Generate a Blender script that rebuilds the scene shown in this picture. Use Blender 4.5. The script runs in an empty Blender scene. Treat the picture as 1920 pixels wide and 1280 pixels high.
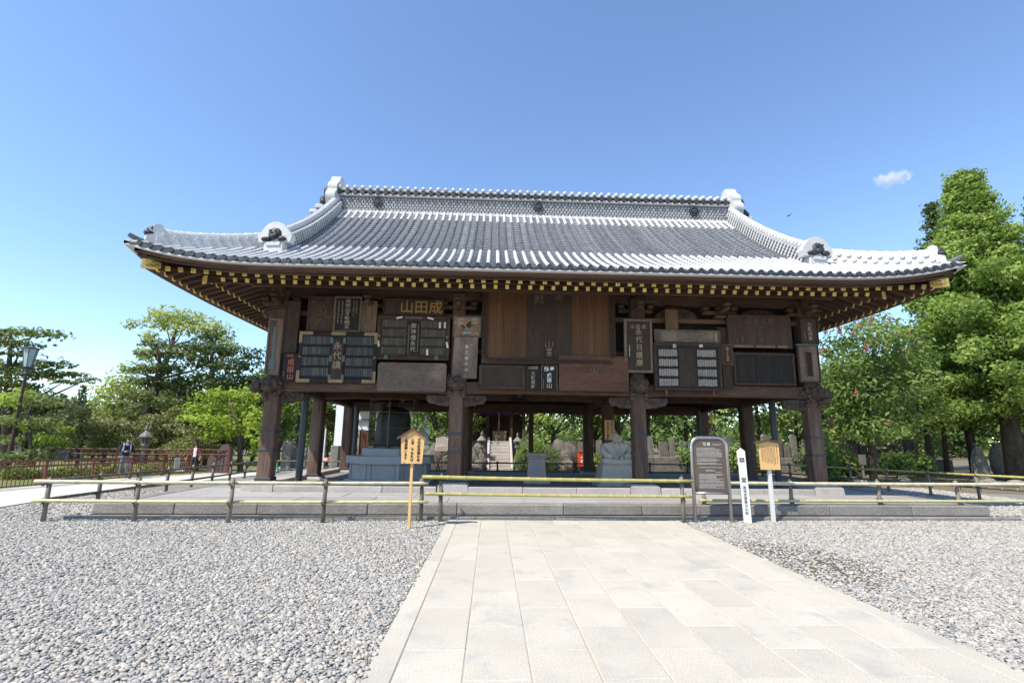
import bpy, bmesh, math, random
import numpy as np
from mathutils import Vector, Matrix
random.seed(7); RNG = np.random.default_rng(7)
PI = math.pi
scene = bpy.context.scene
COL = scene.collection

# ---------------------------------------------------------------- camera
FPX = 924.1; CAM = np.array([-1.557, 0.0, 1.65])
YAW, PITCH, ROLL = [math.radians(a) for a in (2.2605, 11.2838, .6353)]
_cy, _sy, _cp, _sp = math.cos(YAW), math.sin(YAW), math.cos(PITCH), math.sin(PITCH)
FW = np.array([_sy*_cp, _cy*_cp, _sp]); _r = np.array([_cy, -_sy, 0.0]); _u = np.cross(_r, FW)
RI = math.cos(ROLL)*_r + math.sin(ROLL)*_u; UP = -math.sin(ROLL)*_r + math.cos(ROLL)*_u
cam_data = bpy.data.cameras.new('camera'); cam = bpy.data.objects.new('camera', cam_data); COL.objects.link(cam)
cam_data.sensor_width = 36.0; cam_data.lens = FPX/1920*36.0
cam_data.clip_start = .05; cam_data.clip_end = 6000
cam.matrix_world = Matrix(((RI[0], UP[0], -FW[0], CAM[0]), (RI[1], UP[1], -FW[1], CAM[1]), (RI[2], UP[2], -FW[2], CAM[2]), (0, 0, 0, 1)))
scene.camera = cam

# ---------------------------------------------------------------- sky, sun, exposure
SUN_EL = math.radians(54)
SUN_H = Vector((-.80, -.60, 0)).normalized()           # horizontal direction towards the sun (front left)
world = bpy.data.worlds.new('World'); scene.world = world; world.use_nodes = True
wn = world.node_tree; bg = wn.nodes['Background']
sky = wn.nodes.new('ShaderNodeTexSky'); sky.sky_type = 'NISHITA'; sky.sun_disc = False
sky.sun_elevation = SUN_EL; sky.sun_rotation = math.atan2(SUN_H.x, SUN_H.y)
sky.altitude = 0; sky.air_density = 1.0; sky.dust_density = 0; sky.ozone_density = 4.2
wn.links.new(sky.outputs[0], bg.inputs[0]); bg.inputs[1].default_value = .128
sl = bpy.data.lights.new('sun', 'SUN'); sl.energy = 3.2; sl.angle = math.radians(.53); sl.color = (1, .932, .81)
sun = bpy.data.objects.new('sun', sl); COL.objects.link(sun)
sdir = Vector((SUN_H.x*math.cos(SUN_EL), SUN_H.y*math.cos(SUN_EL), math.sin(SUN_EL)))
sun.rotation_euler = sdir.to_track_quat('Z', 'Y').to_euler(); sun.location = (-30, -30, 50)
scene.view_settings.view_transform = 'Standard'; scene.view_settings.look = 'None'
scene.view_settings.exposure = 1.08; scene.view_settings.gamma = 1; scene.view_settings.use_curve_mapping = False
scene.render.engine = 'CYCLES'
scene.cycles.max_bounces = 6; scene.cycles.diffuse_bounces = 3; scene.cycles.glossy_bounces = 3
scene.cycles.transmission_bounces = 4; scene.cycles.transparent_max_bounces = 8; scene.cycles.volume_bounces = 1

# ---------------------------------------------------------------- pixel -> place (distance from ground / plane touched)
def ray(px, py): return FW + RI*(px-960)/FPX + UP*(640-py)/FPX
def at_y(px, py, Y):
    d = ray(px, py); return CAM + d*(Y-CAM[1])/d[1]
def gz(x, y):
    """ground height: the garden to the left falls away gently"""
    s = min(1, max(0, (-9.5-x)/3.0)); return -.014*s*max(0, y-12)
def at_g(px, py):
    z = 0.0
    for _ in range(12):
        d = ray(px, py); P = CAM + d*(z-CAM[2])/d[2]; z = gz(P[0], P[1])
    return np.array([P[0], P[1], z])

# ---------------------------------------------------------------- mesh helpers
class MB:
    def __init__(s): s.v = []; s.f = []; s.m = []
    def add(s, vs, fs, mi=0):
        o = len(s.v); s.v += [tuple(map(float, p)) for p in vs]
        s.f += [tuple(i+o for i in f) for f in fs]; s.m += [mi]*len(fs); return s
    def box(s, a, b, mi=0, bev=0.0):
        (x0, y0, z0), (x1, y1, z1) = a, b
        if bev <= 0:
            v = [(x0,y0,z0),(x1,y0,z0),(x1,y1,z0),(x0,y1,z0),(x0,y0,z1),(x1,y0,z1),(x1,y1,z1),(x0,y1,z1)]
            return s.add(v, [(0,3,2,1),(4,5,6,7),(0,1,5,4),(1,2,6,5),(2,3,7,6),(3,0,4,7)], mi)
        e = min(bev, (x1-x0)*.45, (y1-y0)*.45, (z1-z0)*.45)     # chamfered box
        bm = bmesh.new(); r = bmesh.ops.create_cube(bm, size=1)
        for q in bm.verts: q.co = Vector((x0 if q.co.x < 0 else x1, y0 if q.co.y < 0 else y1, z0 if q.co.z < 0 else z1))
        bmesh.ops.bevel(bm, geom=bm.edges[:], offset=e, segments=1, affect='EDGES', profile=.5)
        bm.verts.index_update()
        s.add([q.co[:] for q in bm.verts], [tuple(q.index for q in f.verts) for f in bm.faces], mi); bm.free(); return s
    def cyl(s, p0, p1, r0, r1=None, n=10, mi=0, cap=True):
        r1 = r0 if r1 is None else r1
        p0, p1 = Vector(p0), Vector(p1); d = (p1-p0).normalized()
        a = d.orthogonal().normalized(); b = d.cross(a)
        vs = []
        for p, r in ((p0, r0), (p1, r1)):
            for i in range(n):
                t = 2*PI*i/n; vs.append(p + a*math.cos(t)*r + b*math.sin(t)*r)
        fs = [(i, (i+1) % n, n+(i+1) % n, n+i) for i in range(n)]
        if cap: fs += [tuple(range(n-1, -1, -1)), tuple(range(n, 2*n))]
        return s.add(vs, fs, mi)
    def tube(s, pts, rads, n=8, mi=0, cap=True):
        pts = [Vector(p) for p in pts]
        if not hasattr(rads, '__len__'): rads = [rads]*len(pts)
        vs = []; prev = None
        for i, p in enumerate(pts):
            d = (pts[min(i+1, len(pts)-1)] - pts[max(i-1, 0)]).normalized()
            if prev is None: a = d.orthogonal().normalized()
            else:
                a = prev - d*prev.dot(d)
                a = a.normalized() if a.length > 1e-6 else d.orthogonal().normalized()
            prev = a; b = d.cross(a)
            for k in range(n):
                t = 2*PI*k/n; vs.append(p + (a*math.cos(t) + b*math.sin(t))*rads[i])
        fs = []
        for i in range(len(pts)-1):
            for k in range(n):
                fs.append((i*n+k, i*n+(k+1) % n, (i+1)*n+(k+1) % n, (i+1)*n+k))
        if cap: fs += [tuple(range(n-1, -1, -1)), tuple(range((len(pts)-1)*n, len(pts)*n))]
        return s.add(vs, fs, mi)
    def lathe(s, prof, c=(0, 0, 0), n=16, mi=0, rot=0.0):
        vs = []
        for r, z in prof:
            for k in range(n):
                t = 2*PI*k/n + rot; vs.append((c[0]+r*math.cos(t), c[1]+r*math.sin(t), c[2]+z))
        m = len(prof); fs = []
        for i in range(m-1):
            for k in range(n): fs.append((i*n+k, i*n+(k+1) % n, (i+1)*n+(k+1) % n, (i+1)*n+k))
        fs += [tuple(range(n-1, -1, -1)), tuple(range((m-1)*n, m*n))]
        return s.add(vs, fs, mi)
    def prism(s, poly, a, b, axis='y', mi=0):
        """poly: outline in the plane across the axis, extruded from a to b"""
        n = len(poly); vs = []
        for t in (a, b):
            for (p, q) in poly:
                vs.append({'y': (p, t, q), 'x': (t, p, q), 'z': (p, q, t)}[axis])
        fs = [(i, (i+1) % n, n+(i+1) % n, n+i) for i in range(n)] + [tuple(range(n-1, -1, -1)), tuple(range(n, 2*n))]
        return s.add(vs, fs, mi)
    def blob(s, c, r, seed=0, amp=.18, sub=2, mi=0, freq=2.2):
        """a lumpy ellipsoid"""
        v, f = ICO[sub]; rr = np.random.default_rng(seed); ph = rr.uniform(0, 6.28, (6, 3)); fr = rr.uniform(.6, 1.4, (6, 3))*freq
        d = sum(np.sin(v@fr[k] + ph[k, 0]) for k in range(6))/6
        p = v*(1+amp*2*d[:, None])*np.array(r) + np.array(c)
        return s.add(p.tolist(), f, mi)
    def build(s, name, mats, parent=None, smooth=False, fix=True):
        me = bpy.data.meshes.new(name); me.from_pydata(s.v, [], s.f)
        if not isinstance(mats, (list, tuple)): mats = [mats]
        for q in mats: me.materials.append(q)
        if len(mats) > 1: me.polygons.foreach_set('material_index', s.m)
        if fix:
            bm = bmesh.new(); bm.from_mesh(me); bmesh.ops.recalc_face_normals(bm, faces=bm.faces[:]); bm.to_mesh(me); bm.free()
        if smooth: me.polygons.foreach_set('use_smooth', [True]*len(me.polygons))
        me.update()
        return link(name, me, parent)
def _ico(sub):
    bm = bmesh.new(); bmesh.ops.create_icosphere(bm, subdivisions=sub, radius=1)
    bm.verts.index_update(); v = np.array([q.co[:] for q in bm.verts]); f = [tuple(q.index for q in g.verts) for g in bm.faces]; bm.free(); return v, f
ICO = {k: _ico(k) for k in (1, 2, 3)}
def link(name, me, parent=None, loc=None, rot=None):
    o = bpy.data.objects.new(name, me); COL.objects.link(o)
    if parent is not None: o.parent = parent
    if loc is not None: o.location = loc
    if rot is not None: o.rotation_euler = rot
    return o
def empty(name, loc=(0, 0, 0), rz=0):
    o = bpy.data.objects.new(name, None); COL.objects.link(o); o.location = loc; o.rotation_euler = (0, 0, rz); o.empty_display_size = .2; return o
def tag(o, label, cat, group=None):
    o['label'] = label; o['category'] = cat
    if group: o['group'] = group
    return o
def struct(o): o['kind'] = 'structure'; return o
def copy_tree(o, parent=None):
    c = o.copy(); COL.objects.link(c); c.parent = parent
    for ch in list(o.children): copy_tree(ch, c)
    return c

# ---------------------------------------------------------------- materials
def _mix(nt, a, b, fac, typ='MIX'):
    n = nt.nodes.new('ShaderNodeMix'); n.data_type = 'RGBA'; n.blend_type = typ
    for k, val in ((0, fac), (6, a), (7, b)):
        if hasattr(val, 'is_output'): nt.links.new(val, n.inputs[k])
        else: n.inputs[k].default_value = (val if k == 0 else (*val[:3], 1))
    return n.outputs[2]
def mk(name, col, col2=None, rough=.75, scale=3.0, stretch=(1, 1, 1), bump=.25, bscale=None, metal=0.0, rnd=.18, spec=.4, fine=.12, dist=.02, coords='Object', stain=None, trans=None):
    m = bpy.data.materials.new(name); m.use_nodes = True; nt = m.node_tree; nd = nt.nodes; L = nt.links
    P = nd['Principled BSDF']; P.inputs['Roughness'].default_value = rough; P.inputs['Metallic'].default_value = metal
    P.inputs['Specular IOR Level'].default_value = spec
    tc = nd.new('ShaderNodeTexCoord'); mp = nd.new('ShaderNodeMapping'); mp.inputs['Scale'].default_value = stretch
    if coords == 'World':
        ge = nd.new('ShaderNodeNewGeometry'); L.new(ge.outputs['Position'], mp.inputs[0])
    else: L.new(tc.outputs[coords], mp.inputs[0])
    oi = nd.new('ShaderNodeObjectInfo')
    n1 = nd.new('ShaderNodeTexNoise'); n1.noise_dimensions = '4D'; n1.inputs['Scale'].default_value = scale; n1.inputs['Detail'].default_value = 7; n1.inputs['Roughness'].default_value = .62
    L.new(mp.outputs[0], n1.inputs['Vector'])
    wm = nd.new('ShaderNodeMath'); wm.operation = 'MULTIPLY'; wm.inputs[1].default_value = 37.0; L.new(oi.outputs['Random'], wm.inputs[0]); L.new(wm.outputs[0], n1.inputs['W'])
    rp = nd.new('ShaderNodeMapRange'); rp.inputs[1].default_value = .33; rp.inputs[2].default_value = .67; L.new(n1.outputs[0], rp.inputs[0])
    col2 = col2 or tuple(c*.65 for c in col)
    c = _mix(nt, col, col2, rp.outputs[0])
    n2 = nd.new('ShaderNodeTexNoise'); n2.inputs['Scale'].default_value = (bscale or scale*9); n2.inputs['Detail'].default_value = 5; L.new(mp.outputs[0], n2.inputs['Vector'])
    if fine:
        r2 = nd.new('ShaderNodeMapRange'); r2.inputs[1].default_value = .3; r2.inputs[2].default_value = .7; r2.inputs[3].default_value = 1-fine; r2.inputs[4].default_value = 1+fine; L.new(n2.outputs[0], r2.inputs[0])
        cb = nd.new('ShaderNodeCombineColor'); [L.new(r2.outputs[0], cb.inputs[k]) for k in range(3)]
        c = _mix(nt, c, cb.outputs[0], 1.0, 'MULTIPLY')
    if rnd:
        r3 = nd.new('ShaderNodeMapRange'); r3.inputs[3].default_value = 1-rnd; r3.inputs[4].default_value = 1+rnd; L.new(oi.outputs['Random'], r3.inputs[0])
        cb = nd.new('ShaderNodeCombineColor'); [L.new(r3.outputs[0], cb.inputs[k]) for k in range(3)]
        c = _mix(nt, c, cb.outputs[0], 1.0, 'MULTIPLY')
    if stain:      # (colour, scale, lo, hi): patches with a shape of their own
        n3 = nd.new('ShaderNodeTexNoise'); n3.noise_dimensions = '4D'; n3.inputs['Scale'].default_value = stain[1]; n3.inputs['Detail'].default_value = 9; n3.inputs['Roughness'].default_value = .7
        L.new(mp.outputs[0], n3.inputs['Vector']); L.new(wm.outputs[0], n3.inputs['W'])
        r4 = nd.new('ShaderNodeMapRange'); r4.inputs[1].default_value = stain[2]; r4.inputs[2].default_value = stain[3]; L.new(n3.outputs[0], r4.inputs[0])
        c = _mix(nt, c, stain[0], r4.outputs[0])
    L.new(c, P.inputs['Base Color'])
    if bump:
        b = nd.new('ShaderNodeBump'); b.inputs['Strength'].default_value = bump; b.inputs['Distance'].default_value = dist
        L.new(n2.outputs[0], b.inputs['Height']); L.new(b.outputs[0], P.inputs['Normal'])
    return m
def leaf_mat(name, ca, cb_, trans=.35):
    m = bpy.data.materials.new(name); m.use_nodes = True; nt = m.node_tree; nd = nt.nodes; L = nt.links
    nd.remove(nd['Principled BSDF']); out = nd['Material Output']
    at = nd.new('ShaderNodeAttribute'); at.attribute_name = 'tone'
    c = _mix(nt, ca, cb_, at.outputs['Fac'])
    d = nd.new('ShaderNodeBsdfPrincipled'); d.inputs['Roughness'].default_value = .55; d.inputs['Specular IOR Level'].default_value = .25; L.new(c, d.inputs['Base Color'])
    t = nd.new('ShaderNodeBsdfTranslucent'); c2 = _mix(nt, c, (.55, .9, .12), .35); L.new(c2, t.inputs[0])
    mx = nd.new('ShaderNodeMixShader'); mx.inputs[0].default_value = trans; L.new(d.outputs[0], mx.inputs[1]); L.new(t.outputs[0], mx.inputs[2]); L.new(mx.outputs[0], out.inputs[0])
    return m
def plain(name, col, rough=.6, metal=0.0, spec=.4):
    return mk(name, col, tuple(c*.85 for c in col), rough=rough, metal=metal, spec=spec, scale=6, bump=.05, rnd=.05, fine=.05)
M = {}
M['wood'] = mk('dark_weathered_wood', (0.123, 0.069, 0.043), (0.061, 0.035, 0.023), rough=.8, scale=2.2, stretch=(1, 1, .16), bump=.5, bscale=26, rnd=.22, fine=.3, stain=((0.205, 0.138, 0.099), 3.5, .58, .74))
M['woodx'] = mk('dark_weathered_wood_long', (0.123, 0.069, 0.043), (0.061, 0.035, 0.023), rough=.8, scale=2.2, stretch=(.14, 1, 1), bump=.5, bscale=26, rnd=.22, fine=.3, stain=((0.205, 0.135, 0.095), 3.5, .56, .74))
M['woodcol'] = mk('weathered_column_wood', (0.140, 0.081, 0.054), (0.072, 0.044, 0.031), rough=.85, scale=2.5, stretch=(1, 1, .10), bump=.6, bscale=30, rnd=.2, fine=.3, stain=((0.231, 0.171, 0.133), 3.0, .52, .72))
M['rafter'] = mk('rafter_wood', (0.111, 0.064, 0.040), (0.063, 0.036, 0.024), rough=.8, scale=3, stretch=(1, .2, 1), bump=.3, rnd=.25)
M['rafteredge'] = mk('eave_fascia_wood', (0.145, 0.084, 0.054), (0.085, 0.051, 0.035), rough=.8, scale=2, stretch=(.15, 1, 1), bump=.3, rnd=.2, stain=((0.231, 0.146, 0.095), 2.0, .58, .7))
M['carve'] = mk('carved_bare_wood', (0.123, 0.084, 0.060), (0.060, 0.040, 0.030), rough=.85, scale=7, bump=.8, bscale=22, fine=.35, dist=.05)
M['darkbox'] = mk('shade_toned_backing', (0.043, 0.026, 0.018), (0.021, 0.015, 0.011), rough=.9, scale=2, stretch=(1, 1, .2), bump=.3)  # near-black: shade of unlit gaps put into the colour
M['gold'] = mk('gilt_metal', (1.0, .80, .27), (.95, .70, .20), rough=.5, metal=.1, scale=14, bump=.1, rnd=.14, fine=.1)
M['golddark'] = mk('gilt_tracery', (.22, .15, .05), (.1, .07, .03), rough=.5, metal=.4, scale=14)
M['tile'] = mk('grey_roof_tile', (.16, .163, .172), (.088, .091, .098), rough=.33, spec=.6, scale=5, bump=.25, bscale=18, rnd=.2, fine=.25, stain=((.28, .28, .28), 2.2, .6, .75))
M['tilepan'] = mk('silvery_lit_pan_tile', (.25, .255, .268), (.16, .163, .172), rough=.36, spec=.6, scale=4, bump=.2, bscale=18, rnd=.2, fine=.2, stain=((.36, .36, .355), 2.2, .58, .74))  # paler copy of the roof tile; sheen on the courses put into colour
M['tiledark'] = mk('dark_smoked_tile', (.055, .058, .065), (.03, .032, .036), rough=.45, scale=6, bump=.4)
M['plaster'] = mk('white_roof_plaster', (.60, .595, .58), (.47, .468, .46), rough=.8, scale=3, bump=.25, bscale=20, rnd=.05, fine=.06, stain=((.36, .36, .36), 3.5, .60, .78))
M['plastergrey'] = mk('grey_stained_plaster', (.70, .68, .65), (.58, .565, .54), rough=.85, scale=4, bump=.3, rnd=.1)
M['granite'] = mk('pale_granite_slab', (.51, .468, .39), (.45, .412, .342), rough=.8, scale=1.4, bump=.3, bscale=75, rnd=.055, fine=.2, coords='Object', stain=((.345, .335, .31), 1.9, .52, .72), dist=.008)
M['granitegrey'] = mk('grey_granite', (.37, .36, .345), (.29, .285, .275), rough=.7, scale=2, bump=.1, bscale=90, rnd=.08, fine=.16)
M['granitewarm'] = mk('warm_granite', (.44, .355, .28), (.35, .285, .23), rough=.7, scale=2, bump=.1, bscale=90, rnd=.05, fine=.16)
M['kerb'] = mk('weathered_kerb_stone', (.265, .24, .215), (.185, .17, .15), rough=.9, scale=2.3, bump=.5, bscale=22, rnd=.12, fine=.18, stain=((.15, .15, .10), 2.2, .55, .72))
M['kerblight'] = mk('pale_kerb_stone', (.46, .41, .365), (.36, .325, .295), rough=.9, scale=1.6, bump=.35, bscale=24, rnd=.1, fine=.12)
M['flag'] = mk('grey_flagstone', (.36, .345, .33), (.28, .27, .26), rough=.85, scale=1.6, bump=.35, bscale=24, rnd=.13, fine=.12)
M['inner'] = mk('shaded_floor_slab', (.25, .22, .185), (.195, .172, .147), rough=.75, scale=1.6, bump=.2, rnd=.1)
M['stone'] = mk('mossy_garden_stone', (.27, .25, .22), (.155, .145, .13), rough=.9, scale=5, bump=.6, bscale=20, fine=.2, rnd=.15, stain=((.16, .17, .11), 3, .56, .7))
M['tablet'] = mk('shade_darkened_tablet_stone', (.20, .18, .155), (.11, .10, .088), rough=.9, scale=5, bump=.6, bscale=20, fine=.2, rnd=.25, stain=((.10, .11, .07), 3, .52, .68))  # darker copy of the garden stone; tree shade put into its colour
M['statue'] = mk('carved_grey_stone', (.46, .395, .325), (.38, .33, .275), rough=.85, scale=5, bump=.3, bscale=40, fine=.1)
M['rock'] = mk('dark_lava_rock', (.20, .175, .15), (.09, .08, .068), rough=.95, scale=6, bump=1.0, bscale=14, fine=.35, dist=.08, stain=((.16, .18, .07), 3, .55, .68))
M['bamboo'] = mk('green_yellow_bamboo', (.52, .47, .25), (.45, .42, .20), rough=.42, scale=1.2, stretch=(.5, 1, 1), bump=.06, rnd=.12, fine=.08)
M['bamboopale'] = mk('bleached_bamboo', (.58, .52, .36), (.46, .42, .28), rough=.45, scale=1.5, stretch=(.6, 1, 1), bump=.08, rnd=.12, fine=.1, stain=((.30, .27, .19), 2.0, .58, .74))
M['bamboogreen'] = mk('fresh_green_bamboo', (.45, .39, .12), (.37, .34, .11), rough=.38, scale=1.2, stretch=(.5, 1, 1), bump=.06, rnd=.08)
M['bamboodark'] = mk('old_dark_bamboo', (.14, .13, .09), (.08, .075, .055), rough=.55, scale=2, bump=.1, rnd=.2)
M['post'] = mk('weathered_fence_post', (.25, .215, .165), (.15, .13, .10), rough=.85, scale=3, stretch=(1, 1, .2), bump=.5, rnd=.2)
M['cord'] = plain('black_palm_cord', (.02, .018, .016), .9)
M['iron'] = plain('dark_iron_band', (.075, .08, .085), .55, .3)
M['steel'] = plain('dark_grey_steel', (.07, .08, .085), .5, .2)
M['chrome'] = plain('brushed_steel', (.55, .55, .55), .28, .95)
M['signbrown'] = plain('brown_enamel', (.13, .092, .068), .45)
M['signwood'] = mk('fresh_orange_cedar', (.80, .48, .20), (.72, .42, .165), rough=.6, scale=2, stretch=(1, 1, .14), bump=.12, rnd=.05, fine=.06)
M['signpale'] = mk('pale_sign_wood', (.74, .64, .56), (.66, .57, .50), rough=.7, scale=3, stretch=(1, 1, .2), bump=.1)
M['roofbrown'] = plain('brown_sign_roof', (.12, .055, .04), .6)
M['white'] = mk('white_paint', (.66, .66, .65), (.60, .60, .59), rough=.6, scale=3, bump=.08, rnd=.03, fine=.04, stain=((.45, .36, .28), 5, .66, .8))
M['ink'] = plain('black_ink', (.018, .015, .013), .7)
M['inkgrey'] = plain('faded_grey_ink', (.12, .12, .12), .8)
M['letterwhite'] = plain('white_lettering', (.74, .73, .70), .7)
M['lettertan'] = plain('tan_lettering', (.44, .31, .185), .7)
M['letterpale'] = plain('pale_faded_lettering', (.40, .34, .275), .8)
M['lettergold'] = plain('gold_lettering', (.40, .25, .08), .6, .1)
M['letterred'] = plain('faded_red_lettering', (.52, .15, .09), .75)
M['letterfaint'] = plain('faint_worn_lettering', (.145, .108, .082), .85)
M['verdigris'] = plain('green_bronze_fitting', (.12, .165, .15), .75)
M['bronze'] = mk('dark_bronze', (.05, .055, .05), (.03, .035, .03), rough=.5, metal=.5, scale=4, bump=.15)
M['rust'] = plain('red_brown_fence_paint', (.155, .040, .036), .55)
M['red'] = plain('red_enamel', (.62, .07, .035), .4)
M['concrete'] = mk('pale_walkway_concrete', (.55, .525, .47), (.50, .475, .43), rough=.9, scale=.6, bump=.1, coords='World', rnd=0, fine=.05)
M['earth'] = mk('bare_earth', (.22, .165, .11), (.13, .11, .07), rough=.95, scale=.5, bump=.6, bscale=9, coords='World', rnd=0, fine=.2)
M['grass'] = mk('lawn', (.115, .155, .035), (.17, .17, .06), rough=.95, scale=.35, bump=.7, bscale=30, coords='World', rnd=0, fine=.35)
M['bark'] = mk('grey_brown_bark', (.115, .088, .066), (.055, .043, .034), rough=.95, scale=5, stretch=(1, 1, .3), bump=1, bscale=16, fine=.3, dist=.05)
M['netting'] = plain('blue_netting', (.25, .4, .55), .9)
# ================================================================ SETTING
M['gravel'] = mk('grey_gravel_bed', (.28, .265, .235), (.19, .18, .16), rough=.95, scale=16, bump=1.0, bscale=34, coords='World', rnd=0, fine=.35, dist=.03)
def sheet(name, pts_fn, mat, nx, ny, x0, x1, y0, y1, dz):
    vs = []; fs = []
    for j in range(ny+1):
        for i in range(nx+1):
            x = x0+(x1-x0)*i/nx; y = y0+(y1-y0)*j/ny; vs.append((x, y, gz(x, y)+dz))
    for j in range(ny):
        for i in range(nx): a = j*(nx+1)+i; fs.append((a, a+1, a+nx+2, a+nx+1))
    return struct(MB().add(vs, fs).build(name, mat))
# one ground sheet to the horizon (fine near the place, coarse far away)
xs = [-1500, -500, -200, -100, -60, -40, -30, -25, -20, -17, -14, -12.5, -11.5, -10.5, -9.5, -5, 0, 5, 10, 20, 40, 100, 300, 1500]
ys = [-300, -60, -20, -5, 5, 12, 14, 17, 20, 25, 30, 36, 45, 60, 100, 250, 700, 2500]
vs = [(x, y, max(-1.2, gz(x, y))-.012) for y in ys for x in xs]; nx = len(xs)
fs = [(j*nx+i, j*nx+i+1, (j+1)*nx+i+1, (j+1)*nx+i) for j in range(len(ys)-1) for i in range(nx-1)]
struct(MB().add(vs, fs).build('ground', M['earth']))
sheet('gravel_yard', None, M['gravel'], 40, 40, -13.2, 24, -8, 24, -.004)
sheet('lawn', None, M['grass'], 40, 30, -60, -13.6, 16, 70, -.003)
# pale walkway on the left, running back past the hall
wl = [at_g(*p) for p in [(-500, 1010), (-150, 976), (0, 951), (150, 927), (300, 910), (400, 899), (480, 891)]]
wu = [at_g(*p) for p in [(-500, 955), (-150, 932), (0, 917), (210, 898), (350, 889), (420, 884), (480, 880)]]
wl.append(wl[-1]+np.array([1.0, 14, 0])); wu.append(wu[-1]+np.array([1.0, 14, 0]))
wv = []
for a, b in zip(wl, wu):
    for t in (0, .33, .66, 1): p = a+(b-a)*t; wv.append((p[0], p[1], gz(p[0], p[1])+.012))
struct(MB().add(wv, [(4*i+k, 4*i+k+1, 4*i+k+5, 4*i+k+4) for i in range(len(wl)-1) for k in range(3)]).build('walkway', M['concrete']))
# second pale path beyond the railings
p2a = [at_g(*p) for p in [(-200, 902), (30, 884), (200, 879), (345, 884)]]; p2b = [at_g(*p) for p in [(-200, 890), (30, 877), (200, 874), (345, 879)]]
wv = [(q[0], q[1], gz(q[0], q[1])+.02) for pr in zip(p2a, p2b) for q in pr]
struct(MB().add(wv, [(2*i, 2*i+1, 2*i+3, 2*i+2) for i in range(3)]).build('garden_path', M['concrete']))

# ---- stone approach path: every slab its own piece
M['mortar'] = mk('sandy_mortar', (.46, .40, .31), (.38, .33, .26), rough=.95, scale=8, bump=.2, rnd=0)
PX0, PW = -2.211, .4877; PEND = 10.80
path = struct(MB().box((PX0-.20, -3, -.05), (PX0+9*PW+.20, PEND-.01, .016)).build('stone_path', M['mortar']))
def slab_mesh(w, l, t=.05, bev=.006):
    return MB().box((-w/2, -l/2, -t), (w/2, l/2, 0), bev=bev).build('tmp', M['granite'])
def piece(name, src, parent, loc, rot=(0, 0, 0), sc=None):
    o = bpy.data.objects.new(name, src.data); COL.objects.link(o); o.parent = parent; o.location = loc; o.rotation_euler = rot
    if sc: o.scale = sc
    return o
sl_full = slab_mesh(PW-.009, .992); used = False
for k in range(9):
    y1 = PEND - (.5 if k % 2 == 0 else 0) ; x = PX0+PW*(k+.5)
    if k % 2 == 0:
        piece('paving_slab', sl_full, path, (x, PEND-.25, .022+random.uniform(-.001, .0015)), sc=(1, .492, 1))
    while y1 > -2.5:
        piece('paving_slab', sl_full, path, (x+random.uniform(-.001, .001), y1-.5, .022+random.uniform(-.001, .002)), (random.uniform(-.0015, .0015), random.uniform(-.0015, .0015), 0)); y1 -= 1.0
bo = slab_mesh(.2, 1.192)
for s, x in ((-1, PX0-.106), (1, PX0+9*PW+.106)):
    y1 = PEND+.02
    while y1 > -2.5:
        piece('edging_slab', bo, path, (x, y1-.6, .024+random.uniform(-.001, .002))); y1 -= 1.2
for o in (sl_full, bo): bpy.data.objects.remove(o)

# ---- terrace and plinth under the hall
TR = .0185
terrace = tag(empty('stone_terrace', (0, 11.0, 0), TR), 'low grey stone terrace with kerb blocks under the old wooden hall', 'terrace')
TX0, TX1, TD = -9.62, 9.72, 12.6; TZ = .30
MB().box((TX0+.36, .36, -.05), (TX1-.36, TD, TZ-.035)).build('core', M['kerb'], terrace)
def kerb_run(parent, name, a, b, axis, lo, hi, z0, z1, lens, mat, bev=.018):
    t = a
    while t < b-.05:
        l = min(random.uniform(*lens), b-t)
        if b-t-l < .5: l = b-t
        if axis == 'x': bx = ((t+.004, lo, z0), (t+l-.004, hi, z1))
        else: bx = ((lo, t+.004, z0), (hi, t+l-.004, z1))
        j = random.uniform(-.004, .004)
        m = MB().box((bx[0][0], bx[0][1]+(j if axis == 'x' else 0), bx[0][2]), (bx[1][0], bx[1][1], bx[1][2]+j*.6), bev=bev)
        m.build(name, mat, parent); t += l
kerb_run(terrace, 'kerb_stone', TX0, TX1, 'x', 0, .35, .085, TZ, (1.5, 2.3), M['kerb'])
kerb_run(terrace, 'kerb_stone', .36, TD, 'y', TX0, TX0+.35, .085, TZ, (1.5, 2.3), M['kerb'])
kerb_run(terrace, 'kerb_stone', .36, TD, 'y', TX1-.35, TX1, .085, TZ, (1.5, 2.3), M['kerb'])
kerb_run(terrace, 'gutter_stone', TX0-.45, TX1+.55, 'x', -.16, -.02, -.05, .075, (1.1, 1.7), M['kerb'], .012)
MB().box((TX0-.4, -.018, -.05), (TX1+.5, .01, .045)).build('gutter_channel', M['darkbox'], terrace)
MB().box((TX0+.02, .012, -.05), (TX1-.02, .34, .08)).build('footing', M['kerb'], terrace)
fl_w, fl_d = 1.62, 1.0; flag = MB().box((-.5, -.5, -.06), (.5, .5, 0), bev=.006).build('tmp', M['flag'])
nfx = int(round((TX1-TX0-.72)/fl_w)); fw = (TX1-TX0-.72)/nfx
for j in range(12):
    y = .36+j*fl_d
    off = (fw/2 if j % 2 else 0)
    x = TX0+.36-off
    while x < TX1-.37:
        a = max(x, TX0+.36); b = min(x+fw, TX1-.36); x += fw
        if b-a < .1: continue
        if j >= 2 and a > -7.9 and b < 7.9: continue
        piece('flagstone', flag, terrace, ((a+b)/2, y+fl_d/2, TZ-.006+random.uniform(-.003, .003)), (random.uniform(-.002, .002), random.uniform(-.002, .002), 0), (b-a-.010, fl_d-.010, 1))
bpy.data.objects.remove(flag)
PY0, PY1, PX, PZ = 13.3, 21.75, 7.95, .445
plinth = tag(empty('stone_plinth', (0, 13.3, .29)), 'pale stone plinth carrying the columns of the hall', 'plinth')
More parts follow.
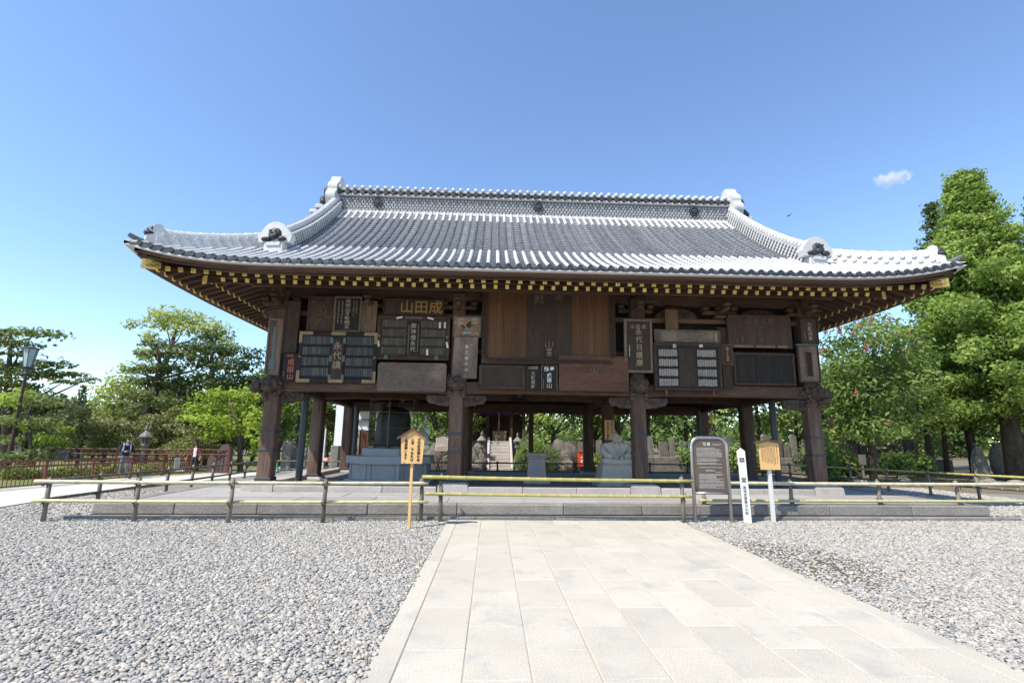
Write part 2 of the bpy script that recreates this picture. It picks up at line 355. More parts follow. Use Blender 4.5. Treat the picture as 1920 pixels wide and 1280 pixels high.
def pl(m, name, mat): o = m.build(name, mat, plinth); o.location = (0, -13.3, -.29); return o
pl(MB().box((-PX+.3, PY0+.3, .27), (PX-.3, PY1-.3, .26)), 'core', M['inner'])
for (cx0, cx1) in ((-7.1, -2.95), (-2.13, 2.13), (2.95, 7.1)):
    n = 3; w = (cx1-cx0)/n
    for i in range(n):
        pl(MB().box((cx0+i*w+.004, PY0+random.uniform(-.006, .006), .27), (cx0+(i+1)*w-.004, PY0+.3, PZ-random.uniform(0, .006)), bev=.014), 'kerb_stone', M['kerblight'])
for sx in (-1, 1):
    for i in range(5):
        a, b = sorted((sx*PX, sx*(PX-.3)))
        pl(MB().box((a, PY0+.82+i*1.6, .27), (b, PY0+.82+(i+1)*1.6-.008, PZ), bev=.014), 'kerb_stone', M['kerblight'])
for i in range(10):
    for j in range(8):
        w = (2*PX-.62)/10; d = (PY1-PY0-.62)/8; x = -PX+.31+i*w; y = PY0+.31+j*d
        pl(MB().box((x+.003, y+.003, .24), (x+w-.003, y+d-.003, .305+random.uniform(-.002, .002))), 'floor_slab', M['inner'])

# ---- loose pebbles: one uncountable mass, instanced on scattered points
def pebble_material():
    m = bpy.data.materials.new('river_pebble'); m.use_nodes = True; nt = m.node_tree; nd = nt.nodes; L = nt.links
    P = nd['Principled BSDF']; P.inputs['Roughness'].default_value = .8
    oi = nd.new('ShaderNodeObjectInfo'); cr = nd.new('ShaderNodeValToRGB'); L.new(oi.outputs['Random'], cr.inputs[0])
    cr.color_ramp.interpolation = 'LINEAR'; el = cr.color_ramp.elements
    stops = [(0, (0.167, 0.162, 0.158)), (0.14, (0.279, 0.271, 0.257)), (0.3, (0.382, 0.367, 0.336)), (0.48, (0.313, 0.3, 0.273)), (0.62, (0.422, 0.396, 0.357)), (0.75, (0.489, 0.415, 0.328)), (0.84, (0.359, 0.313, 0.255)), (0.92, (0.573, 0.529, 0.461)), (1, (0.246, 0.234, 0.219))]
    while len(el) < len(stops): el.new(.5)
    for e, (p, c) in zip(el, stops): e.position = p; e.color = (*c, 1)
    tc = nd.new('ShaderNodeTexCoord'); n = nd.new('ShaderNodeTexNoise'); n.inputs['Scale'].default_value = 40; n.inputs['Detail'].default_value = 4; L.new(tc.outputs['Object'], n.inputs['Vector'])
    r = nd.new('ShaderNodeMapRange'); r.inputs[3].default_value = .72; r.inputs[4].default_value = 1.25; L.new(n.outputs[0], r.inputs[0])
    cb = nd.new('ShaderNodeCombineColor'); [L.new(r.outputs[0], cb.inputs[k]) for k in range(3)]
    L.new(_mix(nt, cr.outputs[0], cb.outputs[0], 1.0, 'MULTIPLY'), P.inputs['Base Color'])
    return m
M['pebble'] = pebble_material()
peb_col = bpy.data.collections.new('pebble_shapes')
for k in range(8):
    v, f = ICO[2 if k < 5 else 1]; r = np.random.default_rng(100+k); fr = r.uniform(.8, 2.0, (5, 3)); ph = r.uniform(0, 6.28, 5)
    d = sum(np.sin(v@fr[q]+ph[q]) for q in range(5))/5
    p = v*(1+.34*d[:, None])*np.array([.5, r.uniform(.32, .44), r.uniform(.15, .25)])
    me = bpy.data.meshes.new('pebble'); me.from_pydata(p.tolist(), [], f); me.materials.append(M['pebble']); me.polygons.foreach_set('use_smooth', [True]*len(f))
    peb_col.objects.link(bpy.data.objects.new('pebble', me))
def pebble_points():
    P = []; S = []
    def fill(x0, x1, y0, y1, step, size, keep):
        nx = int((x1-x0)/step); ny = int((y1-y0)/step)
        gx, gy = np.meshgrid(x0+(np.arange(nx)+.5)*step, y0+(np.arange(ny)+.5)*step)
        gx = (gx+RNG.uniform(-.62, .62, gx.shape)*step).ravel(); gy = (gy+RNG.uniform(-.62, .62, gy.shape)*step).ravel()
        k = keep(gx, gy); gx, gy = gx[k], gy[k]
        s = size*np.clip(RNG.lognormal(0, .27, gx.shape), .5, 1.75)
        z = RNG.uniform(-.005, .011, gx.shape)
        # bare, sunken patch where the gravel has been trodden away beside the path
        P.append(np.c_[gx, gy, z]); S.append(s)
    pl_, pr_ = PX0-.21, PX0+9*PW+.21
    def clear(x, y): return (x < pl_-.005) | (x > pr_+.005)
    def bare(x, y):
        d = ((x-3.0)/.75)**2+((y-7.35)/1.5)**2
        return (RNG.random(x.shape) > np.clip(1.0-.7*d, 0, .62))
    yf = lambda x: 11.0+TR*x-.17
    wedge = lambda x, y: np.abs(x-CAM[0]-.04*y) < (1.12*y+.9)
    fill(-9, 7, 3.0, 6.2, .0235, .038, lambda x, y: clear(x, y) & wedge(x, y) & bare(x, y))
    fill(-12, 11, 6.2, 11.3, .0275, .0415, lambda x, y: clear(x, y) & wedge(x, y) & bare(x, y) & (y < yf(x)))
    fill(-12.6, TX0-.02, 10.6, 16, .05, .062, lambda x, y: (y > yf(x)) & (x > -12.9+.0*y))
    fill(TX1+.05, 15, 10.8, 19, .05, .062, lambda x, y: y > yf(x))
    # some strays lying on the path edge and the gutter stone
    xs_ = np.r_[RNG.uniform(pl_, pl_+.05, 14), RNG.uniform(pr_-.05, pr_, 20)]; ys_ = RNG.uniform(3, 10.7, 34)
    P.append(np.c_[xs_, ys_, np.full(34, .032)]); S.append(RNG.uniform(.015, .05, 34))
    return np.concatenate(P), np.concatenate(S)
soil = []
for k in range(28):
    a = 2*PI*k/28; q = 1+.22*math.sin(3*a+1)+.14*math.sin(7*a); soil.append((max(2.395, 3.0+math.cos(a)*.62*q), 7.35+math.sin(a)*1.25*q, .001))
struct(MB().add(soil, [tuple(range(28))]).build('bare_soil', mk('damp_soil', (.13, .105, .075), (.085, .07, .05), rough=.95, scale=6, bump=.6, bscale=40, rnd=0, fine=.3)))
pp, ps = pebble_points()
me = bpy.data.meshes.new('pebbles'); me.vertices.add(len(pp)); me.vertices.foreach_set('co', pp.astype(np.float32).ravel())
at = me.attributes.new('scl', 'FLOAT', 'POINT'); at.data.foreach_set('value', ps.astype(np.float32))
rt = np.c_[RNG.normal(0, .28, len(pp)), RNG.normal(0, .28, len(pp)), RNG.uniform(0, 6.283, len(pp))].astype(np.float32)
at = me.attributes.new('rot', 'FLOAT_VECTOR', 'POINT'); at.data.foreach_set('vector', rt.ravel())
pebbles = link('pebbles', me); pebbles['kind'] = 'stuff'; pebbles['label'] = 'loose grey and tan river pebbles covering the yard'; pebbles['category'] = 'gravel'
ng = bpy.data.node_groups.new('scatter_pebbles', 'GeometryNodeTree')
ng.interface.new_socket('Geometry', in_out='INPUT', socket_type='NodeSocketGeometry'); ng.interface.new_socket('Geometry', in_out='OUTPUT', socket_type='NodeSocketGeometry')
gi = ng.nodes.new('NodeGroupInput'); go = ng.nodes.new('NodeGroupOutput'); ip = ng.nodes.new('GeometryNodeInstanceOnPoints'); ci = ng.nodes.new('GeometryNodeCollectionInfo')
ci.inputs['Collection'].default_value = peb_col; ci.inputs['Separate Children'].default_value = True; ci.inputs['Reset Children'].default_value = True
a1 = ng.nodes.new('GeometryNodeInputNamedAttribute'); a1.data_type = 'FLOAT'; a1.inputs[0].default_value = 'scl'
a2 = ng.nodes.new('GeometryNodeInputNamedAttribute'); a2.data_type = 'FLOAT_VECTOR'; a2.inputs[0].default_value = 'rot'
e2r = ng.nodes.new('FunctionNodeEulerToRotation')
ng.links.new(gi.outputs[0], ip.inputs['Points']); ng.links.new(ci.outputs[0], ip.inputs['Instance']); ip.inputs['Pick Instance'].default_value = True
ng.links.new(a1.outputs[0], ip.inputs['Scale']); ng.links.new(a2.outputs[0], e2r.inputs[0]); ng.links.new(e2r.outputs[0], ip.inputs['Rotation'])
ng.links.new(ip.outputs[0], go.inputs[0])
md = pebbles.modifiers.new('scatter', 'NODES'); md.node_group = ng
# ================================================================ THE HALL
HX, HY, HZ = 0.0, 17.4, .445
hall = tag(empty('votive_hall', (HX, HY, HZ)), 'large open dark timber hall with white-plastered grey tile roof, hung with plaques', 'hall')
def H(mb, name, mat, parent=None, smooth=False, fix=True):
    o = mb.build(name, mat, parent or hall, smooth, fix)
    if parent is None: o.location = (-HX, -HY, -HZ)
    return o
def Hp(name, me, loc, rot=(0, 0, 0), sc=(1, 1, 1)):
    o = link(name, me, hall, (loc[0]-HX, loc[1]-HY, loc[2]-HZ), rot); o.scale = sc; return o
EY, EX, Z0 = 11.2, 10.05, 5.735          # front eave, side eave, tile bed at the eave
def prof(u): return .46*u+.0407*u*u
def lift(c, u): return .40*max(0, (3.85-c)/3.85)**2.8*max(0, 1-u/3.5)
def roof_z(c, u): return Z0+prof(max(u, -.3))+lift(c, u)
def zf(X, Y): return roof_z(EX-abs(X), Y-EY)

# ---- deck
dk = MB(); nX, nU = 48, 14
for back in (0, 1):
    vs = []; fs = []
    for i in range(nX+1):
        X = -EX+2*EX*i/nX; um = 6.2 if abs(X) <= 7.6 else max(0, EX-abs(X))
        for j in range(nU+1):
            u = um*j/nU; Y = EY+u; z = roof_z(EX-abs(X), u)-.05
            vs.append((X, Y if not back else 2*HY-Y, z))
    for i in range(nX):
        for j in range(nU): a = i*(nU+1)+j; fs.append((a, a+nU+1, a+nU+2, a+1))
    dk.add(vs, fs)
for s in (-1, 1):
    vs = []; fs = []
    for i in range(nX+1):
        w = 12.4*i/nX; vm = min(2.45, w, 12.4-w)
        for j in range(5):
            v = vm*j/4; vs.append((s*(EX-v), EY+w, roof_z(min(w, 12.4-w), v)-.05))
    for i in range(nX):
        for j in range(4): a = i*5+j; fs.append((a, a+5, a+6, a+1))
    dk.add(vs, fs)
    g = [(EY+2.45, roof_z(9, 2.45)-.05)]+[(EY+2.45+t*(6.2-2.45), roof_z(9, 2.45+t*3.75)-.05) for t in (.33, .66, 1)]
    g = g+[(2*HY-y, z) for y, z in reversed(g[:-1])]
    dk.prism(g, s*7.35, s*7.5, 'x')
roof = H(dk, 'roof', M['tiledark'], fix=False)

# ---- tile rows on the front slope: each row is a piece
SP = .2445; NR = 41
def row_path(X):
    um = 5.85 if abs(X) <= 7.62 else max(.1, EX-abs(X)-.05)
    return um
for i in range(-NR, NR+1):
    X = i*SP; um = row_path(X); c = EX-abs(X)
    if c < .06: continue
    mb = MB(); seg = .262; n = max(1, int(round((um+.1)*1.15/seg))); NA = 7
    for k in range(n):
        u0 = -.10+(um+.10)*k/n; u1 = -.10+(um+.10)*(k+1)/n+.012
        white = (u1 < 2.28+.06*math.sin(i*1.7)) or u0 > 4.98 or abs(X) > 7.75
        um_ = (u0+u1)/2
        if not white and abs(X) > 6.9-.12*(um_-1): white = False
        P0 = Vector((X, EY+u0, roof_z(c, u0))); P1 = Vector((X, EY+u1, roof_z(c, u1))); d = (P1-P0).normalized(); nn = Vector((0, -d.z, d.y))
        r0, r1 = (.054, .047) if white else (.050, .043)
        jit = random.uniform(-.004, .004)
        vs = []
        for P, r in ((P0, r0), (P1, r1)):
            for a in range(NA):
                t = PI*a/(NA-1); vs.append(P+Vector((math.cos(t)*r+jit, 0, 0))+nn*(math.sin(t)*r*1.05+.004))
        fs = [(a, a+1, NA+a+1, NA+a) for a in range(NA-1)]
        mb.add(vs, fs, 1 if white else 0)
        mb.add(vs[:NA]+[P0], [tuple(range(NA-1, -1, -1))], 2 if k == 0 else (1 if white else 0))
    # round eave-end disc
    P0 = Vector((X, EY-.112, roof_z(c, -.1)+.012)); mb.cyl(P0, P0+Vector((0, .05, 0)), .062, n=12, mi=2)
    o = mb.build('cover_tile_row', [M['tile'], M['plaster'], M['tiledark']], roof, smooth=False, fix=False)
for i in range(-NR-1, NR+1):
    X = (i+.5)*SP; c = EX-abs(X); um = row_path(X)
    if c < .1: continue
    mb = MB(); ex = .20; n = max(1, int((um+.09)*1.13/ex)); NA = 5; hw = SP/2-.02
    for k in range(n):
        u0 = -.09+(um+.09)*k/n; u1 = -.09+(um+.09)*(k+1)/n
        vs = []; jz = random.uniform(-.003, .003)
        for u, dz in ((u0, -.008), (u0, .024+jz), (u1, -.004)):
            for a in range(NA):
                t = -1+2*a/(NA-1); vs.append((X+t*hw, EY+u-(.0 if dz < .01 else .004), roof_z(c, u)+dz+.008-.030*(1-t*t)))
        mb.add(vs[:2*NA], [(a, a+1, NA+a+1, NA+a) for a in range(NA-1)], 2); mb.add(vs[NA:], [(a, a+1, NA+a+1, NA+a) for a in range(NA-1)], 0)  # risers darker than tops: light and shade of the courses by material
    # eave lip: hanging crescent
    vs = []
    for dz in (.02, -.05):
        for a in range(NA):
            t = -1+2*a/(NA-1); vs.append((X+t*(hw+.03), EY-.097, roof_z(c, -.09)+dz-.032*(1-t*t)*1.3))
    mb.add(vs, [(a, a+1, NA+a+1, NA+a) for a in range(NA-1)], 1)
    mb.build('pan_tile_row', [M['tilepan'], M['tiledark'], M['tile']], roof, fix=False)
# side slopes (seen only from the sides)
mb = MB()
for s in (-1, 1):
    w = .2
    while w < 12.3:
        vm = min(2.4, w, 12.4-w); cc = min(w, 12.4-w)
        pts = [(s*(EX+.1-(vm+.1)*k/6), EY+w, roof_z(cc, -.1+(vm+.1)*k/6)+.01) for k in range(7)]
        mb.tube(pts, .074, 6); w += SP
o = mb.build('side_tile_rows', M['plaster'], roof); o['kind'] = 'stuff'

# ---- eave mouldings swept along the four sides
def sweep_front(y0, y1, z0, z1, mat, name, lf=1.0, xe=None):
    mb = MB(); n = 60; vs = []; fs = []
    xe0 = EX-(y0-EY) if xe is None else xe
    for i in range(n+1):
        X = -xe0+2*xe0*i/n; l = lf*lift(EX-abs(X), 0)
        for (y, z) in ((y0, z0), (y0, z1), (y1, z1), (y1, z0)): vs.append((X, y, z+l))
    for i in range(n):
        for k in range(4): fs.append((4*i+k, 4*i+(k+1) % 4, 4*i+4+(k+1) % 4, 4*i+4+k))
    fs += [(3, 2, 1, 0), tuple(4*n+k for k in range(4))]
    H(mb.add(vs, fs), name, mat)
    for s in (-1, 1):
        mb = MB(); vs = []; fs = []
        for i in range(n+1):
            w = (y0-EY)+(12.4-2*(y0-EY))*i/n; l = lf*lift(min(w, 12.4-w), 0)
            for (y, z) in ((y0, z0), (y0, z1), (y1, z1), (y1, z0)): vs.append((s*(EX-(y-EY)), EY+w, z+l))
        for i in range(n):
            for k in range(4): fs.append((4*i+k, 4*i+(k+1) % 4, 4*i+4+(k+1) % 4, 4*i+4+k))
        fs += [(3, 2, 1, 0), tuple(4*n+k for k in range(4))]
        H(mb.add(vs, fs), name, mat)
sweep_front(EY-.092, EY+.25, 5.588, 5.668, M['plastergrey'], 'eave_plaster_strip')
sweep_front(EY+.06, EY+.27, 5.515, 5.598, M['rafteredge'], 'eave_fascia')
sweep_front(EY+.11, EY+.36, 5.43+.05, 5.513, M['woodx'], 'eave_batten', .9)

# ---- rafters with gilt end caps
def unit_rafter(w, h):
    return MB().box((-w/2, 0, -h/2), (w/2, 1, h/2)).build('tmp', M['rafter'])
UR = unit_rafter(.085, .10); LR = unit_rafter(.085, .11)
capU = MB().box((-.05, -.014, -.056), (.05, .03, .056), bev=.006)
for k in range(8):
    a = k*PI/4; capU.box((math.cos(a)*.024-.007, -.0165, math.sin(a)*.024-.007), (math.cos(a)*.024+.007, -.0142, math.sin(a)*.024+.007), 1)
capU.box((-.05, -.0155, .036), (.05, -.0142, .040), 1).box((-.05, -.0155, -.040), (.05, -.0142, -.036), 1)
capU = capU.build('tmp', [M['gold'], M['golddark']])
capL = MB().box((-.047, -.014, -.055), (.047, .03, .055), bev=.006).build('tmp', M['gold'])
def rl(a): return .11*(max(0, abs(a)-6)/3.4)**2
def rafter(kind, x, y, z, slope, rz, length):
    src, cp = (UR, capU) if kind == 'u' else (LR, capL)
    o = Hp('rafter', src.data, (x, y, z), (math.atan(slope), 0, rz), (1, length*math.hypot(1, slope), 1))
    c = link('gold_cap', cp.data, o); c.scale = (1, 1/o.scale[1], 1); c.rotation_euler = (random.gauss(0, .02), random.gauss(0, .035), random.gauss(0, .03))
    return o
for i in range(63):
    X = -9.393+.303*i
    rafter('u', X, 11.6, 5.48+rl(X), .3, 0, min(1.2, 21.3-abs(X)-11.6+.05))
    if abs(X) < 8.52: rafter('l', X, 12.35, 5.565+.4*rl(X), .35, 0, min(1.75, 21.25-abs(X)-12.35+.1))
for s in (-1, 1):
    for j in range(39):
        Y = 11.64+.303*j; m = min(Y, 2*HY-Y); d = abs(Y-HY)+3.35
        rafter('u', s*9.65, Y, 5.48+rl(d), .3, s*PI/2, min(1.2, max(.1, 9.65-(21.3-m)+.05)))
        if m > 12.5: rafter('l', s*8.9, Y, 5.565+.4*rl(d), .35, s*PI/2, min(1.75, max(.1, 8.9-(21.25-m)+.1)))
for o in (UR, LR, capU, capL): bpy.data.objects.remove(o)
# soffit boards, kioi beam
def soffit(ya, yb, za, sl, corner, name, mat, lf=1):
    for side in range(4):
        mb = MB(); vs = []; fs = []; n = 24
        for i in range(n+1):
            t = -1+2*i/n
            for y, z in ((ya, za), (yb, za+sl*(yb-ya))):
                h = corner-y                      # half length along the front at this depth
                if side == 0: vs.append((t*h, y, z+lf*rl(t*h)))
                elif side == 3: vs.append((t*h, 2*HY-y, z+lf*rl(t*h)))
                else:
                    X = (corner-y)*(1 if side == 1 else -1); Yh = HY-y
                    vs.append((X, HY+t*Yh, z+lf*rl(abs(t)*Yh+3.35)))
        for i in range(n): fs.append((2*i, 2*i+1, 2*i+3, 2*i+2))
        H(mb.add(vs, fs), name, mat, fix=False)
soffit(11.35, 12.9, 5.48+.058-.075, .3, 21.24, 'soffit_board', M['rafter'])
soffit(12.36, 14.0, 5.565+.06, .35, 21.24, 'soffit_board', M['rafter'], .4)
sx0 = 21.24-12.38
H(MB().box((-sx0, 12.33, 5.632), (sx0, 12.43, 5.70)), 'eave_purlin', M['woodx'])
for s in (-1, 1): H(MB().box(tuple(sorted((s*sx0, s*(sx0-.1))))[:1]+(12.44, 5.632), tuple(sorted((s*sx0, s*(sx0-.1))))[1:]+(2*HY-12.44, 5.70)), 'eave_purlin', M['wood'])
# hip rafters with gilt sleeves
for sx in (-1, 1):
    for sy in (0, 1):
        f = (lambda y: y) if not sy else (lambda y: 2*HY-y)
        d = Vector((sx*1, -1 if not sy else 1, 0)).normalized(); n = Vector((-d.y, d.x, 0))
        def bar(a, b, w, h, name, mat, parent=None):
            a, b = Vector(a), Vector(b); vs = []
            for p in (a, b):
                for (q, r) in ((-w/2, -h/2), (w/2, -h/2), (w/2, h/2), (-w/2, h/2)): vs.append(p+n*q+Vector((0, 0, r)))
            return H(MB().add(vs, [(0, 3, 2, 1), (4, 5, 6, 7), (0, 1, 5, 4), (1, 2, 6, 5), (2, 3, 7, 6), (3, 0, 4, 7)]), name, mat, parent)
        tip = Vector((sx*9.84, f(11.40), 5.64)); inn = Vector((sx*8.3, f(12.94), 5.93))
        hr = bar(inn, tip, .15, .19, 'hip_rafter', M['woodx'])
        e = (tip-inn).normalized()
        bar(tip-e*.34, tip+e*.03, .165, .205, 'gold_sleeve', M['gold'], hr)
        mbx = MB()
        for q in range(14):
            w = random.uniform(.02, .30); zz = random.uniform(-.075, .075)
            for sd in (-1, 1):
                p = tip-e*w+n*sd*.0835+Vector((0, 0, zz)); a = random.uniform(0, PI)
                dd = (e*math.cos(a)+Vector((0, 0, 1))*math.sin(a))*.022
                mbx.tube([p-dd, p+n*sd*.002, p+dd], .006, 4)
        mbx.build('scroll_tracery', M['golddark'], hr)
        tip2 = Vector((sx*8.93, f(12.31), 5.56)); inn2 = Vector((sx*7.5, f(13.74), 6.02))
        hr = bar(inn2, tip2, .15, .18, 'hip_rafter', M['woodx']); e = (tip2-inn2).normalized()
        bar(tip2-e*.05, tip2+e*.02, .16, .19, 'gold_cap', M['gold'], hr)

# ---- main ridge
rx = 7.42
ridge = H(MB().box((-rx, 17.12, 9.55), (rx, 17.68, 10.52)), 'main_ridge', M['tile'])
H(MB().box((-rx-.05, 16.98, 9.70), (rx+.05, 17.82, 9.775), bev=.01), 'ridge_band', M['plaster'], ridge)
H(MB().box((-rx-.05, 17.04, 9.775), (rx+.05, 17.76, 9.86), bev=.01), 'ridge_band', M['plaster'], ridge)
H(MB().box((-rx-.05, 17.00, 10.43), (rx+.05, 17.80, 10.52), bev=.015), 'ridge_band', M['plastergrey'], ridge)
mb = MB()
for r in range(5):
    zz = 9.915+r*.104; k = 0; x = -rx+.08+(.065 if r % 2 else 0)
    while x < rx-.05:
        mb.cyl((x, 17.06, zz), (x, 17.13, zz), .043, .049, 8, mi=0)
        mb.cyl((x, 17.052, zz), (x, 17.062, zz), .018, .022, 6, mi=1); x += .13
o = mb.build('ridge_scale_tiles', [M['plaster'], M['tile']], ridge, fix=False); o['kind'] = 'stuff'
x = -rx+.12
while x < rx-.05:
    o = MB().cyl((0, -.47, 0), (0, .47, 0), .085, n=12).build('ridge_disc_tile', M['tiledark'], ridge); o.location = (x, 17.4, 10.545)
    o = MB().tube([(0, -.46, .0), (0, -.43, .08), (0, -.15, .15), (0, .15, .15), (0, .43, .08), (0, .46, .0)], .072, 8).build('ridge_cap_tile', M['plaster'], ridge, smooth=True); o.location = (x, 17.4, 10.66)
    x += .278
H(MB().box((-rx, 16.97, 10.62), (rx, 17.83, 10.70), bev=.02), 'ridge_roll', M['plaster'], ridge)
H(MB().box((-rx, 17.05, 10.52), (rx, 17.75, 10.61)), 'ridge_band', M['tiledark'], ridge)
for x in (-5.9, 0.05, 5.95):
    m = MB().cyl((x, 17.0, 10.18), (x, 17.08, 10.18), .16, n=20)
    for k in range(10):
        a = k*PI/5; m.cyl((x+math.cos(a)*.145, 16.985, 10.18+math.sin(a)*.145), (x+math.cos(a)*.145, 17.05, 10.18+math.sin(a)*.145), .036, n=6)
    m.cyl((x, 16.97, 10.18), (x, 17.0, 10.18), .09, .1, 14).cyl((x, 16.955, 10.18), (x, 16.97, 10.18), .04, .05, 10)
    m.tube([(x-.1, 17.0, 10.30), (x, 16.99, 10.38), (x+.1, 17.0, 10.30)], .03, 6)
    m.build('ridge_crest', M['tiledark'], ridge)
def arc(cx, cz, r, a0, a1, n=8, sx=1, sz=1): return [(cx+math.cos(math.radians(a0+(a1-a0)*k/n))*r*sx, cz+math.sin(math.radians(a0+(a1-a0)*k/n))*r*sz) for k in range(n+1)]
# ridge end ornaments: white lobed collar + dark demon-tile face outside
for s in (-1, 1):
    half = arc(0, 11.02, .30, 90, 10, 6)+arc(.34, 10.68, .25, 75, -20, 6)+arc(.50, 10.27, .25, 70, -40, 6)+[(.62, 9.98)]
    out = [(17.4+p, q) for p, q in half]+[(17.4-p, q) for p, q in reversed(half)]
    xa, xb = sorted((s*7.36, s*7.70))
    o = H(MB().prism(out, xa, xb, 'x'), 'ridge_end_ornament', M['plaster'])
    m = MB().blob((s*7.84, 17.4, 10.62), (.17, .36, .30), 3, .25).blob((s*7.88, 17.15, 10.20), (.16, .26, .22), 4, .3).blob((s*7.88, 17.65, 10.20), (.16, .26, .22), 5, .3).blob((s*7.95, 17.4, 10.45), (.14, .16, .16), 6, .3)
    m.blob((s*7.82, 16.95, 10.05), (.14, .18, .13), 8, .3).blob((s*7.82, 17.85, 10.05), (.14, .18, .13), 9, .3)
    m.build('carved_tile_face', M['tiledark'], o, smooth=True)
    H(MB().box((min(s*7.3, s*8.1), 16.85, 9.82), (max(s*7.3, s*8.1), 17.95, 9.98), bev=.02), 'ornament_base', M['plaster'], o)
    H(MB().box((min(s*7.45, s*8.3), 16.9, 9.66), (max(s*7.45, s*8.3), 17.9, 9.80), bev=.02), 'ornament_base', M['plastergrey'], o)

# ---- descending and corner ridges
def small_ridge(pts, w, h, name, rows, capr, caplen, hump=False):
    """stacked-tile ridge following pts (on the roof surface)"""
    P = [Vector(p) for p in pts]; L = [0]
    for a, b in zip(P, P[1:]): L.append(L[-1]+(b-a).length)
    def at(t):
        t = min(max(t, 0), L[-1])
        for k in range(len(P)-1):
            if t <= L[k+1] or k == len(P)-2:
                q = (t-L[k])/(L[k+1]-L[k]); d = (P[k+1]-P[k]).normalized(); return P[k].lerp(P[k+1], q), d
    vs = []; fs = []; N = len(P)
    for k, p in enumerate(P):
        d = (P[min(k+1, N-1)]-P[max(k-1, 0)]).normalized(); sd = Vector((d.y, -d.x, 0)).normalized(); up = Vector((0, 0, 1))
        for (a, b) in ((-w*.5, -.12), (w*.5, -.12), (w*.42, h), (-w*.42, h)): vs.append(p+sd*a+up*b)
    for k in range(N-1):
        for q in range(4): fs.append((4*k+q, 4*k+(q+1) % 4, 4*k+4+(q+1) % 4, 4*k+4+q))
    fs += [(3, 2, 1, 0), tuple(4*(N-1)+q for q in range(4))]
    body = H(MB().add(vs, fs), name, M['plastergrey'] if hump else M['tile'])
    mb = MB(); st = .17 if not hump else .24
    for r in range(rows):
        t = .06+(st/2 if r % 2 else 0)
        while t < L[-1]-.05:
            p, d = at(t); sd = Vector((d.y, -d.x, 0)).normalized(); zz = h*(r+.5)/rows; q = p+Vector((0, 0, zz)); ww = w*.5+.028
            rad = min(.058, h/rows*.46)
            mb.cyl(q-sd*ww, q+sd*ww, rad, n=8); t += st
    o = mb.build('stacked_tile_ends', M['plaster'], body, fix=False); o['kind'] = 'stuff'
    t = 0
    while t < L[-1]-.02:
        p, d = at(t+caplen*.5); up = d.cross(Vector((d.y, -d.x, 0)).normalized()); up = up if up.z > 0 else -up
        c = MB().cyl(-d*caplen*.52, d*caplen*.52, capr*1.06, capr*.92, 10)
        if hump: c.blob((0, 0, capr*.75), (capr*.55, capr*.55, capr*.5), 1, .05)
        o = c.build('ridge_cap_tile', M['plaster'], body); o.location = p+Vector((0, 0, h+capr*.35)); t += caplen
    return body
def oni_face(parent, base, rz, sc):
    """cloud-edged white onigawara with dark carved face, facing local -y, base at origin"""
    half = arc(0, .42, .33, 90, 35, 5)+arc(.31, .36, .13, 60, -30, 4)+[(.40, .20), (.30, .20)]
    outer = [(p, q) for p, q in half]+[(-p, q) for p, q in reversed(half)]
    root = MB().prism([(p*sc, q*sc+.0) for p, q in outer], 0, .2*sc, 'y').box((-.25*sc, -.02*sc, -.12*sc), (.25*sc, .22*sc, .20*sc), bev=.02).build('onigawara', M['plaster'], parent)
    root.location = base; root.rotation_euler = (0, 0, rz)
    MB().box((-.18*sc, -.05*sc, .09*sc), (.18*sc, -.02*sc, .19*sc), bev=.01).build('plinth_moulding', M['plaster'], root)
    m = MB().blob((0, -.005*sc, .41*sc), (.16*sc, .07*sc, .17*sc), 11, .22).blob((-.2*sc, -.01*sc, .28*sc), (.12*sc, .08*sc, .07*sc), 12, .3).blob((.2*sc, -.01*sc, .28*sc), (.12*sc, .08*sc, .07*sc), 13, .3).blob((0, -.05*sc, .34*sc), (.08*sc, .06*sc, .08*sc), 14, .25)
    m.blob((-.07*sc, -.1*sc, .47*sc), (.035*sc, .03*sc, .03*sc), 15, .1).blob((.07*sc, -.1*sc, .47*sc), (.035*sc, .03*sc, .03*sc), 16, .1)
    m.build('carved_face', M['tiledark'], root, smooth=True)
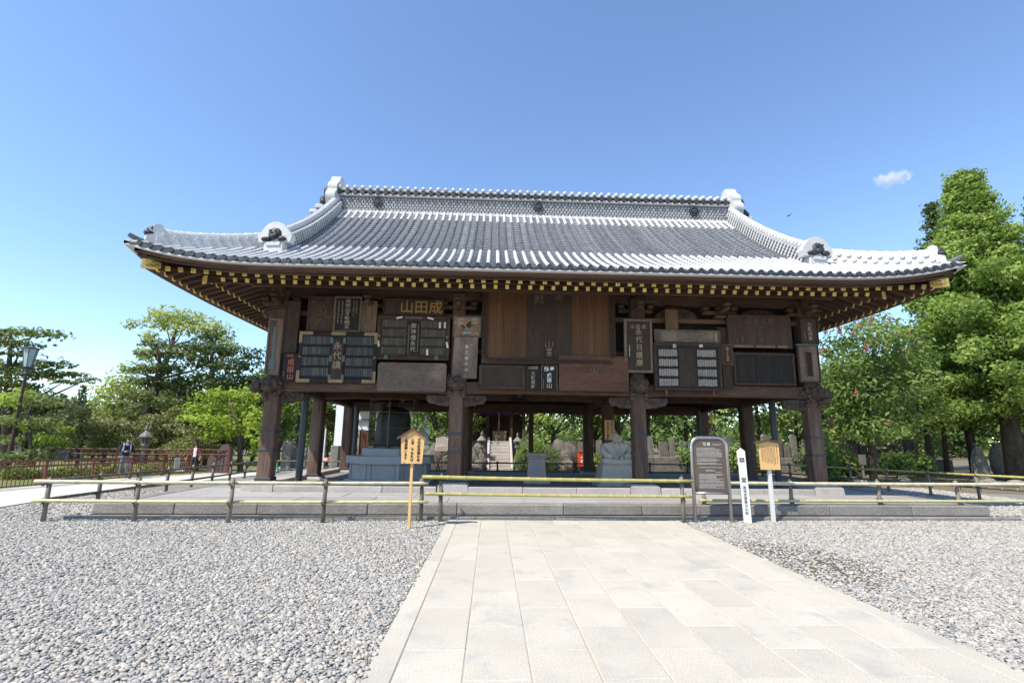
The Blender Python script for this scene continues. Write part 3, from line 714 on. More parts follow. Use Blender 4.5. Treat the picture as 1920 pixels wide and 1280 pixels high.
for s in (-1, 1):
    for bk in (0, 1):
        g = (lambda y: y) if not bk else (lambda y: 2*HY-y)
        pts = [(s*(7.38+.04*(1-t)**2), g(12.80+t*4.2), zf(7.4, 12.80+t*4.2)+.02) for t in [k/12 for k in range(13)]]
        small_ridge(pts, .40, .44, 'descending_ridge', 4, .125, .185)
        a = Vector((s*7.72, g(13.53), zf(7.72, 13.53))); b = Vector((s*9.74, g(11.51), zf(9.74, 11.51)))
        pts = []
        for k in range(9):
            t = k/8; p = a.lerp(b, t); pts.append((p.x, p.y, zf(p.x, p.y if not bk else 2*HY-p.y)+.02))
        small_ridge(pts, .30, .27, 'corner_ridge', 2, .085, .27, hump=True)
        if not bk:
            z = zf(7.42, 12.6)
            oni_face(hall, (s*7.42-HX, 12.58-HY, z+.05-HZ), s*.10, 1.06)
            # corner horn
            zc = zf(9.74, 11.51)
            q = MB(); d = Vector((s*.7071, -.7071, 0))
            half = [(-.10, 0), (.26, 0), (.24, .16), (.10, .22), (.13, .34), (.12, .44), (.03, .50), (-.06, .47), (-.10, .30)]
            n = Vector((-d.y, d.x, 0)); vs = []
            for w in (-.10, .10):
                for (p, z2) in half: vs.append(Vector((s*9.70, 11.55, zc))+d*p+n*w+Vector((0, 0, z2)))
            k = len(half)
            q.add(vs, [tuple(range(k-1, -1, -1)), tuple(range(k, 2*k))]+[(i, (i+1) % k, k+(i+1) % k, k+i) for i in range(k)])
            co = H(q, 'corner_ornament', M['plaster'])
            c0 = Vector((s*9.70, 11.55, zc))+d*.15+Vector((0, 0, .33)); MB().blob(c0, (.085, .085, .10), 21, .3).blob(c0+Vector((0, 0, -.08))+d*.03, (.10, .10, .07), 22, .3).build('carved_face', M['tiledark'], co, smooth=True)
            tp = Vector((s*9.80, 11.45, zc-.03)); MB().tube([tp, tp+d*.22+Vector((0, 0, .03)), tp+d*.42+Vector((0, 0, .12))], [.085, .075, .05], 8).build('corner_tip_tile', M['tile'], co)

# ---- columns, beams, walls
CX = (-7.5, -2.53, 2.53, 7.5); CYS = (13.75, 17.4, 21.05)
for r, cy_ in enumerate(CYS):
    for cx_ in CX:
        w = .185 if r == 0 else .19
        top = 5.75 if (r == 0 or abs(cx_) > 7) else 3.4
        zc0 = .53 if r == 0 else .38; m = MB().box((cx_-w, cy_-w, zc0), (cx_+w, cy_+w, top), bev=.035)
        c = H(m, 'column', M['woodcol'])
        b = MB(); zb = .30; b0, b1 = (.40, .30) if r == 0 else (.33, .26)
        vs = [(cx_+sx*q, cy_+sy*q, z) for z, q in ((zb-.02, b0), (.475 if r == 0 else .33, b0*.96), (.53 if r == 0 else .38, b1)) for sx, sy in ((-1, -1), (1, -1), (1, 1), (-1, 1))]
        if r == 0: vs = [(x, y-(.06 if y < cy_ else 0), z) for x, y, z in vs]
        b.add(vs, [(3, 2, 1, 0), (8, 9, 10, 11)]+[(4*l+i, 4*l+(i+1) % 4, 4*l+4+(i+1) % 4, 4*l+4+i) for l in range(2) for i in range(4)])
        b.build('base_stone', M['kerblight'] if r == 0 else M['granitegrey'], c)
        sh = MB().box((cx_-w-.02, cy_-w-.02, zc0+.001), (cx_+w+.02, cy_+w+.02, zc0+.09), bev=.01)
        for sx in (-.1, .1): sh.cyl((cx_+sx, cy_-w-.03, zc0+.045), (cx_+sx, cy_-w, zc0+.045), .014, n=6)
        sh.build('iron_shoe', M['iron'], c)
        for zb in ((1.80, 1.32) if r == 0 else ()):
            bd = MB().box((cx_-w-.012, cy_-w-.012, zb-.032), (cx_+w+.012, cy_+w+.012, zb+.032), bev=.008)
            bd.build('metal_band', M['iron'], c)
def rainbow_beam(x0, x1, y0, y1, z0, z1, arch=.05, name='tie_beam', axis='x'):
    n = 20; vs = []; fs = []
    for i in range(n+1):
        t = i/n; e = abs(2*t-1); zz = z0+arch*(1-e**5); zt = z1+arch*.6*(1-e**2)
        for (y, z) in ((y0, zz+.05), (y0+.04, zz), (y1-.04, zz), (y1, zz+.05), (y1, zt-.04), (y1-.04, zt), (y0+.04, zt), (y0, zt-.04)):
            vs.append((x0+(x1-x0)*t, y, z) if axis == 'x' else (y, x0+(x1-x0)*t, z))
    for i in range(n):
        for k in range(8): fs.append((8*i+k, 8*i+(k+1) % 8, 8*i+8+(k+1) % 8, 8*i+8+k))
    fs += [tuple(range(7, -1, -1)), tuple(8*n+k for k in range(8))]
    return H(MB().add(vs, fs), name, M['woodx'] if axis == 'x' else M['wood'])
for a, b in zip(CX, CX[1:]):
    rainbow_beam(a+.18, b-.18, 13.60, 13.92, 2.85, 3.22)
    rainbow_beam(a+.18, b-.18, 17.22, 17.58, 2.95, 3.30)
    rainbow_beam(a+.18, b-.18, 20.90, 21.20, 2.74, 3.15, .03)
for x in CX:
    for y0, y1 in ((13.93, 17.22), (17.58, 20.9)):
        rainbow_beam(y0, y1, x-.15, x+.15, 2.88, 3.24, .05, axis='y')
H(MB().box((-7.4, 13.93, 3.33), (7.4, 20.95, 3.37)), 'ceiling', M['wood'])
for k in range(6): H(MB().box((-7.3, 14.5+k*1.12, 3.25), (7.3, 14.62+k*1.12, 3.325)), 'ceiling_joist', M['woodx'])
# added plank backing above the beams, dark in place of the open unlit interior
for k in range(30):
    x = -7.3+k*14.6/30; H(MB().box((x+.004, 13.90+random.uniform(0, .008), 3.20), (x+14.6/30-.004, 13.94, 6.1)), 'backing_plank', M['darkbox'])
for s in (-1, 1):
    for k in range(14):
        y = 13.95+k*7.0/14; a, b = sorted((s*7.45, s*7.49)); H(MB().box((a, y+.004, 3.22), (b, y+.496, 6.1)), 'backing_plank', M['wood'])
H(MB().box((-7.4, 21.05, 3.1), (7.4, 21.1, 6.1)), 'rear_backing', M['darkbox'])
zt = at_y(1300, 603, 13.70)[2]
for a, b in zip(CX, CX[1:]):
    H(MB().box((a+.186, 13.66, zt-.06), (b-.186, 13.86, zt+.07), bev=.01), 'tie_rail', M['rafteredge'])
    H(MB().box((a+.186, 13.70, 4.02), (b-.186, 13.86, 4.15), bev=.01), 'tie_rail', M['woodx'])
H(MB().box((-8.0, 13.62, 5.52), (8.0, 13.90, 5.80), bev=.02), 'wall_plate', M['woodx'])
H(MB().box((-8.2, 13.15, 5.70), (8.2, 13.33, 5.86), bev=.02), 'eave_beam', M['woodx'])
for s in (-1, 1):
    a, b = sorted((s*7.36, s*7.64)); H(MB().box((a, 13.2, 5.50), (b, 21.3, 5.74), bev=.02), 'wall_plate', M['wood'])
# bracket sets on the columns and between them
def bracket(x, y=13.70, big=True):
    z = zt+.08
    m = MB().box((x-.17, y-.20, z), (x+.17, y+.12, z+.10), bev=.03).box((x-.5, y-.13, z+.12), (x+.5, y+.05, z+.24), bev=.035)
    for dx in (-.42, 0, .42): m.box((x+dx-.10, y-.19, z+.245), (x+dx+.10, y+.10, z+.36), bev=.03)
    m.box((x-.075, y-.62, z+.13), (x+.075, y-.13, z+.25), bev=.035).box((x-.10, y-.66, z+.255), (x+.10, y-.46, z+.355), bev=.03)
    H(m, 'bracket_set', M['wood'])
for x in CX: bracket(x)
for x in (-5.0, 5.0): bracket(x)
def spiral(c, r, turns, n, sgn, y, lift_=.03): return [(c[0]+sgn*math.cos(t)*r*(1-k/n*.85), y-lift_*k/n, c[1]+math.sin(t)*r*(1-k/n*.85)) for k in range(n+1) for t in [turns*2*PI*k/n]]
def frog_leg(x, y=13.74):
    z = zt+.075
    pts = arc(0, 0, .62, 180, 0, 14, 1, .52)
    m = MB().prism([(x+p, z+q) for p, q in pts], y-.05, y+.04, 'y')
    for s in (-1, 1): m.tube(spiral((x+s*.34, z+.10), .10, 1.4, 14, s, y-.05), .022, 5)
    H(m, 'frog_leg_strut', M['carve'])
for x in (-6.2, -3.75, -1.3, 1.3, 3.75, 6.2): frog_leg(x)
# carved noses and cloud brackets
def cloud_bracket(x, s, y=13.72, z=2.83, L=.62, hgt=.30):
    pts = [(0, 0), (L, 0), (L*1.02, -.10*hgt/.3)]+[(L*.80+math.cos(a)*.11, -.13*hgt/.3+math.sin(a)*.10) for a in (-.2, -.9, -1.7)]+[(L*.45+math.cos(a)*.13, -.19*hgt/.3+math.sin(a)*.09) for a in (-.4, -1.2, -2.0)]+[(0.0, -hgt)]
    m = MB().prism([(x+s*p, z+q) for p, q in pts], y-.07, y+.07, 'y')
    for k, (cx_, cz_, r) in enumerate(((.16, -.14, .085), (.36, -.12, .085), (.52, -.08, .06), (.27, -.21, .05), (.08, -.05, .04))):
        for yy in (y-.07, ):
            m.tube(spiral((x+s*cx_*L/.62, z+cz_*hgt/.3), r, 1.6, 16, s if k % 2 else -s, yy, .045), [.022]*17, 5)
    for k in range(4): m.blob((x+s*(.1+.14*k), y-.07, z-.06-.05*(k % 2)), (.06, .05, .05), 30+k, .25, 1)
    H(m, 'cloud_bracket', M['carve'], smooth=False)
def beam_nose(x, y, z, dx, dy, sc=1.0, seed=0):
    """carved lion-like beam end pointing along (dx, dy)"""
    d = Vector((dx, dy, 0)).normalized(); n = Vector((-d.y, d.x, 0)); m = MB()
    def P(f, s, u): q = Vector((x, y, z))+d*f*sc+n*s*sc+Vector((0, 0, u*sc)); return tuple(q)
    m.blob(P(.12, 0, 0), (.20*sc, .20*sc, .20*sc), seed, .16).blob(P(.30, 0, -.06), (.13*sc, .13*sc, .11*sc), seed+1, .18).blob(P(.34, 0, .05), (.09*sc, .09*sc, .07*sc), seed+2, .2)
    for s in (-1, 1):
        m.blob(P(.20, s*.11, .09), (.06*sc,)*3, seed+3, .15, 1).blob(P(.04, s*.19, .08), (.09*sc, .09*sc, .12*sc), seed+5, .3, 1)
        for k in range(4): m.blob(P(.02-.05*(k % 2), s*.17, -.05-.09*k), (.09*sc, .09*sc, .065*sc), seed+7+k, .3, 1)
        m.tube([P(.36, s*.05, -.10), P(.44, s*.06, -.02), P(.42, s*.07, .08)], [.03*sc, .022*sc, .01*sc], 5)
    for k in range(5): m.blob(P(-.02-.02*k, (k-2)*.09, .18+.03*(k % 2)), (.08*sc, .08*sc, .08*sc), seed+20+k, .3, 1)
    H(m, 'carved_beam_nose', M['carve'], smooth=True)
for x in CX:
    if abs(x) < 5: beam_nose(x, 13.56, 3.16, 0, -1, 1.05, 40+int(x*3))
    for s in (-1, 1):
        if abs(x+s*.5) < 7.5: cloud_bracket(x+s*.19, s)
    s = 1 if x > 0 else -1
    if abs(x) > 5:
        beam_nose(x, 13.56, 3.02, 0, -1, .95, 60+int(x)); beam_nose(x+s*.18, 13.75, 3.02, s, 0, 1.1, 80+int(x))
        beam_nose(x+s*.16, 13.72, zt-.03, s, -.25, .75, 90+int(x))
        m = MB()
        for k in range(16): m.blob((x+s*random.uniform(-.30, .42), 13.55+random.uniform(-.16, .1), 2.94+random.uniform(-.14, .14)), (random.uniform(.06, .11),)*3, 200+k, .35, 1)
        H(m, 'carved_foliage', M['carve'], smooth=True)
# later steel props and a slim extra post
for s in (-1, 1):
    for (x, y) in ((s*7.08, 14.95), (s*6.93, 20.1)):
        H(MB().cyl((x, y, .29), (x, y, 2.92), .095, n=14).cyl((x, y, .29), (x, y, .33), .16, n=14), 'steel_prop', M['steel'], smooth=False)
H(MB().box((.12-.10, 21.0, .29), (.12+.10, 21.16, 2.76), bev=.02), 'slim_post', M['wood'])
# ================================================================ VOTIVE PLAQUES HUNG ON THE FRONT
TEXTS = []
def text(parent, s, x, z, size, mat, y=-.012, vertical=False, bold=.0, gap=1.0, ext=.003, name='lettering', sx=1.0, rot=0.0):
    cu = bpy.data.curves.new('t', 'FONT'); cu.body = '\n'.join(s) if vertical else s
    cu.size = size*(.90 if vertical else 1); cu.align_x = 'CENTER'; cu.align_y = 'CENTER'; cu.extrude = ext; cu.offset = bold*size; cu.space_line = gap*1.16; cu.resolution_u = 2
    cu.materials.append(mat)
    o = bpy.data.objects.new('text_tmp', cu); COL.objects.link(o); o.parent = parent; o.location = (x, y-ext, z); o.rotation_euler = (PI/2, rot, 0); o.scale = (sx, 1, 1)
    TEXTS.append((o, name)); return o
def flush_texts():
    bpy.context.view_layer.update(); dg = bpy.context.evaluated_depsgraph_get()
    for o, name in TEXTS:
        me = bpy.data.meshes.new_from_object(o.evaluated_get(dg)); me.name = name
        n = link(name, me, o.parent, o.location, o.rotation_euler); n.scale = o.scale
    for o, name in TEXTS: bpy.data.objects.remove(o)
    TEXTS.clear()
def marks(parent, x0, x1, z0, z1, lines, mat, vertical=True, y=-.012, fill=.62, rag=.25, seed=0, name='small_print', head=False):
    """rows of tiny writing, too small to read"""
    r = random.Random(seed); m = MB()
    for k in range(lines):
        if vertical:
            cx = x1-(x1-x0)*(k+.5)/lines; w = (x1-x0)/lines*fill; zt_, zb_ = z1, z0+(z1-z0)*r.uniform(0, rag); t = zt_
            while t > zb_:
                h = w*r.uniform(.75, 1.0)
                for q in range(3):
                    a = r.uniform(-.5, .2)*w; b = r.uniform(.1, .5)*w; zz = t-h*(q+.5)/3
                    m.box((cx+a, y-.002, zz-h*.07), (cx+b, y, zz+h*.07))
                a = r.uniform(-.25, .25)*w; m.box((cx+a-w*.06, y-.0025, t-h), (cx+a+w*.06, y-.0005, t)); t -= h*1.22
        else:
            cz = z1-(z1-z0)*(k+.5)/lines; h = (z1-z0)/lines*fill; t = x0; xe = x1-(x1-x0)*(r.uniform(0, rag) if r.random() < .4 else 0)
            while t < xe:
                w = h*r.uniform(.7, 1.0)
                for q in range(2):
                    zz = cz+r.uniform(-.45, .45)*h; m.box((t, y-.002, zz-h*.09), (t+w, y, zz+h*.09))
                a = t+r.uniform(.1, .8)*w; m.box((a-h*.08, y-.0025, cz-h*.5), (a+h*.08, y-.0005, cz+h*.5)); t += w*1.2
    o = m.build(name, mat, parent, fix=False); o['kind'] = 'stuff'; return o
def wd(name, a, b, st=None, stretch=(1, 1, .12), scale=2.5, **k):
    return mk(name, a, b, rough=.8, scale=scale, stretch=stretch, bump=.35, bscale=24, rnd=.12, fine=.25, stain=st, **k)
W = {
 'dark': wd('plaque_dark_board', (0.068, 0.042, 0.027), (0.041, 0.026, 0.018), ((0.128, 0.093, 0.069), 3, .6, .75)),
 'black': wd('plaque_black_lacquer', (0.030, 0.022, 0.016), (0.019, 0.014, 0.011), ((0.073, 0.050, 0.036), 4, .62, .78)),
 'brown': wd('plaque_brown_board', (0.084, 0.049, 0.030), (0.054, 0.032, 0.021), ((0.167, 0.110, 0.072), 3, .6, .75)),
 'cedar': wd('cedar_panel', (0.138, 0.063, 0.027), (0.086, 0.040, 0.020), ((0.187, 0.093, 0.043), 2, .56, .75), (3.2, 1, .10)),
 'redwood': wd('red_brown_board', (0.187, 0.080, 0.045), (0.098, 0.046, 0.029), ((0.227, 0.135, 0.098), 2, .58, .75), (.22, 1, 1.8)),
 'grey': wd('grey_weathered_board', (0.187, 0.131, 0.098), (0.118, 0.082, 0.062), ((0.295, 0.211, 0.155), 2, .55, .72), (.35, 1, 1)),
 'greyv': wd('grey_stained_board', (0.216, 0.152, 0.112), (0.094, 0.064, 0.048), ((0.354, 0.253, 0.187), 1.6, .5, .7), (1, 1, .4)),
 'tan': wd('weathered_tan_board', (0.227, 0.139, 0.079), (0.118, 0.074, 0.048), ((0.054, 0.038, 0.029), 3.5, .5, .62)),
 'tanframe': wd('tan_frame', (0.246, 0.157, 0.090), (0.157, 0.101, 0.062), None),
 'greyframe': wd('grey_green_frame', (0.197, 0.152, 0.108), (0.128, 0.097, 0.072), None),
 'paint': mk('flaked_painting', (0.335, 0.195, 0.115), (0.187, 0.105, 0.069), rough=.85, scale=5, bump=.3, stain=((0.354, 0.354, 0.303), 6, .53, .6)),
}
def pbox(box, Y):
    a = at_y(box[0], box[1], Y); b = at_y(box[2], box[3], Y); c = at_y(box[2], box[1], Y); d = at_y(box[0], box[3], Y)
    x0, x1 = (a[0]+d[0])/2, (b[0]+c[0])/2; z1, z0 = (a[2]+c[2])/2, (b[2]+d[2])/2
    return x0, x1, z0, z1
PGROUP = 'votive plaques hung across the front of the hall'
def plaque(name, box, label, panel, frame=None, fw=.05, th=.07, Y=13.44, cat='plaque', lean=0.03, outline=None, recess=.03, tilt=0.0, panel_label=None):
    x0, x1, z0, z1 = pbox(box, Y); w, h = x1-x0, z1-z0
    root = empty(name, ((x0+x1)/2, Y, (z0+z1)/2)); root.rotation_euler = (lean, tilt, 0); tag(root, label, cat)
    if outline: MB().prism([(p*w/2, q*h/2) for p, q in outline], 0, th, 'y').build('board', panel, root)
    elif frame is None: MB().box((-w/2, 0, -h/2), (w/2, th, h/2), bev=.014).build('board', panel, root)
    else:
        MB().box((-w/2+fw*.6, recess, -h/2+fw*.6), (w/2-fw*.6, th, h/2-fw*.6)).build('board', panel, root)
        for a, b in (((-w/2, 0, h/2-fw), (w/2, th+.01, h/2)), ((-w/2, 0, -h/2), (w/2, th+.01, -h/2+fw)), ((-w/2, .001, -h/2+fw+.001), (-w/2+fw, th+.009, h/2-fw-.001)), ((w/2-fw, .001, -h/2+fw+.001), (w/2, th+.009, h/2-fw-.001))):
            MB().box(a, b, bev=.012).build('frame_rail', frame, root)
    return root, w, h
# 1 corner column, left
r, w, h = plaque('votive_plaque', (499, 597, 527, 703), 'narrow weathered grey tan plaque with sword-shaped inset on the corner column', W['tan'], W['greyframe'], .05)
MB().box((-.05, .012, -h*.30), (.03, .028, h*.36), bev=.01).box((-.09, .008, -h*.40), (.07, .027, -h*.22), bev=.02).build('sword_inset', M['verdigris'], r)
# 2
r, w, h = plaque('votive_plaque', (531, 564, 559.5, 661), 'tall blank dark plaque above the small red-lettered board', W['dark'], W['brown'], .045)
# 3
r, w, h = plaque('votive_plaque', (529, 662, 557.5, 713.5), 'small dark plaque with three red characters', W['black'], None, Y=13.42)
text(r, '成田山', .03, -h*.10, h*.27, M['letterred'], vertical=True, bold=.012, gap=.92)
text(r, '納奉', .0, h*.40, h*.12, M['letterred']); marks(r, -w*.42, -w*.30, -h*.35, -h*.15, 1, M['letterpale'], seed=3)
# 4
r, w, h = plaque('votive_plaque', (576, 555, 625, 621), 'brown plaque with faded, almost vanished brush characters', W['brown'], W['brown'], .05)
text(r, '心の円', .0, 0, h*.24, M['letterfaint'], y=.02, vertical=True, gap=.95); text(r, '奉', -w*.32, h*.32, h*.14, M['letterfaint'], y=.02); text(r, 'し', w*.28, -h*.02, h*.3, M['letterfaint'], y=.02)
# 5
r, w, h = plaque('votive_plaque', (625, 555, 677.5, 622), 'dark plaque with grey frame and bold white column of seven characters', W['black'], W['greyframe'], .055, Y=13.40)
text(r, '成田山不動明王', .0, 0, h*.125, M['letterpale'], y=.02, vertical=True, bold=.02, gap=.92, sx=1.25)
marks(r, w*.15, w*.36, -h*.05, h*.38, 2, M['letterpale'], y=.028, seed=5); marks(r, -w*.40, -w*.14, -h*.40, h*.36, 2, M['letterpale'], y=.028, seed=6)
# 6
r, w, h = plaque('votive_plaque', (677.5, 564, 706, 622.5), 'small peeling tan plaque beside the white-lettered plaque', W['tan'], W['tanframe'], .03)
# 7 name-slip rack with gilt corners
def slips(root, x0, x1, z0, z1, n, mats, seed, lo=.5):
    rr = random.Random(seed); m = MB(); w = (x1-x0)/n
    for k in range(n):
        a = x0+k*w+w*.10; b = x0+(k+1)*w-w*.10; t = rr.uniform(0, .012); hz = z0+(z1-z0)*rr.uniform(.0, .06)
        m.box((a, .012+t*.4, hz), (b, .026+t*.4, z1-rr.uniform(0, .05)*(z1-z0)), 1 if rr.random() < lo else 0)
    o = m.build('name_slip_row', mats, root); o['kind'] = 'stuff'; return o
M['slipd'] = plain('dark_green_slip', (.075, .078, .07), .8); M['slipm'] = plain('worn_slip', (.125, .115, .098), .8); M['slipt'] = plain('tan_slip', (.11, .085, .062), .8)
M['slipw'] = mk('pale_slip', (.42, .37, .31), (.22, .19, .165), rough=.8, scale=30, bump=.1, rnd=.1)
M['gildframe'] = wd('worn_gilt_fitting', (.36, .245, .12), (.24, .165, .09), ((.1, .08, .06), 6, .6, .7))
r, w, h = plaque('name_rack', (558, 622.5, 706, 717), 'black rack of green name slips with worn gilt corner fittings', W['black'], W['black'], .10, cat='rack', Y=13.40)
for sx in (-1, 1):
    x0, x1 = (-w*.45, -w*.105) if sx < 0 else (w*.105, w*.45)
    for k in range(4):
        zt_ = h*.41-k*h*.208; slips(r, x0, x1, zt_-h*.165, zt_, 12, [M['slipd'], M['slipm']], 50+k+sx*7, .3)
        MB().box((x0-.02, .005, zt_-h*.19), (x1+.02, .03, zt_-h*.172), bev=.004).build('shelf_strip', W['black'], r)
    for sz in (-1, 1):
        g = MB().box(tuple(sorted((sx*w*.5, sx*w*.33)))[:1]+(-.006, min(sz*h*.5, sz*(h*.5-.09))), tuple(sorted((sx*w*.5, sx*w*.33)))[1:]+(.0, max(sz*h*.5, sz*(h*.5-.09))))
        a, b = sorted((sx*w*.5, sx*(w*.5-.085))); g.box((a, -.0065, min(sz*(h*.5-.091), sz*h*.27)), (b, -.0005, max(sz*(h*.5-.091), sz*h*.27))).build('gilt_corner', M['gildframe'], r)
    MB().cyl((sx*w*.475, -.012, 0), (sx*w*.475, .0, 0), .036, n=10).build('boss', M['greyframe'] if 'greyframe' in M else W['greyframe'], r)
for sz in (-1, 1): MB().prism([(-.30, sz*(h*.5-.05)+q) for q in ()]+[(-.17, sz*(h*.5-.045)-.045), (.17, sz*(h*.5-.045)-.045), (.21, sz*(h*.5-.045)), (.17, sz*(h*.5-.045)+.045), (-.17, sz*(h*.5-.045)+.045), (-.21, sz*(h*.5-.045))], -.014, -.001, 'y').build('gilt_cartouche', M['gildframe'], r)
c = MB().box((-w*.075, -.01, -h*.42), (w*.075, .02, h*.36), bev=.01).build('centre_tablet', W['brown'], r)
text(c, '永代講', 0, h*.02, h*.19, M['lettertan'], y=-.012, vertical=True, gap=.95)
for zc in (h*.33, -h*.03, -h*.40):
    for sx in (-1, 1): MB().box((min(sx*w*.065, sx*w*.098), -.016, zc-.08), (max(sx*w*.065, sx*w*.098), -.0102, zc+.08)).build('bronze_clasp', M['verdigris'], r)
# 8
r, w, h = plaque('votive_plaque', (717.5, 560, 833, 592), 'long dark plaque with three gold outlined characters', W['brown'], W['dark'], .03)
for k, ch in enumerate('成田山'): text(r, ch, w*(.36-.235*k), -.01, h*.80, M['lettergold'], y=.02, bold=.008)
marks(r, -w*.44, -w*.30, -h*.36, h*.32, 4, M['letterfaint'], y=.028, seed=8)
# 9 second rack
r, w, h = plaque('name_rack', (706, 592.5, 843, 674.5), 'brown rack of dull name slips with white paper stickers and pale centre column', W['dark'], W['brown'], .075, cat='rack', Y=13.42)
for sx in (-1, 1):
    x0, x1 = (-w*.43, -w*.10) if sx < 0 else (w*.10, w*.43)
    for k in range(4):
        zt_ = h*.40-k*h*.205; slips(r, x0, x1, zt_-h*.165, zt_, 11, [M['slipt'], M['slipm']], 80+k+sx*9, .25)
        MB().box((x0-.02, .005, zt_-h*.19), (x1+.02, .03, zt_-h*.172), bev=.004).build('shelf_strip', W['dark'], r)
c = MB().box((-w*.085, .0, -h*.42), (w*.085, .025, h*.38), bev=.01).build('centre_tablet', W['black'], r)
text(c, '御神燈永代', 0, 0, h*.135, M['letterpale'], y=-.002, vertical=True, gap=.95, bold=.01)
marks(c, -w*.08, -w*.05, -h*.38, h*.3, 1, M['letterpale'], y=-.001, seed=91); marks(c, w*.05, w*.08, -h*.38, h*.3, 1, M['letterpale'], y=-.001, seed=92)
for (x, z, a, l) in ((-w*.20, h*.455, -.25, .17), (w*.23, h*.45, .25, .17), (-w*.47, -h*.14, 1.38, .17), (w*.47, -h*.15, 1.35, .17), (w*.36, h*.30, 1.57, .17), (w*.43, h*.30, 1.57, .17), (w*.20, -h*.32, 1.52, .17)):
    o = MB().box((-l/2, -.004, -.026), (l/2, 0, .026)).build('paper_sticker', M['letterwhite'], r); o.location = (x, -.004, z); o.rotation_euler = (0, a, 0)
for sx in (-1, 1): MB().cyl((sx*w*.465, -.014, h*.03), (sx*w*.465, -.001, h*.03), .045, n=12).build('boss', W['tanframe'], r)
MB().box((-w*.12, -.01, h*.43), (w*.12, -.001, h*.49), bev=.006).build('title_strip', W['greyframe'], r); MB().box((-w*.10, -.01, -h*.48), (w*.10, -.001, -h*.41), bev=.006).build('title_strip', W['brown'], r)
for x in (-w*.36, w*.33): MB().box((x-.05, -.012, -h*.49), (x+.05, -.001, -h*.40), bev=.006).build('bronze_clasp', M['verdigris'], r)
# 10
ol = [(-1, -.86), (-.95, -1), (.95, -1), (1, -.86), (1, .86), (.95, 1), (-.95, 1), (-1, .86)]
r, w, h = plaque('votive_plaque', (707.5, 680, 836.5, 733), 'blank grey weathered board with clipped corners below a name rack', W['grey'], None, outline=ol, Y=13.38)
# 11
r, w, h = plaque('painted_plaque', (849, 592, 903, 632), 'small framed painting with flaking blue and white paint', W['paint'], W['greyframe'], .05, cat='painting')
for k in range(7):
    q = random.Random(k); x = q.uniform(-.25, .25); z = q.uniform(-.12, .12)
    MB().blob((x, .03, z), (q.uniform(.04, .11), .006, q.uniform(.03, .09)), 300+k, .5, 2).build('paint_patch', [M['verdigris'], M['letterpale'], M['letterpale'], W['tan'], M['verdigris'], W['brown'], M['letterpale']][k], r)
MB().box((-.1, .018, -h*.32), (.12, .029, -h*.26)).build('paint_patch', plain('turquoise_paint', (.28, .52, .52), .8), r)
# 12
r, w, h = plaque('votive_plaque', (848, 632, 894.5, 709), 'grey stained tapering board with a thin column of white characters', W['greyv'], None, outline=[(-1, -1), (1, -1), (1.05, 1), (-.86, 1), (-.92, .6)], Y=13.40)
text(r, '寶王角心は', .05, -.02, h*.105, M['letterwhite'], vertical=True, gap=1.25); text(r, '奉', w*.28, h*.28, h*.10, M['letterpale'])
# 13 the huge central panel
r, w, h = plaque('votive_plaque', (904, 541, 1154, 683), 'huge framed cedar panel in the centre with a rope-carved frame', W['dark'], W['brown'], .17, .10, Y=13.34, recess=.05)
for sx in (-1, 1):
    x0, x1 = sorted((sx*w*.17, sx*(w*.5-.17)))
    n = 5
    for k in range(n): MB().box((x0+(x1-x0)*k/n+.002, .028+random.uniform(0, .005), -h/2+.172), (x0+(x1-x0)*(k+1)/n-.002, .049, h/2-.172)).build('cedar_plank', W['cedar'], r)
    m = MB(); z = -h/2+.2
    while z < h/2-.2: m.tube([(sx*(w*.5-.13), -.012, z), (sx*(w*.5-.085), -.03, z+.05), (sx*(w*.5-.04), -.012, z+.10)], .03, 5); z += .085
    m.build('rope_carving', W['dark'], r)
m = MB(); x = -w/2+.2
while x < w/2-.2: m.tube([(x, -.012, -h/2+.13), (x+.05, -.03, -h/2+.085), (x+.10, -.012, -h/2+.04)], .03, 5); x += .085
m.build('rope_carving', W['dark'], r)
text(r, '献', -w*.075, h*.345, .30, M['letterfaint'], y=.045, bold=.01); text(r, '奉', w*.075, h*.345, .30, M['letterfaint'], y=.045, bold=.01)
MB().lathe([(.05, 0), (.10, .03), (.07, .07), (.085, .13), (.05, .15), (.085, .17), (.09, .22), (.05, .25), (.03, .28)], (0, .03, -h*.40), 10).tube([(-.06, .03, -h*.40+.26), (-.11, .03, -h*.40+.34), (-.09, .03, -h*.40+.42)], .016, 5).tube([(.06, .03, -h*.40+.26), (.11, .03, -h*.40+.34), (.09, .03, -h*.40+.42)], .016, 5).tube([(0, .03, -h*.40+.28), (0, .03, -h*.40+.43)], .016, 5).build('vajra_fitting', plain('old_brass', (.25, .17, .12), .6, .3), r)
# 14
r, w, h = plaque('votive_plaque', (898, 684, 985, 729), 'blank dark panel in a worn wooden frame beside the black lettered boards', W['dark'], W['brown'], .09, Y=13.38)
# 15
r, w, h = plaque('votive_plaque', (985.5, 685, 1013.5, 731), 'narrow black board with tan vertical characters', W['black'], None, Y=13.36)
text(r, '山田成', 0, h*.40, h*.13, M['lettertan'], bold=.02); text(r, '大願成就', 0, -h*.10, h*.185, M['lettertan'], vertical=True, bold=.02, gap=.92)
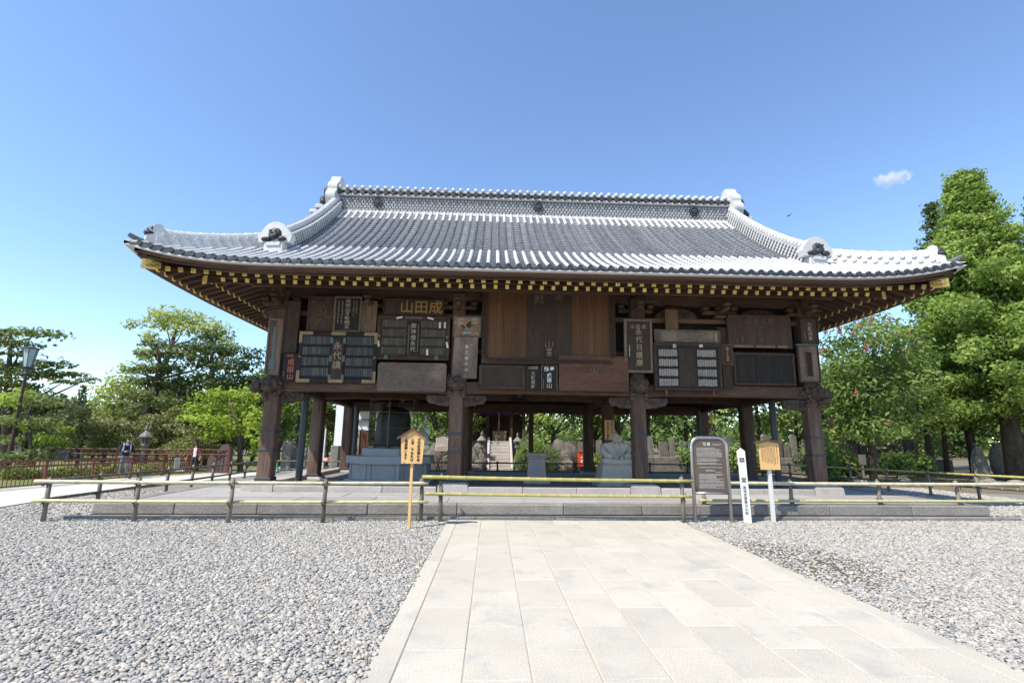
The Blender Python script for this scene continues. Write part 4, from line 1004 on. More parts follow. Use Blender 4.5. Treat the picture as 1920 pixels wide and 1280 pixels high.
# 16
r, w, h = plaque('votive_plaque', (1014, 685, 1045.5, 732), 'black board with bold white characters inside a thin white border', W['black'], None, Y=13.35)
text(r, '納 奉', 0, h*.34, h*.18, M['letterwhite'], bold=.035); text(r, '成田', 0, h*.0, h*.20, M['letterwhite'], vertical=True, bold=.035, gap=.92); text(r, '山', 0, -h*.31, h*.23, M['lettertan'], bold=.04)
m = MB()
for a, b in (((-w*.47, -.003, -h*.48), (-w*.455, -.0005, h*.48)), ((w*.455, -.003, -h*.48), (w*.47, -.0005, h*.48)), ((-w*.47, -.0035, h*.48), (w*.47, -.001, h*.49))): m.box(a, b)
m.build('painted_border', M['letterpale'], r); marks(r, -w*.40, -w*.28, -h*.4, -h*.05, 1, M['letterpale'], seed=16, y=-.001)
# 17
r, w, h = plaque('votive_plaque', (1048, 667, 1179, 733), 'wide reddish brown board with flowing grain', W['redwood'], W['redwood'], .04, Y=13.36, recess=.014)
text(r, '火', .02, .05, .28, M['letterfaint'], y=.004, bold=.01)
# 18
r, w, h = plaque('votive_plaque', (1171, 598, 1224, 698), 'tall framed plaque with five tan brush characters in a column', W['dark'], W['greyframe'], .07, Y=13.34, lean=.05)
text(r, '永代日護摩', .02, -.06, h*.145, M['lettertan'], y=.02, vertical=True, bold=.004, gap=.95); text(r, '山 田 成', 0, h*.35, h*.085, M['letterpale'], y=.02); marks(r, -w*.36, -w*.27, -h*.2, .02, 1, M['letterwhite'], y=.028, seed=18)
# 19
r, w, h = plaque('votive_plaque', (1181, 556, 1211, 598), 'small plain house-shaped board above the five-character plaque', W['brown'], None, outline=[(-.82, -1), (.82, -1), (.9, .66), (0, .92), (-.9, .66)], Y=13.42)
MB().prism([(-w*.56, h*.28), (0, h*.50), (w*.56, h*.28), (w*.56, h*.22), (0, h*.43), (-w*.56, h*.22)], -.05, .1, 'y').build('little_roof', W['brown'], r)
# 20
r, w, h = plaque('votive_plaque', (1248, 580, 1272, 618), 'small orange brown plaque with worn picture above the long text board', wd('orange_board', (.19, .11, .06), (.12, .07, .045), None), W['greyframe'], .03)
MB().prism([(-w*.55, h*.50), (0, h*.56), (w*.55, h*.50), (w*.55, h*.53), (0, h*.60), (-w*.55, h*.53)], -.03, .08, 'y').build('little_roof', W['brown'], r)
# 21
r, w, h = plaque('votive_plaque', (1227, 618, 1351, 642.5), 'long low board of small pale writing over the white slip rack', W['greyv'], W['greyframe'], .035, Y=13.42)
marks(r, -w*.40, w*.40, -h*.36, h*.30, 4, M['letterpale'], vertical=False, y=.026, seed=21); MB().box((w*.42, .01, -h*.36), (w*.45, .029, h*.34)).build('title_strip', M['lettertan'], r)
# 22
r, w, h = plaque('name_rack', (1227, 643, 1354, 732), 'black rack with rows of whitish name slips and a white sticker', W['black'], W['dark'], .085, cat='rack', Y=13.34, lean=.05)
for sx in (-1, 1):
    x0, x1 = (-w*.43, -w*.15) if sx < 0 else (w*.14, w*.42)
    for k in range(4):
        zt_ = h*.36-k*h*.205; slips(r, x0, x1, zt_-h*.15, zt_, 8, [M['slipw'], M['letterpale']], 120+k+sx*9, .25)
text(r, '納', -w*.19, h*.425, h*.085, M['letterwhite'], y=-.003, bold=.04); text(r, '奉', w*.20, h*.425, h*.085, M['letterwhite'], y=-.003, bold=.04)
MB().blob((w*.08, .024, h*.09), (.035, .006, .09), 401, .4, 2).blob((w*.105, .024, h*.19), (.028, .006, .03), 402, .2, 1).build('torn_sticker', M['letterwhite'], r)
MB().box((-w*.13, .012, -h*.42), (w*.12, .026, h*.40), bev=.01).build('centre_tablet', W['dark'], r)
for x in (-w*.33, w*.36): MB().box((x-.03, .0, -h*.5-.14), (x+.03, .06, -h*.5+.01), bev=.006).build('support_bracket', W['redwood'], r)
# 23, 28, 24b
r, w, h = plaque('votive_plaque', (1354, 645, 1374.5, 684), 'small brown plaque with orange ladle-shaped relief', W['brown'], W['tanframe'], .022)
MB().lathe([(.035, 0), (.05, .10), (.02, .22), (.03, .42)], (0, .02, -h*.33), 8).blob((0, .012, h*.28), (.06, .02, .06), 5, .1).build('ladle_relief', plain('orange_relief', (.32, .16, .08), .7), r)
r, w, h = plaque('votive_plaque', (1356, 685, 1375, 727), 'small dark board under the ladle plaque', W['dark'], W['brown'], .02)
r, w, h = plaque('votive_plaque', (1345, 613, 1370, 644), 'small blank brown board beside the wide clipped-corner board', W['brown'], W['dark'], .03, Y=13.5)
# 24
r, w, h = plaque('votive_plaque', (1365, 591, 1484, 652), 'wide brown board with faint worn characters and clipped top corners', W['brown'], None, outline=[(-1, -1), (1, -1), (1, .84), (.93, 1), (-.93, 1), (-1, .84)])
text(r, '山 岳 成 門', .0, h*.30, h*.19, M['letterfaint'], bold=.01); text(r, '不動尊', .0, -h*.10, h*.17, M['letterfaint'], vertical=True, gap=.95); marks(r, -w*.29, -w*.265, -h*.36, -h*.16, 1, M['letterpale'], y=-.001, seed=24)
m = MB()
for a, b in ((-.42, -.12), (-.08, .22), (.26, .42)): m.box((w*a, -.012, -h*.49), (w*b, -.001, -h*.42), bev=.005)
m.build('wedge_strip', W['tanframe'], r)
# 25
r, w, h = plaque('votive_plaque', (1376, 661, 1492, 722), 'large blank nearly black board above the right beam', W['black'], W['dark'], .07)
for k in range(3): MB().box((-w*.42+k*w*.29, .022, -h*.36), (-w*.42+(k+.93)*w*.29, .029, h*.34)).build('inner_panel', W['black'], r)
# 26, 27
r, w, h = plaque('votive_plaque', (1502, 597, 1535, 645.5), 'small plaque with four pale characters on the right corner column', W['brown'], W['dark'], .03, Y=13.42)
text(r, '心願成就', .02, -.0, h*.19, M['letterpale'], y=.02, vertical=True, bold=.015, gap=.92); marks(r, -w*.30, -w*.22, -h*.34, -h*.02, 1, M['letterpale'], y=.028, seed=26)
r, w, h = plaque('votive_plaque', (1497.5, 646, 1538, 717), 'grey peeling plaque with a dark slot on the right corner column', W['greyv'], W['dark'], .045, Y=13.40)
MB().box((-.07, .01, -h*.32), (.07, .028, h*.30), bev=.01).build('dark_slot', W['black'], r)
for sx in (-1, 1): MB().box((min(sx*.075, sx*.10), .006, -h*.34), (max(sx*.075, sx*.10), .0285, h*.30)).build('red_edging', plain('red_lacquer_edge', (.16, .075, .05), .7), r)
MB().box((-w/2-.01, -.006, h/2-.03), (w/2+.01, .085, h/2+.012)).build('green_cap', M['verdigris'], r)
# inside: small dark tablet with gold marks under the middle beam, and the notice above the statue
r, w, h = plaque('notice_board', (1134, 787, 1152.5, 824.5), 'yellow wooden notice with black characters on an inner column above the stone statue', M['signwood'], None, Y=17.19, cat='sign', lean=0)
r['group'] = 'x'; del r['group']
text(r, '市川團十郎像', -w*.20, -h*.06, h*.15, M['ink'], vertical=True, bold=.02, gap=.92, y=-.002); text(r, '成田屋七代目', w*.26, h*.12, h*.105, M['ink'], vertical=True, bold=.01, gap=.92, y=-.002)
r, w, h = plaque('votive_plaque', (958, 728, 990, 752), 'dark tablet with gold marks hanging inside behind the middle beam', W['black'], W['dark'], .05, Y=17.1)
text(r, '堂', 0, -.02, .2, M['lettergold'], y=.02)
# ================================================================ BAMBOO FENCES
def bamboo_rail(parent, a, b, r, mat, seed, name='rail'):
    a, b = Vector(a), Vector(b); L = (b-a).length; d = (b-a)/L; q = random.Random(seed); t = q.uniform(.05, .2)
    pts = []; rads = []; nodes = []
    pts.append(a); rads.append(r)
    while t < L-.03:
        for dt, k in ((-.022, 1.0), (-.008, 1.10), (.0, .97), (.008, 1.12), (.024, 1.0)): pts.append(a+d*(t+dt)); rads.append(r*k*(1-.12*t/L))
        nodes.append(t); t += q.uniform(.27, .36)
    pts.append(b); rads.append(r*.88)
    sag = [p+Vector((0, 0, -.012*math.sin(PI*min(1, (p-a).length/L)))) for p in pts]
    o = MB().tube(sag, rads, 10).build(name, mat, parent, smooth=True)
    m = MB()
    for t in nodes:
        p = a+d*t+Vector((0, 0, -.012*math.sin(PI*t/L))); m.cyl(p-d*.006, p+d*.006, r*1.125*(1-.12*t/L), n=10)
    m.build('node_rings', M['bamboopale'], o); return o
def fence(label, posts, rails, group='bamboo fence sections round the hall', postmat=None, pr=.042, seed=0, dark=False):
    """posts: (x, y, height); rails: (a, b, radius, material)"""
    root = empty('bamboo_fence', (posts[0][0], posts[0][1], gz(posts[0][0], posts[0][1]))); tag(root, label, 'fence', group); O = Vector(root.location)
    for k, (x, y, h) in enumerate(posts):
        z = gz(x, y); p = MB().tube([(x-O.x, y-O.y, z-.15-O.z), (x-O.x+random.uniform(-.01, .01), y-O.y, z+h*.5-O.z), (x-O.x+random.uniform(-.015, .015), y-O.y, z+h-O.z)], [pr*1.05, pr, pr*.95], 9).build('post', postmat or M['post'], root, smooth=True)
        for (a, b, r, mt) in rails:
            m = MB()
            a, b = Vector(a), Vector(b); t = max(0, min(1, ((Vector((x, y, 0))-Vector((a.x, a.y, 0))).dot(Vector((b.x-a.x, b.y-a.y, 0))))/((b.x-a.x)**2+(b.y-a.y)**2))); zz = a.lerp(b, t).z
            if zz > z+h+.1: continue
            q = Vector((x, y, zz))-O
            m.tube([q+Vector((-.05, -.05, -.05)), q+Vector((.045, -.075, .0)), q+Vector((.05, -.03, .05)), q+Vector((-.02, .05, .045)), q+Vector((-.06, -.02, .0)), q+Vector((-.0, -.085, -.03)), q+Vector((.03, -.07, -.12))], .0085, 5)
            m.build('cord_tie', M['cord'], p)
        if not dark: MB().cyl((x-O.x-.006, y-O.y-.01, z+h-.10-O.z), (x-O.x, y-O.y, z+h+.035-O.z), pr*.75, pr*.45, 7).build('post_tip', M['bamboodark'] if k % 2 else M['post'], p)
    for k, (a, b, r, mt) in enumerate(rails): bamboo_rail(root, Vector(a)-O, Vector(b)-O, r, mt, seed*10+k)
    return root
g = lambda px, py: at_g(px, py)[:2]
PL = [(*g(80, 978), .82), (*g(250, 978), .83), (*g(428, 980), .83), (*g(605, 980), .83), (*g(788, 977), .84)]
fence('bleached bamboo fence before the terrace, on the lamp side of the stone path', PL, [(at_y(66, 902, 10.33), at_y(803, 905.5, 10.56), .038, M['bamboopale']), (at_y(62, 938, 10.33), at_y(803, 940.5, 10.56), .034, M['bamboo'])], seed=1)
PC = [(*g(825, 978), .92), (*g(1283, 980), .92)]
fence('bright yellow-green bamboo barrier across the end of the stone path', PC, [(at_y(792, 893.5, 10.52), at_y(1300, 901.5, 10.55), .038, M['bamboogreen']), (at_y(796, 925, 10.52), at_y(1300, 930.5, 10.55), .031, M['bamboogreen'])], seed=2)
PRr = [(*g(1322, 972), .80), (*g(1487, 972), .82), (*g(1653, 972), .83), (*g(1803, 972), .83), (11.2, 11.42, .83), (13.2, 11.45, .83)]
e0, e1 = at_y(1312, 905, 11.15), at_y(1312, 938, 11.15)
fence('bamboo fence before the terrace, behind the metal information board', PRr, [(e0, (13.5, 11.42, .78), .038, M['bamboopale']), (e1, (13.5, 11.42, .41), .034, M['bamboo'])], seed=3)
def side(ax, ay, bx, by, n, h): return [(ax+(bx-ax)*k/(n-1), ay+(by-ay)*k/(n-1), h) for k in range(n)]
A, B = (-10.32, 10.62), (-11.55, 22.3)
fence('old grey bamboo fence along the pale walkway', side(*A, *B, 9, .80)[1:], [((A[0], A[1]-.2, .76), (B[0], B[1], .72+gz(*B)), .034, M['bamboodark']), ((A[0], A[1]-.2, .40), (B[0], B[1], .36+gz(*B)), .034, M['bamboodark'])], seed=4, postmat=M['post'])
A, B = (14.2, 12.6), (10.7, 22.3)
fence('weathered green bamboo fence beside the pink-flowered tree', side(*A, *B, 9, .80), [((*A, .76), (*B, .74), .038, M['bamboogreen']), ((*A, .40), (*B, .38), .034, M['bamboodark'])], seed=5)
A, B = (-11.5, 22.5), (10.7, 22.5)
fence('dark bamboo fence behind the hall in front of the stone stairs', side(*A, *B, 14, .72), [((*A, .64), (*B, .66), .032, M['bamboodark']), ((*A, .30), (*B, .31), .028, M['bamboodark'])], seed=6, postmat=M['bamboodark'], dark=True)

# ================================================================ SIGNS
def gabled_sign(name, label, px_bottom, box, Y, board, postmat, roofmat, post_w=.045, flare=.14, roof_h=.28):
    gx = at_g(*px_bottom); Y = gx[1] if Y is None else Y
    x0, x1, z0, z1 = pbox(box, Y); cx = (x0+x1)/2
    root = tag(empty(name, (cx, Y, 0)), label, 'sign', None); w = x1-x0; h = z1-z0; ap = w*.5*roof_h*2
    MB().box((-post_w/2, .002, -.25), (post_w/2, post_w, z1-.02), bev=.004).build('post', postmat, root)
    o = MB().prism([(-w*.5*(1-flare), z0), (w*.5*(1-flare), z0), (w*.5, z1-ap), (0, z1), (-w*.5, z1-ap)], -.035, 0, 'y').build('board', board, root)
    t = .028; ov = w*.16
    for s in (-1, 1):
        dx, dz = s*(w*.5+ov), -(w*.5+ov)*roof_h*2
        vs = []
        for y in (-.08, .06): vs += [(0, y, z1+.006), (dx, y, z1+dz+.006), (dx, y, z1+dz+t+.006), (0, y, z1+t+.012)]
        MB().add(vs, [(0, 1, 2, 3), (7, 6, 5, 4), (0, 4, 5, 1), (1, 5, 6, 2), (2, 6, 7, 3), (3, 7, 4, 0)]).build('roof_board', roofmat, root)
    return root, w, z0, z1
r, w, z0, z1 = gabled_sign('notice_sign', 'orange gabled wooden notice with three black columns of characters on a thin post', (767, 992), (751.5, 806, 796, 868.5), 9.74, M['signwood'], M['signwood'], M['roofbrown'], .05, .14, .30)
hh = z1-z0
for k, s in enumerate(('文化財保護の為', '入堂、千社札は', 'ご遠慮願います。')):
    text(r, s, w*(.27-.27*k), z0+hh*.41, hh*.108, M['ink'], y=-.0355, vertical=True, bold=.008, gap=.90)
r, w, z0, z1 = gabled_sign('notice_sign', 'orange gabled notice covered in fine writing on a white post', (1447, 979), (1423, 827, 1460, 880), 10.73, M['signwood'], M['white'], M['roofbrown'], .07, .03, .10)
marks(r, -w*.42, w*.30, z0+.05, z1-.10, 10, M['roofbrown'], y=-.0355, seed=61, rag=.3); marks(r, w*.33, w*.42, z0+.10, z1-.09, 1, M['ink'], y=-.0355, seed=62, rag=.1)
r, w, z0, z1 = gabled_sign('notice_sign', 'small whitish gabled notice with a second plate on a dark red post behind the hall', (828, 893), (817.5, 814, 840.5, 835), 26.4, M['signpale'], M['rust'], M['roofbrown'], .07, .06, .13)
marks(r, -w*.42, w*.42, z0+.04, z1-.14, 7, M['inkgrey'], y=-.036, seed=63)
zb = at_y(829, 845, 26.4)[2]; MB().box((-w*.52, -.03, zb), (w*.50, 0, z0-.02), bev=.004).build('lower_plate', M['signpale'], r); marks(r, -w*.45, w*.42, zb+.03, z0-.05, 4, M['inkgrey'], vertical=False, y=-.0305, seed=64)
# white square marker post
g0 = at_g(1403, 980); zt_ = at_y(1391, 840, g0[1])[2]
r = tag(empty('marker_post', (g0[0]-.01, g0[1], 0), .42), 'white square wooden marker post with a pyramid top and black characters', 'post'); q = .075
r.rotation_euler = (0, -.018, -.42)
MB().add([(sx*q, sy*q, z) for z in (-.2, zt_-.06) for sx, sy in ((-1, -1), (1, -1), (1, 1), (-1, 1))]+[(0, 0, zt_+.005)], [(3, 2, 1, 0), (0, 1, 5, 4), (1, 2, 6, 5), (2, 3, 7, 6), (3, 0, 4, 7), (4, 5, 8), (5, 6, 8), (6, 7, 8), (7, 4, 8)]).build('shaft', M['white'], r)
text(r, '額', 0, 1.28, .11, M['inkgrey'], y=-q-.001, bold=.01); text(r, '堂', 0, .87, .11, M['inkgrey'], y=-q-.001, bold=.01); text(r, '国指定重要文化財', 0, .46, .074, M['inkgrey'], y=-q-.001, vertical=True, gap=.95)
side_face = empty('side_lettering', (0, 0, 0)); side_face.parent = r; side_face.rotation_euler = (0, 0, -PI/2)
text(side_face, '額', 0, 1.28, .10, M['inkgrey'], y=-q-.001); text(side_face, '堂', 0, .87, .10, M['inkgrey'], y=-q-.001); text(side_face, '国指定重要文化財', 0, .46, .07, M['inkgrey'], y=-q-.001, vertical=True, gap=.95)
MB().box((-q-.012, -.03, 1.18), (-q-.001, .03, 1.48)).build('old_tag', M['signpale'], r)
# metal information board
ga, gb = at_g(1309, 981), at_g(1370, 978.5); Y = (ga[1]+gb[1])/2
xa, xb = ga[0]-.02, gb[0]-.02; ztop = at_y(1329, 820, Y)[2]; w = xb-xa
r = tag(empty('information_board', ((xa+xb)/2, Y, 0), .02), 'brown metal information board in a rounded steel tube frame', 'sign'); R = .20
pts = [(-w/2, 0, -.2), (-w/2, 0, ztop-R)]+[(-w/2+R-R*math.cos(a), 0, ztop-R+R*math.sin(a)) for a in (.3, .6, .9, 1.2, 1.45)]+[(w/2-R+R*math.cos(a), 0, ztop-R+R*math.sin(a)) for a in (1.45, 1.2, .9, .6, .3)]+[(w/2, 0, ztop-R), (w/2, 0, -.2)]
MB().tube(pts, .036, 10).build('tube_frame', M['chrome'], r, smooth=True)
zl = at_y(1335, 924, Y)[2]
MB().tube([(-w/2+.03, 0, zl), (w/2-.03, 0, zl)], .028, 8).build('bottom_rail', M['chrome'], r, smooth=True)
rr = R-.02
MB().prism([(-w/2+.03, zl+.02), (w/2-.03, zl+.02), (w/2-.03, ztop-R)]+[(w/2-R+.0+rr*math.cos(a)*.95, ztop-R+rr*math.sin(a)*.95) for a in (.3, .6, .9, 1.2, 1.5)]+[(-w/2+R-rr*math.cos(a)*.95, ztop-R+rr*math.sin(a)*.95) for a in (1.5, 1.2, .9, .6, .3)]+[(-w/2+.03, ztop-R)], -.008, .012, 'y').build('panel', M['signbrown'], r)
hp = ztop-zl; f = lambda t: ztop-hp*t
text(r, '額 堂', -.05, f(.125), .07, M['letterwhite'], y=-.009, bold=.02)
marks(r, .08, w*.34, f(.14), f(.115), 1, M['letterwhite'], vertical=False, y=-.009, seed=70)
for k, (a, b, n) in enumerate(((.18, .36, 8), (.375, .44, 3), (.455, .495, 2))): marks(r, -w*.36, w*.34, f(b), f(a), n, M['letterwhite'], vertical=False, y=-.009, seed=71+k, fill=.55, rag=.4)
MB().box((-w*.32, -.010, f(.545)), (w*.34, -.0085, f(.540))).build('divider', M['letterwhite'], r)
marks(r, -w*.13, w*.13, f(.61), f(.585), 1, M['letterwhite'], vertical=False, y=-.009, seed=79, fill=.9); marks(r, w*.13, w*.33, f(.635), f(.622), 1, M['letterwhite'], vertical=False, y=-.009, seed=80)
for k, (a, b, n) in enumerate(((.655, .755, 6), (.765, .815, 3), (.825, .915, 5))): marks(r, -w*.33, w*.35, f(b), f(a), n, M['letterwhite'], vertical=False, y=-.009, seed=81+k, fill=.6, rag=.35)

# ================================================================ MONUMENTS UNDER THE ROOF
# bronze bell in a glazed case on an octagonal granite base
bx, by, fz = -4.72, 16.35, .305
r = tag(empty('bell_pedestal', (bx, by, fz)), 'octagonal grey granite base with recessed panels under the hall', 'pedestal')
def octa(rad, z0, z1): return [(rad, z0), (rad, z1)]
MB().lathe(octa(1.42, -.02, .13), n=8, rot=PI/8).build('base_course', M['granitegrey'], r)
MB().lathe(octa(1.26, .13, .60), n=8, rot=PI/8).build('drum', M['granitegrey'], r)
MB().lathe(octa(1.40, .60, .82), n=8, rot=PI/8).build('cornice', M['granitegrey'], r)
for k in range(8):
    a = k*PI/4; d = Vector((math.cos(a), math.sin(a), 0)); n = Vector((-d.y, d.x, 0)); ap = 1.26*math.cos(PI/8)
    for s0, s1, t in ((-.47, -.36, .035), (-.34, .34, .02), (.36, .47, .035)):
        vs = [d*(ap-.02+q)+n*s+Vector((0, 0, z)) for q in (0, .02+t) for s, z in ((s0, .14), (s1, .14), (s1, .59), (s0, .59))]
        MB().add(vs, [(0, 3, 2, 1), (4, 5, 6, 7), (0, 1, 5, 4), (1, 2, 6, 5), (2, 3, 7, 6), (3, 0, 4, 7)]).build('stone_panel', M['granitegrey'], r)
    vs = None
MB().lathe([(.95, .82), (.95, 1.02), (.92, 1.05)], n=8, rot=PI/8).build('upper_step', M['granitegrey'], r)
r = tag(empty('bronze_bell', (bx, by, fz+1.06)), 'dark bronze bell standing inside the glazed case', 'bell')
prof_b = [(.59, .06), (.61, .10), (.58, .16), (.555, .5), (.53, .95), (.50, 1.08), (.43, 1.2), (.26, 1.28), (.05, 1.30)]
MB().lathe(prof_b, n=28).build('bell_body', M['bronze'], r, smooth=True)
m = MB()
for k in range(24):
    a = k*PI/12
    for q in range(3): m.blob((math.cos(a)*(.54-.01*q), math.sin(a)*(.54-.01*q), .82+q*.09), (.022,)*3, 1, 0, 1)
m.build('bosses', M['bronze'], r); MB().tube([(-.1, 0, 1.28), (-.09, 0, 1.42), (.09, 0, 1.42), (.1, 0, 1.28)], .035, 7).build('hanging_loop', M['bronze'], r)
for k in range(6):
    a = k*PI/3; MB().box((math.cos(a)*.43-.06, math.sin(a)*.43-.06, 0), (math.cos(a)*.43+.06, math.sin(a)*.43+.06, .12)).build('foot_block', M['granitewarm'], r)
gl = bpy.data.materials.new('clear_case_pane'); gl.use_nodes = True; nt = gl.node_tree; nt.nodes.remove(nt.nodes['Principled BSDF'])
tr = nt.nodes.new('ShaderNodeBsdfTransparent'); tr.inputs[0].default_value = (.93, .95, .95, 1); gs = nt.nodes.new('ShaderNodeBsdfGlossy'); gs.inputs['Roughness'].default_value = .03; mx = nt.nodes.new('ShaderNodeMixShader'); fr = nt.nodes.new('ShaderNodeFresnel'); fr.inputs[0].default_value = 1.12
nt.links.new(fr.outputs[0], mx.inputs[0]); nt.links.new(tr.outputs[0], mx.inputs[1]); nt.links.new(gs.outputs[0], mx.inputs[2]); nt.links.new(mx.outputs[0], nt.nodes['Material Output'].inputs[0])
r = tag(empty('display_case', (bx, by, fz+1.05)), 'hexagonal glazed case with thin metal bars around the bronze bell', 'display case')
ct = [(math.cos(k*PI/3+PI/2)*.80, math.sin(k*PI/3+PI/2)*.80) for k in range(6)]
for k in range(6):
    a, b = ct[k], ct[(k+1) % 6]
    MB().cyl((*a, 0), (*a, 1.52), .014, n=6).build('upright_bar', M['signbrown'], r)
    for z in (.06, .62, 1.10, 1.50): MB().cyl((*a, z), (*b, z), .011, n=6).build('cross_bar', M['signbrown'], r)
    MB().add([(*a, .02), (*b, .02), (*b, 1.5), (*a, 1.5)], [(0, 1, 2, 3)]).build('pane', gl, r)
# small stone stele on stepped base
cx, cy = at_y(1005, 890, 16.3)[:2]
r = tag(empty('stone_pillar_monument', (cx, cy, fz)), 'short square granite monument with a dark inscription panel under the hall', 'monument')
MB().box((-.42, -.36, 0), (.42, .36, .10), bev=.015).build('base_step', M['granitewarm'], r); MB().box((-.36, -.31, .10), (.36, .31, .20), bev=.015).build('base_step', M['granitewarm'], r)
MB().add([(sx*a, sy*a*.86, z) for z, a in ((.20, .30), (.78, .26)) for sx, sy in ((-1, -1), (1, -1), (1, 1), (-1, 1))], [(3, 2, 1, 0), (4, 5, 6, 7), (0, 1, 5, 4), (1, 2, 6, 5), (2, 3, 7, 6), (3, 0, 4, 7)]).build('shaft', M['granitewarm'], r)
MB().box((-.30, -.28, .78), (.30, .28, .83), bev=.01).build('cap', M['granitewarm'], r); MB().box((-.34, -.31, .83), (.34, .31, .95), bev=.03).build('cap', M['granitewarm'], r)
MB().add([(-.12, -.262, .24), (.12, -.262, .24), (.11, -.235, .74), (-.11, -.235, .74), (-.12, -.22, .24), (.12, -.22, .24), (.11, -.2, .74), (-.11, -.2, .74)], [(0, 1, 2, 3), (0, 4, 5, 1), (1, 5, 6, 2), (2, 6, 7, 3), (3, 7, 4, 0)]).build('inscription_panel', M['granitegrey'], r)
# seated stone statue
sx_, sy_ = 2.26, 15.25
fz = .305; r = tag(empty('statue_plinth', (sx_, sy_, fz)), 'pale stone block plinth of the seated statue', 'plinth')
MB().box((-.66, -.50, 0), (.66, .50, .12), bev=.02).build('base_step', M['granitewarm'], r); MB().add([(sx*a, sy*b, z) for z, a, b in ((.12, .58, .44), (.64, .50, .40)) for sx, sy in ((-1, -1), (1, -1), (1, 1), (-1, 1))], [(3, 2, 1, 0), (4, 5, 6, 7), (0, 1, 5, 4), (1, 2, 6, 5), (2, 3, 7, 6), (3, 0, 4, 7)]).build('block', M['statue'], r)
def loft(rings, n=24, noise=0):
    m = MB(); vs = []
    for (cx_, cy_, z, rx_, ry_, p) in rings:
        for k in range(n):
            t = 2*PI*k/n; c, s = math.cos(t), math.sin(t); e = 2/p
            vs.append((cx_+rx_*math.copysign(abs(c)**e, c), cy_+ry_*math.copysign(abs(s)**e, s), z))
    fs = [(i*n+k, i*n+(k+1) % n, (i+1)*n+(k+1) % n, (i+1)*n+k) for i in range(len(rings)-1) for k in range(n)]
    fs += [tuple(range(n-1, -1, -1)), tuple(range((len(rings)-1)*n, len(rings)*n))]
    return m.add(vs, fs)
# kneeling figure in stiff-shouldered formal dress: one continuous body
bm_rings = [(0, -.02, 0, .50, .36, 3), (0, -.03, .10, .50, .36, 2.8), (0, -.02, .18, .46, .33, 2.4), (0, .03, .24, .36, .25, 2.2), (0, .05, .36, .32, .21, 2.2), (0, .05, .48, .36, .20, 2.6), (0, .05, .56, .43, .19, 3.2), (0, .05, .62, .44, .17, 3.4), (0, .05, .66, .30, .14, 2.6), (0, .04, .69, .10, .10, 2), (0, .03, .73, .075, .08, 2), (0, .01, .77, .095, .11, 2.1), (0, .0, .83, .108, .125, 2.1), (0, .01, .89, .10, .12, 2.1), (0, .02, .935, .07, .085, 2), (0, .02, .95, .02, .03, 2)]
r2 = tag(empty('seated_statue', (sx_, sy_, fz+.64)), 'grey stone statue of a kneeling figure in stiff-shouldered formal dress', 'statue')
body = loft(bm_rings)
for s in (-1, 1):
    body.tube([(s*.36, .03, .58), (s*.42, -.06, .40), (s*.34, -.24, .28), (s*.16, -.34, .24)], [.10, .11, .10, .055], 9)
    for k in range(4): body.tube([(s*(.16-.012*k), -.34, .25-.018*k), (s*(.09-.01*k), -.385, .245-.02*k), (s*(.05-.01*k), -.375, .235-.02*k)], .014, 5)
    body.tube([(s*.16, -.33, .265), (s*.11, -.36, .285), (s*.08, -.37, .275)], .015, 5)
    body.blob((s*.26, -.22, .10), (.24, .18, .12), 7, .06); body.blob((s*.107, .01, .83), (.018, .03, .04), 3, .1, 1); body.blob((s*.038, -.105, .855), (.022, .012, .010), 3, .05, 1)
    body.tube([(s*.05, -.10, .66), (s*.10, -.155, .52), (s*.03, -.19, .34)], .022, 6)
body.blob((0, -.122, .825), (.017, .022, .032), 2, .05, 1).tube([(-.03, -.112, .782), (0, -.118, .78), (.03, -.112, .782)], .007, 5).blob((0, .08, .93), (.035, .06, .04), 4, .1, 1)
body.build('figure', M['statue'], r2, smooth=True)
# ================================================================ BEYOND THE HALL
def gp(px, Y):           # ground point below a pixel column, at a distance
    x = at_y(px, 880, Y)[0]; return (x, Y, gz(x, Y))
# ---- stone stairs up to a small shrine
sx0 = (at_y(916, 880, 28)[0]+at_y(957, 880, 28)[0])/2
r = tag(empty('stone_stairs', (sx0, 26.9, 0)), 'pale stone stairs with side kerbs climbing to the small shrine', 'stairs')
for k in range(9): MB().box((-.56, k*.30, k*.175-.02), (.56, 3.0, (k+1)*.175), bev=.012).build('step', M['kerblight'], r)
for s in (-1, 1):
    a, b = sorted((s*.57, s*.70)); MB().prism([(-.1, -.02), (-.1, .18), (2.7, 1.80), (3.0, 1.80), (3.0, -.02)], a, b, 'x').build('side_kerb', M['kerblight'], r)
r = tag(empty('small_shrine', (sx0, 31.0, 1.57)), 'small dark wooden shrine at the head of the stone stairs', 'shrine')
MB().box((-2.2, -1.1, -1.7), (2.2, 2.4, 0), bev=.02).build('stone_podium', M['stone'], r)
for x in (-1.5, -.72, .72, 1.5): MB().box((x-.09, -.5, 0), (x+.09, -.32, 2.5), bev=.015).build('post', M['wood'], r)
MB().box((-1.5, .3, 0), (1.5, 2.0, 2.5)).build('wall', M['wood'], r)
MB().box((-1.75, -.6, 2.38), (1.75, -.25, 2.62), bev=.02).build('beam', M['woodx'], r)
MB().prism([(-1.3, 2.6), (.75, 3.9), (2.8, 2.6), (2.8, 2.75), (.75, 4.15), (-1.3, 2.75)], -2.3, 2.3, 'x').build('roof', M['tiledark'], r)
for s in (-1, 1):
    vs = []; fs = []
    for i in range(13):
        t = i/12; x = s*(1.45*t); zb = 1.80+.45*(1-abs(2*t-1)**1.5)*-.35-.25*(1-t); y = -.55+.04*math.sin(i*2.1)
        vs += [(x, y, 2.36), (x, y, zb)]
    for i in range(12): fs.append((2*i, 2*i+1, 2*i+3, 2*i+2))
    MB().add(vs, fs).build('purple_curtain', plain('purple_cloth', (.075, .02, .085), .9), r)
